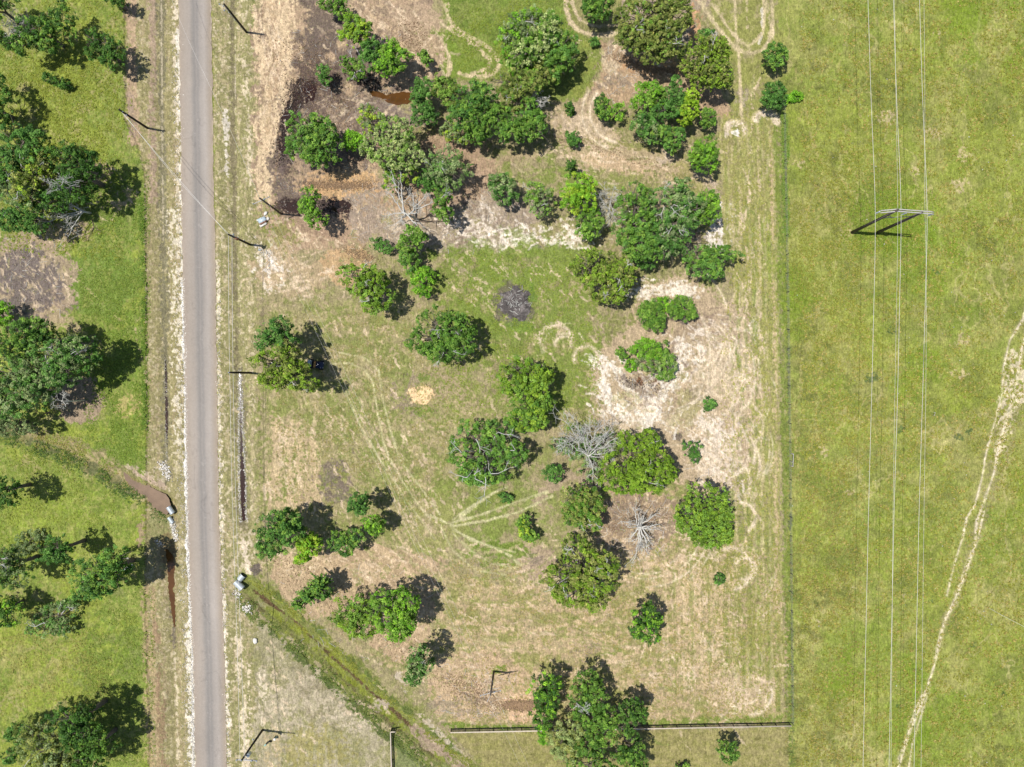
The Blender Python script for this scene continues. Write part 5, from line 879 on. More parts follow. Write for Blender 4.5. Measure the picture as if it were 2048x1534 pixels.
T('broadleaf_tree', 'lime green egg shaped tree in the middle of the lot', 'tree', 7, [(1158, 372, 32, 26), (1148, 395, 30, 26), (1166, 398, 28, 24)], 'y', group=GL, pal2='b', mixp=.5, leaf=.85)
T('bush', 'round green tree just south of the lime green tree', 'tree', 5.5, [(1180, 446, 26, 24), (1176, 462, 20, 16)], 'g', group=GL)
T('broadleaf_tree', 'thin grey green tree west of the lime green tree', 'tree', 5.5, [(1066, 385, 24, 20), (1086, 398, 24, 22), (1078, 418, 18, 14)], 'gr', 'spiky', group=GL, dens=.6, pal2='g', mixp=.5, twigs=2)
DEAD('dead_tree', 'pale lichen covered dead tree between the lime tree and the big oak', (1218, 410), 5, [(1210, 382, 5), (1226, 378, 5), (1238, 395, 5), (1206, 410, 4.5), (1216, 440, 4.5), (1228, 430, 4.5), (1200, 396, 5), (1210, 455, 3.5)], seed=31, r0=.1, fine=3)
T('oak_tree', 'green west half of the huge double oak at the east of the lot', 'tree', 8.5, [(1272, 412, 36, 34), (1265, 450, 40, 40), (1285, 490, 42, 34), (1265, 385, 24, 18)], 'g', group=GL, pal2='e', mixp=.3)
T('oak_tree', 'greyer east half of the huge double oak at the east of the lot', 'tree', 8.5, [(1330, 410, 44, 34), (1345, 448, 46, 38), (1330, 488, 36, 30), (1355, 378, 24, 18), (1375, 420, 30)], 'e', group=GL, pal2='gr', mixp=.35, twigs=6)
T('broadleaf_tree', 'green tree on the northeast shoulder of the huge double oak', 'tree', 6.5, [(1412, 402, 26, 20), (1406, 428, 24, 22), (1425, 425, 16, 14)], 'g', group=GL, pal2='b', mixp=.25)
DEAD('dead_shrub', 'tangle of grey brown brush at the south edge of the huge double oak', (1378, 485), 2.5, [(1362, 470, 2.4), (1396, 470, 2.4), (1360, 500, 2), (1392, 498, 2), (1410, 482, 2)], seed=37, r0=.06, fine=4, mat='brownwood', cat='dead shrub')
T('cedar_tree', 'wide ragged cedar southeast of the huge double oak', 'tree', 5.5, [(1400, 515, 32, 24), (1440, 512, 32, 18), (1415, 538, 32, 20)], 'g', 'spiky', group=GL, pal2='e', mixp=.5)
T('oak_tree', 'large olive oak at the north edge of the green centre', 'tree', 7.5, [(1190, 535, 44, 34), (1215, 560, 46, 38), (1175, 525, 30, 24), (1225, 590, 26, 18), (1240, 545, 28)], 'o', group=GL, clump=.78, pal2='k', mixp=.5, twigs=5)
T('broadleaf_tree', 'small tree wedged between the large olive oak and the double oak', 'tree', 4.5, [(1290, 522, 18, 18)], 'e', group=GL)
T('bush', 'round bush on the fence line at the top right of the lot', 'bush', 4, [(1550, 108, 22, 18), (1548, 124, 20, 12), (1562, 114, 14)], 'e', group=GS, pal2='g', mixp=.5)
T('bush', 'round bush on the fence line just below the topmost one', 'bush', 4, [(1546, 184, 22, 18), (1548, 202, 22, 15), (1560, 192, 14)], 'e', group=GS)
T('bush', 'small yellow green bush east of the two fence line bushes', 'bush', 1.2, [(1590, 194, 12, 9), (1578, 198, 8, 7), (1600, 190, 6)], 'b', group=GS)
# ---- centre and south
T('oak_tree', 'leaning two lobed oak with pale limbs showing at its heart', 'tree', 7.5, [(705, 548, 28, 18), (730, 545, 28, 16), (718, 572, 26, 20), (755, 560, 22, 20), (750, 600, 26, 26), (768, 595, 20)], 'k', group=GL, pal2='g', mixp=.35, twigs=4)
T('oak_tree', 'blue green small oak on the road side of the parked off road vehicle', 'tree', 9, [(548, 664, 30, 22), (560, 650, 22, 16), (575, 685, 22, 18), (530, 680, 18)], 'e', group=GL)
T('oak_tree', 'large olive oak shading the parked off road vehicle', 'tree', 9, [(542, 722, 34, 24), (562, 736, 42, 34), (588, 750, 30, 28), (550, 758, 30, 20), (574, 706, 24), (622, 770, 16, 11)], 'o', group=GL, pal2='k', mixp=.5, twigs=3)
T('oak_tree', 'broad dark green oak alone in the grass west of the ash pile', 'tree', 7.5, [(870, 645, 34, 28), (905, 660, 40, 32), (850, 680, 34, 30), (890, 700, 40, 24), (925, 685, 26, 26), (930, 650, 18)], 'g', group=GL, pal2='d', mixp=.4, twigs=4)
T('shrub', 'northwest round shrub of the three joined shrubs on pale soil', 'shrub', 3.4, [(1305, 630, 26, 26), (1296, 622, 18), (1312, 648, 18, 14)], 'g', group=GS, leaf=.8)
T('shrub', 'small middle shrub of the three joined shrubs on pale soil', 'shrub', 2.8, [(1330, 608, 16, 14)], 'b', group=GS, leaf=.8)
T('shrub', 'eastern shrub of the three joined shrubs on pale soil', 'shrub', 3.4, [(1365, 612, 24, 20), (1372, 626, 20, 16), (1350, 622, 14)], 'g', group=GS, leaf=.8)
T('shrub', 'bright broad shrub at the north of the clump above the muddy hollow', 'shrub', 3.2, [(1285, 696, 22, 18), (1302, 700, 22, 18)], 'b', group=GS, leaf=.8, pal2='g', mixp=.4)
T('shrub', 'green shrub at the northeast of the clump above the muddy hollow', 'shrub', 3, [(1318, 700, 18, 17)], 'g', group=GS, leaf=.8)
T('shrub', 'small dark shrub at the west end of the clump above the muddy hollow', 'shrub', 2.4, [(1245, 706, 13, 12)], 'g', group=GS, leaf=.8)
T('shrub', 'small bright shrub at the southwest of the clump above the muddy hollow', 'shrub', 2.2, [(1261, 730, 14, 12)], 'b', group=GS, leaf=.8)
T('shrub', 'pale grey green shrub in the middle of the clump above the muddy hollow', 'shrub', 3, [(1298, 724, 24, 18)], 'gr', group=GS, leaf=.8, pal2='g', mixp=.4)
T('shrub', 'tall shrub at the southeast of the clump above the muddy hollow', 'shrub', 3.4, [(1336, 728, 18, 20), (1326, 744, 20, 16)], 'g', group=GS, leaf=.8, pal2='gr', mixp=.3)
T('cedar_sapling', 'small star shaped conifer alone on pale clay in the east', 'sapling', 2.2, [(1417, 808, 11, 12), (1424, 804, 8, 5), (1412, 816, 5, 6)], 'e', 'spiky', group=GS, dens=.7, leaf=.8)
T('cedar_sapling', 'larger sparse conifer on pale clay south of the small star shaped one', 'sapling', 3, [(1382, 900, 15, 16), (1396, 894, 9, 12), (1390, 916, 12, 12), (1372, 890, 8, 8)], 'e', 'spiky', group=GS, dens=.45, leaf=.8)
T('oak_tree', 'northern oak of the pair standing in the green centre', 'tree', 8, [(1030, 740, 34, 26), (1060, 755, 40, 30), (1035, 770, 34, 24), (1080, 750, 24)], 'k', group=GL, pal2='g', mixp=.4)
T('oak_tree', 'southern oak of the pair standing in the green centre', 'tree', 7.5, [(1055, 810, 34, 28), (1050, 840, 34, 22), (1080, 800, 24), (1075, 835, 22)], 'g', group=GL, pal2='k', mixp=.4)
T('oak_tree', 'green oak with bare white limbs spread over its east side', 'tree', 7.5, [(945, 870, 38, 26), (930, 910, 34, 30), (970, 945, 44, 26), (985, 860, 40, 22), (1000, 900, 30), (1035, 905, 20, 26), (945, 950, 26, 20)], 'g', group=GL, pal2='e', mixp=.4, dens=.85, twigs=9, twlen=.75)
DEAD('dead_tree', 'big pale grey mostly bare tree west of the bright olive oak', (1172, 908), 7.5, [(1136, 848, 7), (1156, 852, 7), (1196, 848, 7), (1218, 860, 6.5), (1128, 880, 6.5), (1140, 870, 7), (1232, 875, 6), (1236, 900, 5.5), (1184, 880, 7.5), (1210, 915, 5.5), (1186, 935, 5), (1192, 955, 4), (1175, 860, 7.5)], seed=41, r0=.16, fine=4)
T('bush', 'green undergrowth beneath the big pale bare tree', 'bush', 3, [(1150, 895, 30, 20), (1190, 900, 36, 24), (1120, 890, 20, 12), (1185, 935, 24, 20), (1215, 880, 24, 20), (1150, 860, 20, 12), (1190, 955, 14, 16)], 'e', 'spiky', group=GS, dens=.45, pal2='gr', mixp=.5)
T('oak_tree', 'broad bright olive oak east of the big pale bare tree', 'tree', 8, [(1285, 885, 36, 26), (1300, 925, 44, 36), (1250, 925, 40, 34), (1240, 960, 40, 26), (1285, 960, 38, 28), (1330, 945, 22), (1260, 880, 24, 20)], 'k', group=GL, clump=.9, twigs=3)
T('shrub', 'small dark shrub southwest of the big pale bare tree', 'shrub', 3.4, [(1107, 945, 18, 17)], 'e', group=GS)
T('oak_tree', 'round light green oak south of the big pale bare tree', 'tree', 6.5, [(1145, 1000, 30, 28), (1175, 1010, 32, 30), (1155, 1030, 30, 22), (1188, 1045, 14, 16), (1160, 985, 28, 18)], 'g', group=GL, pal2='o', mixp=.4, twigs=3)
T('shrub', 'tiny shrub beside the fanned wheel tracks', 'shrub', 1.8, [(1013, 995, 13, 11)], 'e', group=GS, dens=.7)
T('shrub', 'upright two part sapling south of the fanned wheel tracks', 'sapling', 3.4, [(1046, 1044, 12, 14), (1052, 1066, 15, 14), (1066, 1072, 10)], 'g', 'spiky', group=GS, pal2='y', mixp=.2)
T('oak_tree', 'dense oval green oak on the east side beside the grey dead tree', 'tree', 7.5, [(1410, 1005, 50, 36), (1415, 1045, 52, 40), (1425, 1070, 38, 26), (1385, 1030, 34)], 'k', group=GL, clump=.8, leaf=.85, pal2='g', mixp=.5)
DEAD('dead_tree', 'silver grey many branched dead tree on bare brown ground', (1292, 1035), 4.5, [(1250, 1044, 4), (1268, 1018, 4), (1262, 1055, 4.5), (1308, 1032, 4), (1320, 1048, 3.5), (1302, 1058, 4), (1260, 1078, 3), (1285, 1090, 4), (1298, 1096, 4), (1272, 1112, 4), (1284, 1108, 4.5), (1276, 1030, 4), (1288, 1030, 4), (1306, 1092, 3.5)], seed=43, r0=.22, fine=1, lean=(1276, 1056, 3))
T('oak_tree', 'big spreading oak at the south with a small lobe on its north side', 'tree', 8.5, [(1150, 1090, 28, 24), (1165, 1130, 50, 36), (1120, 1155, 36, 28), (1190, 1160, 42, 36), (1150, 1185, 46, 28), (1190, 1200, 26, 20), (1210, 1130, 26)], 'k', group=GL, pal2='o', mixp=.45, twigs=8)
T('shrub', 'tiny shrub alone in the southeast grass', 'shrub', 1.8, [(1440, 1158, 10, 10)], 'e', group=GS)
T('broadleaf_tree', 'upright tree with a bright west face and dark east side', 'tree', 6.5, [(1280, 1225, 16, 20), (1300, 1232, 20, 22), (1298, 1262, 22, 22), (1272, 1258, 12, 18)], 'd', group=GL, pal2='b', mixp=.35)
T('bush', 'round dark bush in the mown field below the rail fence', 'bush', 4, [(1455, 1502, 21, 22)], 'd', group=GS, pal2='g', mixp=.4)
T('bush', 'bush cut off by the bottom edge below the rail fence', 'bush', 2, [(1365, 1532, 14, 8)], 'g', group=GS)
T('broadleaf_tree', 'dark tree on the west side of the southern fence line grove', 'tree', 6.5, [(1080, 1372, 20, 28), (1096, 1400, 24, 28), (1086, 1430, 22, 22), (1108, 1366, 14, 16)], 'd', group=GL, pal2='b', mixp=.2)
T('broadleaf_tree', 'bright green tree at the north of the southern fence line grove', 'tree', 7, [(1172, 1368, 28, 28), (1160, 1394, 24, 22), (1192, 1396, 24, 28), (1180, 1428, 30, 22)], 'g', group=GL, pal2='d', mixp=.4)
T('oak_tree', 'pale olive tree astride the rail fence in the southern grove', 'tree', 6, [(1125, 1470, 38, 34), (1145, 1450, 26, 22), (1140, 1500, 30, 24)], 'p', group=GL, pal2='o', mixp=.4, leaf=.85)
T('broadleaf_tree', 'green tree in the middle of the southern fence line grove', 'tree', 6.5, [(1200, 1460, 34, 26), (1175, 1492, 30, 20), (1215, 1435, 20)], 'g', group=GL, pal2='d', mixp=.3)
T('broadleaf_tree', 'dark tree on the east side of the southern fence line grove', 'tree', 6.5, [(1262, 1420, 26, 20), (1252, 1446, 22, 18), (1282, 1424, 14)], 'd', group=GL, pal2='d', mixp=.4)
T('broadleaf_tree', 'tree below the rail fence at the southeast of the southern grove', 'tree', 7.5, [(1258, 1488, 26, 24), (1240, 1504, 16), (1272, 1520, 22, 20)], 'd', group=GL, pal2='g', mixp=.4)
T('broadleaf_tree', 'tree cut by the bottom edge under the southern fence line grove', 'tree', 7, [(1170, 1528, 36, 20), (1200, 1540, 30, 18), (1262, 1545, 30, 16)], 'g', group=GL)
T('broadleaf_tree', 'bright green low tree by the fence at the southwest of the grove', 'tree', 4.5, [(1088, 1465, 12, 22)], 'b', group=GL)
DEAD('dead_branch', 'small white dead top poking out of the southern fence line grove', (1157, 1370), 9.2, [(1160, 1414, 9.6), (1176, 1412, 9.6), (1174, 1424, 9.4), (1162, 1424, 9.4)], seed=47, r0=.08, fine=2, lean=(1168, 1420, 9), cat='dead branch')
# southwest of the lot
T('oak_tree', 'large blue green oak on the verge side of the southwest trees', 'tree', 9, [(545, 1050, 30, 26), (575, 1042, 30, 24), (545, 1085, 32, 28), (585, 1065, 24), (565, 1030, 22, 14)], 'e', group=GL, pal2='g', mixp=.2)
T('broadleaf_tree', 'yellow green tree beside the large blue green oak', 'tree', 7, [(612, 1078, 20, 18), (622, 1094, 22, 20), (606, 1112, 16, 14), (628, 1080, 14)], 'y', group=GL, pal2='b', mixp=.5)
T('cedar_tree', 'dark shrubby tree in the middle of the southwest trees', 'tree', 5.5, [(675, 1078, 22, 16), (690, 1092, 22, 18), (710, 1075, 20, 16)], 'e', 'spiky', group=GL, pal2='g', mixp=.4)
T('broadleaf_tree', 'bright green small tree at the east end of the southwest trees', 'tree', 6, [(742, 1046, 20, 16), (752, 1052, 16)], 'g', group=GL, pal2='b', mixp=.3)
T('broadleaf_tree', 'small dark tree with its shadow standing clear to the right', 'tree', 7.8, [(720, 1002, 18, 18), (712, 1010, 14), (726, 1014, 14)], 'e', group=GL)
T('cedar_tree', 'spiky edged cedar leaning southwest above the creek', 'tree', 6.5, [(638, 1172, 24, 22), (620, 1188, 26, 22), (600, 1206, 18, 14), (652, 1188, 14)], 'e', 'frond', group=GL, pal2='g', mixp=.5)
T('oak_tree', 'thin olive green oak beside its denser bright twin', 'tree', 7.5, [(710, 1210, 34, 24), (700, 1235, 34, 26), (725, 1255, 28, 20), (742, 1220, 22)], 'k', group=GL, dens=.75, pal2='g', mixp=.5)
T('oak_tree', 'dense bright green oak beside its thin olive twin', 'tree', 9.5, [(775, 1200, 30, 24), (805, 1205, 30, 28), (790, 1235, 38, 28), (812, 1240, 24), (800, 1258, 26, 16)], 'b', group=GL, pal2='g', mixp=.5)
T('broadleaf_tree', 'oval grey green tree with a detached shadow near the creek', 'tree', 9, [(838, 1305, 20, 18), (842, 1325, 24, 24), (832, 1345, 20, 18)], 'e', group=GL, pal2='gr', mixp=.4, twigs=1)

# ------------------------------------------------------------------ poles and wires
def wpt(px, py, z): return np.array(W(px, py, z))
def local(o, p): return np.array(p) - np.array(o.location)
def pole(label, top, base, mat='pole', r=.17):
    bx, by, _ = W(*base); fx_ = [(t - c) / (b - c) for t, b, c in zip(top, base, (1024, 767)) if abs(b - c) > 60]
    h = CAMH * (1 - 1 / np.mean(fx_)); o = empty('utility_pole', (bx, by, gz(*base))); tag(o, label, 'utility pole', 'utility poles along the road')
    lean = local(o, wpt(top[0], top[1], h)); mb = MB(); mb.tube([[0, 0, -.5], lean * .5, lean], [r * 1.15, r, r * .8], 10); mb.build('pole', M[mat], o, smooth=True)
    return o, lean, h
def insulator(o, p, s=1.0):
    mb = MB(); x, y, z = p
    zs = [0, .03, .05, .1, .12, .17, .19, .24, .3]; rs = [.05, .05, .1, .1, .06, .09, .09, .05, .03]
    mb.tube([[x, y, z + q * s] for q in zs], np.array(rs) * s, 8); mb.build('insulator', M['insul'], o)
def bracket(o, p, q, name='bracket', mat='palesteel', r=.035):
    mb = MB(); mb.tube([p, q], r, 5); mb.build(name, M[mat], o)

# nearest the top
o, L1, h1 = pole('tall dark utility pole at the top of the right verge with small white insulators', (448, 8), (493, 64)); 
bracket(o, L1 + [0, 0, -.5], L1 + [-.75, .1, -.35]); insulator(o, L1 + [-.8, .1, -.35]); bracket(o, L1 + [0, 0, -.9], L1 + [-.3, -.5, -1]); insulator(o, L1 + [-.3, -.55, -1.0]); insulator(o, L1 * .93 + [-.3, -.1, 0])
insulator(o, L1 * .72 + [-.25, -.1, 0], .8); insulator(o, L1 * .47 + [-.25, -.1, 0], .8); insulator(o, L1 * .2 + [-.25, -.1, 0], .8)
mb = MB(); mb.tube([L1 * .9 + [-.22, -.05, 0], L1 * .5 + [-.22, -.1, 0], L1 * .05 + [-.22, -.12, 0]], .035, 5); mb.build('conduit', M['galv'], o)
o2, L2, h2 = pole('dark utility pole west of the road beside the dirt track', (238, 219), (295, 256)); 
bracket(o2, L2 + [0, 0, -.6], L2 + [.35, -.1, -.6], 'clamp', 'galv', .06); insulator(o2, L2 * .78 + [.2, -.25, 0])
o3, L3, h3 = pole('weathered pole with a pale crossarm beside the white scrap heap', (519, 396), (563, 428), 'polegrey', .15)
ca = local(o3, wpt(538.5, 394, h3 * .82)); cb = local(o3, wpt(507, 408, h3 * .82)); mid = L3 * .82
mb = MB(); mb.tube([ca, cb], .07, 4); mb.build('crossarm', M['palesteel'], o3); [insulator(o3, p, .9) for p in (ca, cb, (ca * .7 + cb * .3), mid + [.12, .12, .15])]
o4, L4, h4 = pole('dark utility pole on the right verge where the wires cross the road', (457, 469), (500, 489)); 
bracket(o4, L4 * .85 + [-.3, .3, 0], L4 * .85 + [.5, -.1, 0], 'bracket', 'galv', .05); insulator(o4, L4 * .88 + [.35, .2, 0]); insulator(o4, L4 * .8 + [.15, .35, 0]); insulator(o4, L4 * .6 + [.1, .2, 0], .8); insulator(o4, L4 * .3 + [.1, .2, 0], .8)
tb = MB(); c_ = L4 * .8; tb.tube([c_ + [.4, -.25, -.9], c_ + [.4, -.25, -.85], c_ + [.4, -.25, 0], c_ + [.4, -.25, .05]], [.05, .22, .22, .1], 10); tb.build('transformer_can', M['rust'], o4, smooth=False)
o5, L5, h5 = pole('dark utility pole at the head of the stony roadside ditch', (460, 745), (501, 745.5)); insulator(o5, L5 + [-.2, 0, -.1]); insulator(o5, L5 * .9 + [-.2, .05, 0], .7)
o6, L6, h6 = pole('dark utility pole with crossarm and transformer at the bottom edge', (483, 1521), (525, 1460))
ca = local(o6, wpt(474, 1519, h6 - .3)); cb = local(o6, wpt(514, 1521, h6 - .3)); mb = MB(); mb.box((ca + cb) / 2, (np.linalg.norm(ca - cb), .16, .16), math.atan2(*(cb - ca)[1::-1])); mb.build('crossarm', M['palesteel'], o6)
for f in (0, .25, .75, 1): insulator(o6, ca + (cb - ca) * f + [0, 0, .08], 1.1)
tb = MB(); c_ = L6 * .84 + [.42, -.1, 0]; tb.tube([c_ + [0, 0, -1.0], c_ + [0, 0, -.95], c_, c_ + [0, 0, .06]], [.06, .28, .28, .12], 12); tb.build('transformer_can', M['galv'], o6)
insulator(o6, L6 * .85 + [.3, -.4, .2], 1.2); insulator(o6, L6 * .36 + [-.35, .2, 0], 1.1); insulator(o6, L6 * .36 + [-.25, -.2, 0], 1.1); bracket(o6, L6 * .36 + [-.45, .2, 0], L6 * .36 + [.1, -.2, 0])
o7, L7, h7 = pole('weathered pole with a slanting crossarm standing in the southern dirt field', (981, 1390), (988, 1342.5), 'polegrey', .16)
ca = local(o7, wpt(961, 1391, h7 * .9)); cb = local(o7, wpt(1001, 1381, h7 * .9)); mb = MB(); mb.tube([ca, cb], .07, 4); mb.build('crossarm', M['palesteel'], o7)
for p in (ca, ca * .3 + cb * .7, cb): insulator(o7, p, .9)
bracket(o7, ca * .25 + cb * .75 + [0, .12, -.1], L7 * .9 + [-.5, -.05, -.2], 'brace', 'polegrey', .08); bracket(o7, L7, local(o7, wpt(974, 1404, h7 + .3)), 'bayonet', 'palesteel', .05)

# H frame tower
bx, by, _ = W(1704, 465); tw = empty('transmission_tower', (bx, by, gz(1704, 465))); tag(tw, 'two legged wooden H frame power tower with pale crossarm in the pasture', 'power tower')
HT = 14.9; A0 = np.array([0, 0, -.6]); A1 = local(tw, wpt(1796, 419.5, HT)); B0 = local(tw, wpt(1752.5, 466, -.6)); B1 = local(tw, wpt(1844, 425, HT - .6))
for p, q_ in ((A0, A1), (B0, B1)): mb = MB(); mb.tube([p, (p + q_) / 2, q_], [.27, .23, .18], 10); mb.build('leg', M['polegrey'], tw, smooth=True)
ha = 14.2; arm = [local(tw, wpt(x, y, z)) for x, y, z in ((1761, 423.5, ha - .25), (1795, 420.5, ha + .1), (1862, 425.5, ha), (1867.5, 427, ha - .1))]
for dy in (-.16, .16):
    mb = MB(); mb.tube([p + [0, dy, 0] for p in arm], .085, 5); mb.build('crossarm', M['palesteel'], tw)
for xa, ya, xb, yb in ((1752, 426.5, 1760, 423), (1804.5, 429, 1813, 425.5), (1856, 431.5, 1866, 428)):
    p = local(tw, wpt(xa, ya, 13.3)); q_ = local(tw, wpt(xb, yb, ha - .1)); mb = MB(); n = 17
    pts = [p + (q_ - p) * k / (n - 1) for k in range(n)]; mb.tube(pts, [.11 if k % 2 else .05 for k in range(n)], 8); mb.build('insulator_string', M['insul'], tw)
bracket(tw, A0 + (A1 - A0) * .68, B0 + (B1 - B0) * .84, 'brace', 'palesteel', .05); bracket(tw, A0 + (A1 - A0) * .80, local(tw, wpt(1786.5, 436, 12.6)), 'brace', 'polegrey', .07); bracket(tw, A0 + (A1 - A0) * .66, B0 + (B1 - B0) * .86, 'brace', 'polegrey', .04)
bracket(tw, A0 + (A1 - A0) * .93, arm[1] + [1.2, 0, 0], 'brace', 'polegrey', .06); bracket(tw, B0 + (B1 - B0) * .93, arm[2] + [-1.0, 0, 0], 'brace', 'polegrey', .06)

def wire(label, keys, r=.03, name='power_line', group=None, mat='wire'):
    """keys: (px, py, z); smooth curve through them"""
    P_ = np.array([wpt(*k) for k in keys]); n = len(P_); t = np.concatenate([[0], np.cumsum(np.linalg.norm(np.diff(P_, axis=0), axis=1))])
    tt_ = np.linspace(0, t[-1], max(12, int(t[-1] / 3))); Q = np.stack([np.interp(tt_, t, P_[:, k]) for k in range(3)], -1)
    for _ in range(3): Q[1:-1] = (Q[:-2] + 2 * Q[1:-1] + Q[2:]) / 4
    o = empty(name, Q[0]); tag(o, label, 'power line', group); mb = MB(); mb.tube(Q - Q[0], r, 5); mb.build('cable', M[mat], o); return o
GC = 'conductors carried by the H frame tower'
wire('westernmost thick bright cable under the H frame tower', [(1731, -150, 11.6), (1736, 0, 12.2), (1742, 200, 12.9), (1752, 427, 13.3), (1750, 512, 13.0), (1744, 767, 12.2), (1737, 1022, 11.4), (1726, 1534, 10), (1722, 1750, 9.7)], .024, group=GC)
wire('middle thick bright cable under the H frame tower', [(1782, -150, 11.6), (1787, 0, 12.2), (1793, 200, 12.9), (1804, 429, 13.3), (1801, 512, 13.0), (1796, 767, 12.2), (1788, 1022, 11.4), (1778, 1534, 10), (1774, 1750, 9.7)], .024, group=GC)
wire('easternmost thick bright cable under the H frame tower', [(1834, -150, 11.6), (1839, 0, 12.2), (1845, 200, 12.9), (1856, 431, 13.3), (1853, 512, 13.0), (1846, 767, 12.2), (1838, 1022, 11.4), (1828, 1534, 10), (1824, 1750, 9.7)], .024, group=GC)
wire('thin shield cable from the western leg top of the H frame tower', [(1787, -150, 13.6), (1789, 0, 14), (1792, 200, 14.5), (1796, 419, 14.9), (1795, 512, 14.7), (1790, 767, 14), (1786, 1022, 13.4), (1782, 1534, 12.4), (1780, 1750, 12.2)], .014, group=GC)
wire('thin shield cable from the eastern leg top of the H frame tower', [(1847, -150, 13.2), (1848, 0, 13.6), (1850, 200, 14), (1849, 425, 14.3), (1853, 512, 14.2), (1852, 767, 13.7), (1848, 1022, 13.2), (1842, 1534, 12.2), (1840, 1750, 12)], .014, group=GC)
GD = 'distribution wires along the road'
wire('upper of the two wires crossing the road between the verge poles', [(243, 224, h2 - .8), (350, 350, 7.2), (456, 469, h4 - .3)], .022, group=GD)
wire('lower of the two wires crossing the road between the verge poles', [(248, 228, h2 * .78), (352, 358, 6.4), (463, 474, h4 * .85)], .022, group=GD)
wire('western of the twin wires running south along the right verge', [(457, 471, h4 - .2), (457, 600, 7.8), (459.5, 745, h5 - .1), (463, 950, 7.6), (468, 1100, 7.6), (475, 1300, 8), (480, 1519, h6 - .1)], .024, group=GD)
wire('eastern of the twin wires running south along the right verge', [(464, 474, h4 * .86), (464.5, 600, 6.8), (466, 745, 7.2), (470, 950, 6.6), (475, 1100, 6.6), (482, 1300, 7.2), (490, 1519, h6 - .8)], .024, group=GD)
wire('wire running north from the top verge pole', [(448, 8, h1 - .1), (447, -60, 8.6), (446, -150, 8.2)], .022, group=GD)
for lb, dx in (('western', -9), ('middle', 0), ('eastern', 12)):
    wire(lb + ' of the three faint wires from the scrap heap pole to the southern pole', [(520 + dx * 1.1, 400 - dx * .35, h3 * .86), (620 + dx, 620, 4.6), (705 + dx, 800, 4.2), (800 + dx, 1010, 4.6), (982 + dx, 1386 - dx * .3, h7 * .92)], .008, group=GD)
wire('faint wire slanting over the road from the top left to the scrap heap pole', [(330, -40, 6.5), (358, 43, 6.3), (424, 180, 5.9), (467, 273, 5.9), (519, 396, h3 * .9)], .014, group=GD)
for lb, dx in (('western', -9), ('eastern', 8)): wire(lb + ' faint wire running off the bottom edge from the southern pole', [(982 + dx, 1388, h7 * .92), (1030 + dx, 1490, 5.2), (1090 + dx, 1620, 5)], .008, group=GD)
wire('thin pale cable entering from the right edge over the pasture', [(1978, 1216, .4), (2010, 1234, 1.2), (2050, 1254, 2.2), (2100, 1282, 3)], .018, mat='wire')

# ------------------------------------------------------------------ fences
def rail_fence(label, a, b, h=1.45, span=2.35):
    A = wpt(a[0], a[1], 0); B = wpt(b[0], b[1], 0); L_ = np.linalg.norm(B - A); d = (B - A) / L_; ang = math.atan2(d[1], d[0])
    o = empty('rail_fence', A + [0, 0, gz(*a)]); o.rotation_euler = (0, 0, ang); tag(o, label, 'fence', 'pale capped rail fences'); n = max(2, int(round(L_ / span)) + 1)
    mb = MB(); mb.box((L_ / 2, 0, h), (L_ + .12, .16, .06)); mb.build('top_rail', M['cream'], o)
    for z in (.4, .9):
        mb = MB(); mb.box((L_ / 2, 0, z), (L_, .04, .13)); mb.build('rail', M['darkmesh'], o)
    mb = MB(); mb.box((L_ / 2, .02, .72), (L_, .008, 1.1)); 
    mesh_ = MB()
    for k in range(int(L_ / .2)): mesh_.box((k * .2 + .1, .03, .7), (.02, .02, 1.2))
    for z in (.15, .3, .55, .7, 1.05, 1.2): mesh_.box((L_ / 2, .03, z), (L_, .018, .018))
    mesh_.build('wire_mesh', M['darkmesh'], o)
    for k in range(n):
        p = MB(); p.box((L_ * k / (n - 1), -.0, (h - .03) / 2 - .15), (.14, .1, h - .03 + .3)); p.build('post', M['black'], o)
    return o
rail_fence('long pale capped rail fence from the creek through the southern grove to the pasture', (903, 1457), (1576, 1444))
f2 = rail_fence('short pale capped rail fence running off the bottom edge west of the creek', (783, 1458), (787, 1610))
for nm, pr, mt in (('return_rail', (.5, 0, 1.45), 'cream'),):
    mb = MB(); mb.box((.0, .45, 1.45), (.16, .75, .06)); mb.build('return_rail', M['cream'], f2); mb = MB(); mb.box((0, .45, .9), (.04, .75, .13)); mb.box((0, .45, .4), (.04, .75, .13)); mb.build('rail', M['darkmesh'], f2); mb = MB(); mb.box((0, .86, .7), (.1, .1, 1.4)); mb.build('post', M['black'], f2)

# wire fence on the east boundary
FK = [(1566, 210), (1571, 460), (1575, 700), (1579, 1022), (1581, 1250), (1583, 1445)]
o = empty('wire_fence', W(*FK[0])); tag(o, 'thin wire fence with slim dark posts along the weedy east boundary of the lot', 'fence'); FP = [wpt(x, y, 0) for x, y in FK]
t = np.concatenate([[0], np.cumsum([np.linalg.norm(b - a) for a, b in zip(FP[:-1], FP[1:])])]); npost = 34
pp = np.stack([np.interp(np.linspace(0, t[-1], npost), t, np.array(FP)[:, k]) for k in range(3)], -1)
for p in pp:
    q_ = local(o, p); mb = MB(); mb.tube([q_ + [0, 0, -.3], q_ + [0, 0, 1.25]], .045, 6); mb.build('post', M['black'], o)
for z in (.35, .7, 1.05): mb = MB(); mb.tube([local(o, p) + [0, 0, z] for p in pp], .008, 3, cap=False); mb.build('wire_strand', M['palesteel'], o)
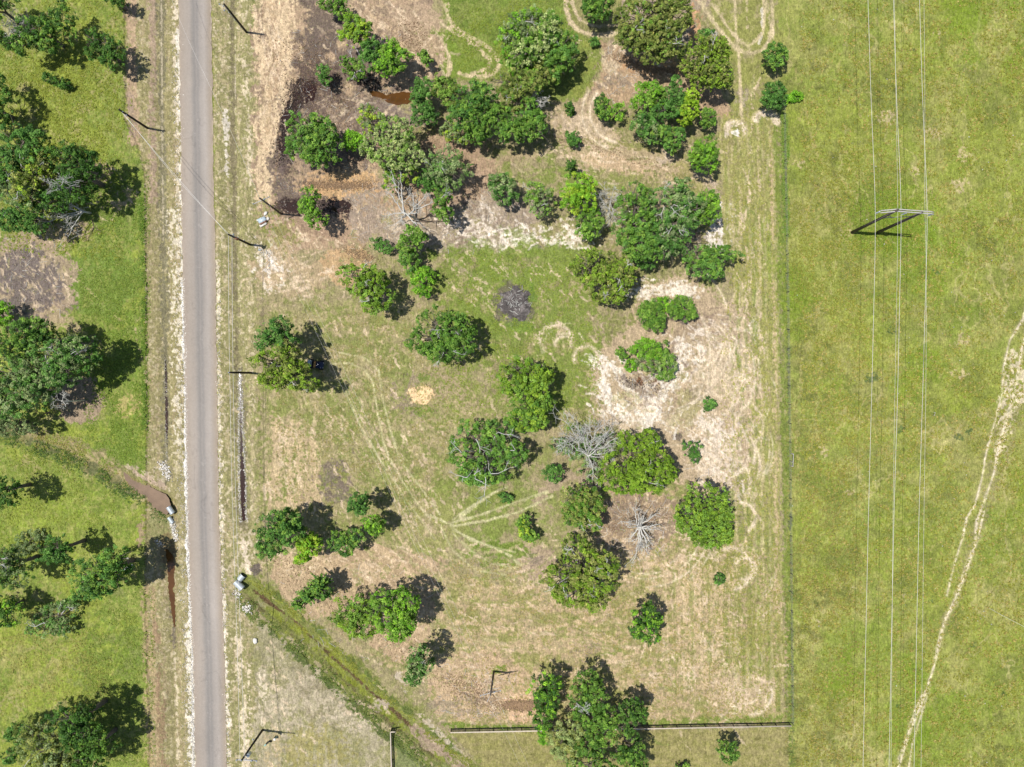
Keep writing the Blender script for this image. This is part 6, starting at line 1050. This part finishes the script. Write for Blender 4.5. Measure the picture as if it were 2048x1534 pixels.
# pipe brace
a = wpt(1581, 907, 0); o = empty('fence_brace', a); tag(o, 'pale steel pipe corner brace standing in the weeds on the wire fence', 'fence brace')
b = local(o, wpt(1580, 931, 0)); 
for p in (np.zeros(3), b): mb = MB(); mb.tube([p + [0, 0, -.3], p + [0, 0, 1.35]], .06, 8); mb.build('post', M['palesteel'], o)
mb = MB(); mb.tube([[0, 0, 1.25], b + [0, 0, 1.25]], .06, 8); mb.build('rail', M['palesteel'], o); mb = MB(); mb.tube([b * .7 + [0, 0, 1.22], b * .6 + [-.35, .1, .4]], .03, 6); mb.build('latch_arm', M['palesteel'], o); mb = MB(); mb.tube([[0, .05, 1.3], [-.35, .1, .9]], .03, 6); mb.build('latch_arm', M['palesteel'], o)

# ------------------------------------------------------------------ culverts, vehicle, scrap, stones
def culvert(label, a, b, r, z):
    A = wpt(a[0], a[1], z); B = wpt(b[0], b[1], z); o = empty('culvert_pipe', A + [0, 0, gz(*a)]); o.location.z = z; tag(o, label, 'culvert pipe', 'galvanised culvert pipes')
    d = B - A; n = int(np.linalg.norm(d) / .04); pts = [d * k / n for k in range(n + 1)]
    mb = MB(); mb.tube(pts, [r + .015 * math.sin(k * 1.6) for k in range(n + 1)], 24, cap=False); mb.build('barrel', M['galv'], o, smooth=True)
    mb = MB(); mb.tube([p * .999 for p in pts], r - .04, 20, cap=False); mb.build('liner', M['black'], o)
    dn = d / np.linalg.norm(d); mb = MB(); mb.tube([d - dn * .04, d + dn * .02], [r + .04, r + .04], 24, cap=False); mb.build('rim', M['galv'], o); return o
culvert('larger galvanised culvert pipe at the end of the brown creek water', (346, 1027), (337, 1014), .42, -.02); culvert('smaller galvanised culvert pipe beside the larger one in the creek water', (346, 1046), (338, 1035), .34, -.08)
culvert('large galvanised culvert pipe poking out of the right verge towards the creek', (471, 1163), (485, 1177), .55, .42); culvert('smaller galvanised culvert stub just above the large verge pipe', (479, 1159), (487, 1150), .5, .34)

vx, vy, _ = W(634, 729); o = empty('off_road_vehicle', (vx, vy, gz(634, 729))); o.rotation_euler = (0, 0, math.radians(-8)); tag(o, 'small dark blue off road vehicle with a tan seat parked in tree shade', 'off road vehicle')
def soft_box(name, c, d, mat, bev=.06):
    import bmesh
    bm = bmesh.new(); bmesh.ops.create_cube(bm, size=1.0)
    for v in bm.verts: v.co = Vector((v.co.x * d[0], v.co.y * d[1], v.co.z * d[2])) + Vector(c)
    bmesh.ops.bevel(bm, geom=bm.edges[:], offset=bev, segments=2, affect='EDGES'); me = bpy.data.meshes.new(name); bm.to_mesh(me); bm.free(); me.materials.append(M[mat])
    ob = bpy.data.objects.new(name, me); COL.objects.link(ob); ob.parent = o; return ob
soft_box('body', (0, 0, .62), (2.6, 1.2, .36), 'navy', .1); soft_box('hood', (.95, 0, .9), (.75, 1.1, .26), 'navy', .1); soft_box('seat', (-.12, 0, .98), (.36, 1.15, .3), 'tanseat', .07); soft_box('backrest', (-.42, 0, 1.2), (.14, 1.1, .5), 'black', .04); soft_box('cargo_bed', (-.98, 0, .92), (.7, 1.2, .28), 'paleblue', .05)
for sx in (-.9, .85):
    for sy in (-.66, .66):
        mb = MB(); mb.tube([[sx, sy - .13, .33], [sx, sy - .11, .33], [sx, sy + .11, .33], [sx, sy + .13, .33]], [.22, .33, .33, .22], 16); wh = mb.build('wheel', M['rubber'], o); mb = MB(); mb.tube([[sx, sy - .14, .33], [sx, sy + .14, .33]], .14, 10); hb = mb.build('hub', M['galv'], o); hb.parent = wh
mb = MB()
for sy in (-.58, .58): mb.tube([[.55, sy, .8], [.3, sy, 1.75], [-.6, sy, 1.75], [-.65, sy, .8]], .035, 6)
mb.tube([[.3, -.58, 1.75], [.3, .58, 1.75]], .035, 6); mb.tube([[-.6, -.58, 1.75], [-.6, .58, 1.75]], .035, 6); mb.build('roll_cage', M['black'], o)
mb = MB(); a_ = np.linspace(0, 2 * math.pi, 15); mb.tube([[.35 + .05 * math.cos(q_), .25 + .17 * math.cos(q_), 1.15 + .15 * math.sin(q_)] for q_ in a_], .02, 5, cap=False); mb.build('steering_wheel', M['black'], o)
for sy in (-.4, .4): mb = MB(); mb.tube([[1.28, sy, .88], [1.34, sy, .88]], .1, 10); mb.build('headlight', M['white'], o)

def lump(name, label, cat, px, py, d, mat, seed=1, group=None, rz=0., jag=.18, z=None):
    rng = np.random.RandomState(seed); n = 10; m = 7; Vv = []
    for i in range(m):
        th = math.pi * i / (m - 1)
        for j in range(n):
            f = 2 * math.pi * j / n; k_ = 1 + rng.uniform(-jag, jag); Vv.append((math.sin(th) * math.cos(f) * d[0] / 2 * k_, math.sin(th) * math.sin(f) * d[1] / 2 * k_, math.cos(th) * d[2] / 2 * k_))
    Ff = [[i * n + j, (i + 1) * n + j, (i + 1) * n + (j + 1) % n, i * n + (j + 1) % n] for i in range(m - 1) for j in range(n)]
    ob = mesh_obj(name, Vv, np.array(Ff), M[mat]); x, y, _ = W(px, py); ob.location = (x, y, gz(px, py) + d[2] * .32 if z is None else z); ob.rotation_euler = (0, 0, rz); return tag(ob, label, cat, group)
def slab(name, label, cat, px, py, d, mat, rz=0, tilt=0., z=.2, group=None):
    mb = MB(); mb.box((0, 0, 0), d, 0, tilt); 
    for s in (-.38, 0, .38): mb.box((d[0] * s * math.cos(tilt), 0, d[0] * s * math.sin(tilt) + d[2] * .5 + .012), (.05, d[1] * .98, .03), 0, tilt)
    ob = mb.build(name, M[mat]); x, y, _ = W(px, py); ob.location = (x, y, gz(px, py) + z); ob.rotation_euler = (0, 0, rz); return tag(ob, label, cat, group)
GJ = 'scrap heap beside the verge'
slab('metal_sheet', 'pale blue ribbed sheet in the middle of the white scrap heap', 'sheet', 525.5, 441, (1.35, .85, .06), 'paleblue', .42, .05, .35, GJ)
slab('wooden_board', 'reddish brown board south of the pale blue sheet', 'board', 528, 446, (1.3, .22, .09), 'rust', .5, .1, .4, GJ); slab('concrete_slab', 'cream slab on the south side of the scrap heap', 'slab', 527, 449.5, (1.25, .42, .18), 'white', .5, 0, .15, GJ)
lump('sack', 'white sack on the west corner of the scrap heap', 'sack', 516, 441, (.42, .42, .4), 'white', 3, GJ); lump('sack', 'white sack on the east corner of the scrap heap', 'sack', 536.5, 438, (.6, .5, .45), 'white', 4, GJ, .6); lump('sack', 'long white sack north of the scrap heap', 'sack', 532, 427.5, (.9, .5, .4), 'white', 5, GJ, 1.0); lump('sack', 'tiny cream sack on the north side of the pale blue sheet', 'sack', 521.5, 437, (.22, .35, .3), 'cream', 6, GJ)
slab('concrete_slab', 'small slate coloured slab near the foot of the wire crossing pole', 'slab', 520, 500, (.45, .3, .12), 'galv', 0, 0, .1)
lump('rock', 'single bright white boulder in the southwest lot beside the verge', 'rock', 511, 1281, (.85, 1.0, .5), 'white', 8)
o = empty('utility_pedestal', W(552, 1474)); tag(o, 'pale green utility pedestal standing in the pole shadow near the bottom edge', 'pedestal'); soft_box('cabinet', (0, 0, .4), (.3, .34, .8), 'green', .03); soft_box('lid', (0, 0, .83), (.36, .4, .08), 'white', .02); mb = MB(); mb.tube([[0, .3, -.2], [0, .3, 1.1]], .05, 6); mb.build('stake', M['black'], o)
o = empty('bent_pipe', W(538, 1482)); tag(o, 'black bent pipe with a pale end beside the green pedestal', 'pipe'); mb = MB(); mb.tube([[-.45, -.5, .05], [-.25, -.2, .3], [0, .08, .45], [.3, .1, .35], [.42, -.05, .1]], .12, 8); mb.build('elbow', M['black'], o, smooth=True); mb = MB(); mb.tube([[-.75, -.8, .03], [-.43, -.48, .06]], .14, 8); mb.build('pipe_end', M['green'], o)
# debris: fallen branches on the ground
def log(label, pts, r, mat='brownwood', twig=2, seed=1):
    rng = np.random.RandomState(seed); P_ = np.array([wpt(x, y, 0) + [0, 0, gz(x, y) + r * .7] for x, y in pts]); o = empty('fallen_branch', P_[0]); tag(o, label, 'fallen branch'); mb = MB(); mb.tube(P_ - P_[0], np.linspace(r, r * .5, len(P_)), 6); mb.build('limb', M[mat], o); mb = MB()
    for k in range(max(twig, 1)): i = rng.randint(0, len(P_)); branching(mb, P_[i] - P_[0] + [0, 0, r * .5], rng.normal(size=3) * [1, 1, .1], 1.2, r * .4, rng, 1, .5)
    mb.build('twigs', M[mat], o)
log('long dark fallen branch lying east of the white dead tree', [(832, 443), (855, 444), (872, 442), (895, 444)], .12, twig=4, seed=3)
log('pale log lying in the grass east of the large ditch oak', [(247, 1140), (262, 1132), (268, 1128)], .22, 'deadwood', 1, 5)
log('thin bare stick on the dirt beside the leaning sparse tree', [(712, 96), (720, 112), (728, 128)], .06, 'deadwood', 2, 7); log('dark crooked branch on the grass at the foot of the western grove', [(186, 440), (190, 455), (182, 470)], .08, twig=3, seed=9)

# ash pile
rng = np.random.RandomState(77); o = empty('ash_pile', W(1030, 607)); tag(o, 'round charcoal grey burn pile heaped on the green grass', 'ash pile')
n = 64; ax_ = np.linspace(-1, 1, n); AX, AY = np.meshgrid(ax_, ax_); ar = np.hypot(AX, AY) * (1 + .16 * np.sin(3 * np.arctan2(AY, AX) + 1) * .6 + .1 * np.sin(7 * np.arctan2(AY, AX)))
nz_ = fbm(.28, 4, 501, X=AX + 9, Y=AY + 9); az = .75 * np.clip(1 - ar ** 2, -.2, 1) + .75 * (nz_ - .5) * (ar < 1.05) - .12
ac = np.array([.088, .078, .074]) * (1 + 1.5 * np.clip(fbm(.2, 3, 511, X=AX + 4, Y=AY + 4) - .45, 0, 1)[..., None] * 3)
ok = np.arange(n * n).reshape(n, n); AF = np.stack([ok[:-1, :-1], ok[:-1, 1:], ok[1:, 1:], ok[1:, :-1]], -1).reshape(-1, 4); cen = ar.ravel()[AF].mean(1) < 1.02
mesh_obj('mound', np.stack([AX * 3.0, AY * 3.0, az], -1).reshape(-1, 3), AF[cen], M['ash'], o, col=np.clip(ac, 0, .4).reshape(-1, 3)); mb = MB()
for k in range(70):
    a = rng.uniform(0, 6.28); rr = rng.uniform(0, 2.6); p = np.array([math.cos(a) * rr, math.sin(a) * rr, .62 * (1 - (rr / 2.8) ** 2) + .1]); a2 = rng.uniform(0, 6.28); l_ = rng.uniform(.2, .8); mb.tube([p, p + [math.cos(a2) * l_, math.sin(a2) * l_, rng.uniform(-.1, .15)]], rng.uniform(.015, .05), 4)
mb.build('charred_sticks', M['deadwood'], o)

# ------------------------------------------------------------------ stones, chips, twigs, weeds that nobody could count
def stones(name, label, spots, mat, colr, seed):
    rng = np.random.RandomState(seed); VV = []; n0 = 0
    PS = []
    for (pts, wd, num, smin, smax) in spots:
        pts = np.array(pts, float); seg = np.linalg.norm(np.diff(pts, axis=0), axis=1); cum = np.concatenate([[0], np.cumsum(seg)]); t = rng.uniform(0, cum[-1], num)
        x = np.interp(t, cum, pts[:, 0]) + rng.normal(size=num) * wd / 2; y = np.interp(t, cum, pts[:, 1]) + rng.normal(size=num) * min(wd, 10) / 2; s = smin + (smax - smin) * rng.rand(num) ** 2; PS.append(np.stack([x, y, s], 1))
    PS = np.concatenate(PS); n = len(PS); Z0 = gzv(PS[:, 0], PS[:, 1]); c = np.stack([(PS[:, 0] - 1024) * K, -(PS[:, 1] - 767) * K, Z0 + PS[:, 2] * .2], 1)
    base = np.array([(1, 0, 0), (0, 1, 0), (-1, 0, 0), (0, -1, 0), (0, 0, .8), (0, 0, -.6)], float); J = base[None] * PS[:, 2][:, None, None] * rng.uniform(.65, 1.3, (n, 6, 1)) * .6
    a = rng.uniform(0, 6.28, n); ca, sa = np.cos(a)[:, None], np.sin(a)[:, None]; X = J[..., 0] * ca - J[..., 1] * sa; Y = J[..., 0] * sa + J[..., 1] * ca
    V_ = (np.stack([X, Y, J[..., 2]], -1) + c[:, None]).reshape(-1, 3); f = np.array([(0, 1, 4), (1, 2, 4), (2, 3, 4), (3, 0, 4), (1, 0, 5), (2, 1, 5), (3, 2, 5), (0, 3, 5)])
    F_ = (f[None] + (np.arange(n) * 6)[:, None, None]).reshape(-1, 3); cc = np.array(colr)[None] * rng.uniform(.6, 1.15, (n, 1)); ob = mesh_obj(name, V_, F_, mat, col=np.repeat(cc, 6, 0)); return tag(ob, label, 'gravel', kind='stuff')
stones('gravel', 'pale limestone gravel along the road shoulders and ditches', [
    ([(366, 560), (371, 760), (374, 980), (378, 1150), (384, 1290), (387, 1534)], 4, 2600, .08, .22), ([(352, 60), (356, 300), (360, 560), (364, 900), (372, 1250), (378, 1534)], 12, 2200, .06, .2), ([(436, 600), (441, 1000), (448, 1200), (457, 1534)], 6, 1200, .06, .2),
    ([(477, 740), (476, 800), (476, 900), (477, 1000), (480, 1045)], 3, 900, .06, .2), ([(479, 742), (482, 800), (487, 900), (490, 1000), (491, 1045)], 3, 900, .06, .2), ([(328, 715), (329, 830), (332, 930)], 3, 240, .05, .14),
    ([(320, 930), (330, 940), (334, 958)], 9, 160, .12, .38), ([(488, 1215), (500, 1222)], 8, 70, .15, .4), ([(342, 1042), (348, 1062), (352, 1080)], 6, 160, .1, .34), ([(470, 1180), (476, 1196)], 8, 50, .1, .3), ([(518, 500), (545, 512), (532, 545)], 8, 140, .08, .25), ([(312, 1080), (324, 1092)], 5, 40, .1, .26), ([(405, 0), (408, 700), (412, 1534)], 5, 90, .05, .12)], M['stone'], (.78, .74, .67), 5)
stones('wood_chips', 'orange and tan wood chips strewn over the cleared soil', [([(1020, 1410), (1070, 1410)], 30, 3000, .08, .22), ([(620, 370), (740, 370)], 26, 2400, .07, .2), ([(1230, 110), (1300, 140), (1370, 140)], 24, 1600, .07, .2), ([(700, 500), (740, 520)], 24, 700, .07, .2), ([(560, 1120), (840, 1320)], 60, 1600, .06, .2), ([(900, 1350), (1000, 1420)], 50, 1600, .06, .2), ([(600, 80), (760, 340)], 90, 2600, .06, .22), ([(820, 40), (830, 120)], 40, 800, .06, .2), ([(840, 250), (930, 400)], 50, 1200, .06, .2), ([(1200, 1060), (1330, 1030)], 50, 900, .06, .2), ([(1100, 270), (1340, 340)], 30, 900, .06, .18)], M['stone'], (.36, .245, .15), 6)
stones('glitter_flecks', 'pale flecks standing in for sun glitter on the peaty mud', [([(600, 160), (625, 195), (580, 240), (560, 320)], 22, 420, .04, .11), ([(556, 410), (700, 420)], 16, 260, .04, .11), ([(705, 150), (830, 200)], 12, 160, .04, .1), ([(548, 350), (590, 385)], 14, 120, .04, .12)], M['stone'], (.6, .58, .55), 15)  # tiny pale stones imitate sun glitter on the puddles and wet mud
stones('pale_flecks', 'small pale stones and droppings dotted over the east pasture', [([(1700, 0), (1760, 700), (1700, 1534)], 130, 110, .07, .24), ([(1950, 200), (1900, 900), (1960, 1534)], 120, 110, .07, .24)], M['stone'], (.6, .58, .5), 8)
stones('dark_clods', 'dark clods and charcoal crumbs on the muddy soil', [([(590, 160), (560, 330)], 20, 1400, .06, .2), ([(570, 408), (700, 415)], 16, 900, .06, .2), ([(40, 500), (60, 620)], 50, 220, .05, .14), ([(1240, 760), (1320, 775)], 16, 300, .06, .2), ([(700, 150), (800, 200)], 16, 400, .06, .18)], M['stone'], (.05, .04, .035), 9)

rng = np.random.RandomState(33); mb = MB()
for (x0, y0, x1, y1, num) in ((560, 60, 800, 340, 160), (700, 370, 980, 500, 150), (1210, 90, 1300, 210, 70), (1210, 1000, 1340, 1110, 140), (1180, 730, 1350, 850, 100), (1370, 820, 1480, 1000, 70), (560, 1110, 860, 1330, 90), (880, 1330, 1060, 1440, 80), (0, 470, 130, 640, 60)):
    for k in range(num):
        x = rng.uniform(x0, x1); y = rng.uniform(y0, y1); p = wpt(x, y, 0) + [0, 0, gz(x, y) + .03]; a = rng.uniform(0, 6.28); l_ = rng.uniform(.3, 1.5); q_ = p + [math.cos(a) * l_, math.sin(a) * l_, .03]; mb.tube([p, (p + q_) / 2 + rng.normal(size=3) * .05, q_], rng.uniform(.012, .035), 3, cap=False)
tag(mb.build('twig_litter', M['deadwood']), 'pale twigs littering the cleared ground', 'twigs', kind='stuff')

def weeds(name, label, zones, seed):
    rng = np.random.RandomState(seed); PS = []; CS = []; SS = []
    for (shape, num, colr, s) in zones:
        if shape[0] == 's':
            pts = np.array(shape[1], float); cum = np.concatenate([[0], np.cumsum(np.linalg.norm(np.diff(pts, axis=0), axis=1))]); t = rng.uniform(0, cum[-1], num); x = np.interp(t, cum, pts[:, 0]) + rng.uniform(-.5, .5, num) * shape[2]; y = np.interp(t, cum, pts[:, 1]) + rng.uniform(-.5, .5, num) * min(shape[2], 40)
        else:
            x = rng.uniform(shape[1], shape[3], num * 2); y = rng.uniform(shape[2], shape[4], num * 2); big = (shape[3] - shape[1]) > 440 or shape[4] - shape[2] > 1500
            e_ = np.hypot((x - (shape[1] + shape[3]) / 2) / (shape[3] - shape[1]) * 1.9, (y - (shape[2] + shape[4]) / 2) / (shape[4] - shape[2]) * 1.9); kk = (e_ + rng.uniform(-.45, .45, len(x)) < 1) | big; x = x[kk][:num]; y = y[kk][:num]
        g_ = uni(fbm(26, 4, seed + 5, X=x.astype(np.float32), Y=y.astype(np.float32)), 3.4); kp = rng.rand(num) < g_; x, y = x[kp], y[kp]; PS.append(np.stack([x, y], 1)); CS.append(np.repeat(alb(colr)[None], len(x), 0)); SS.append(np.full(len(x), s))
    PS = np.concatenate(PS); CS = np.concatenate(CS); SS = np.concatenate(SS); per = 7; n = len(PS) * per; ci = np.repeat(np.arange(len(PS)), per)
    c = np.stack([(PS[:, 0] - 1024) * K, -(PS[:, 1] - 767) * K, gzv(PS[:, 0], PS[:, 1])], 1)[ci]; a = rng.uniform(0, 6.28, n); tilt = rng.uniform(.75, 1.45, n); ln = SS[ci] * rng.uniform(.5, 1.3, n)
    d = np.stack([np.cos(a) * np.sin(tilt), np.sin(a) * np.sin(tilt), np.cos(tilt)], 1); sd_ = np.stack([-np.sin(a), np.cos(a), 0 * a], 1) * (ln * .22)[:, None]; c = c + rng.normal(size=(n, 3)) * (SS[ci] * .25)[:, None] * [1, 1, 0]
    V_ = np.stack([c - sd_ * .5, c + d * (ln * .5)[:, None] - sd_, c + d * ln[:, None], c + d * (ln * .5)[:, None] + sd_], 1).reshape(-1, 3); cc = CS[ci] * 1.45 * rng.uniform(.65, 1.35, (n, 1)) * np.stack([rng.uniform(.9, 1.2, n), np.ones(n), rng.uniform(.8, 1.1, n)], 1)
    tag(mesh_obj(name, V_, np.arange(4 * n).reshape(-1, 4), M['leaf'], col=np.repeat(cc, 4, 0)), label, 'weeds', kind='stuff')
weeds('weeds', 'rough weeds and tall grass along the creek banks, ditches and fence line', [
    (S([(x - 16, y + 20) for x, y in CR], 26), 3400, (112, 132, 66), .24), (S([(x + 16, y - 16) for x, y in CR], 22), 3000, (138, 146, 62), .22), (S([(x, y + 22) for x, y in CL], 26), 2400, (96, 124, 60), .24), (S(CL, 44), 2000, (160, 156, 96), .22),
    (S([(1566, 220), (1571, 460), (1575, 700), (1579, 1022), (1582, 1250), (1584, 1534)], 11), 1500, (124, 144, 72), .22), (S([(285, 400), (289, 640), (291, 860)], 10), 1000, (108, 140, 54), .24),
    (S([(1568, 225), (1571, 300), (1572, 470)], 14), 700, (118, 150, 62), .24), (('r', 190, 320, 300, 490), 3000, (126, 152, 64), .2), (('r', 170, 640, 300, 930), 5000, (128, 154, 62), .2), (('r', 160, 490, 300, 650), 2600, (130, 154, 66), .2), (('r', 1570, 300, 1720, 720), 4500, (140, 148, 66), .22), (('r', 1570, 680, 1740, 1560), 6000, (146, 144, 78), .22), (('r', 1680, 370, 1870, 510), 2600, (126, 152, 52), .22),
    (('r', -60, 850, 230, 1120), 4500, (146, 162, 70), .2), (('r', 160, 1170, 310, 1560), 4500, (136, 154, 70), .2), (('r', -60, 1200, 230, 1440), 2600, (160, 162, 88), .2), (('r', -40, 90, 270, 280), 3500, (148, 162, 70), .2)], 55)
weeds('meadow_grass', 'tufts of green and straw coloured grass across the open fields', [
    (('r', 1600, 0, 2060, 1540), 26000, (146, 152, 62), .24), (('r', 1600, 0, 2060, 1540), 9000, (176, 164, 98), .24), (('r', -20, 0, 250, 520), 9000, (146, 160, 66), .24), (('r', 870, 500, 1200, 860), 6000, (138, 158, 64), .2), (('r', 890, 0, 1140, 150), 4500, (138, 158, 64), .2), (('r', 550, 620, 900, 1080), 5000, (160, 156, 96), .18), (('r', 900, 1120, 1560, 1450), 7000, (168, 160, 100), .18), (('r', 1440, 220, 1560, 1440), 5000, (158, 162, 80), .18)], 66)
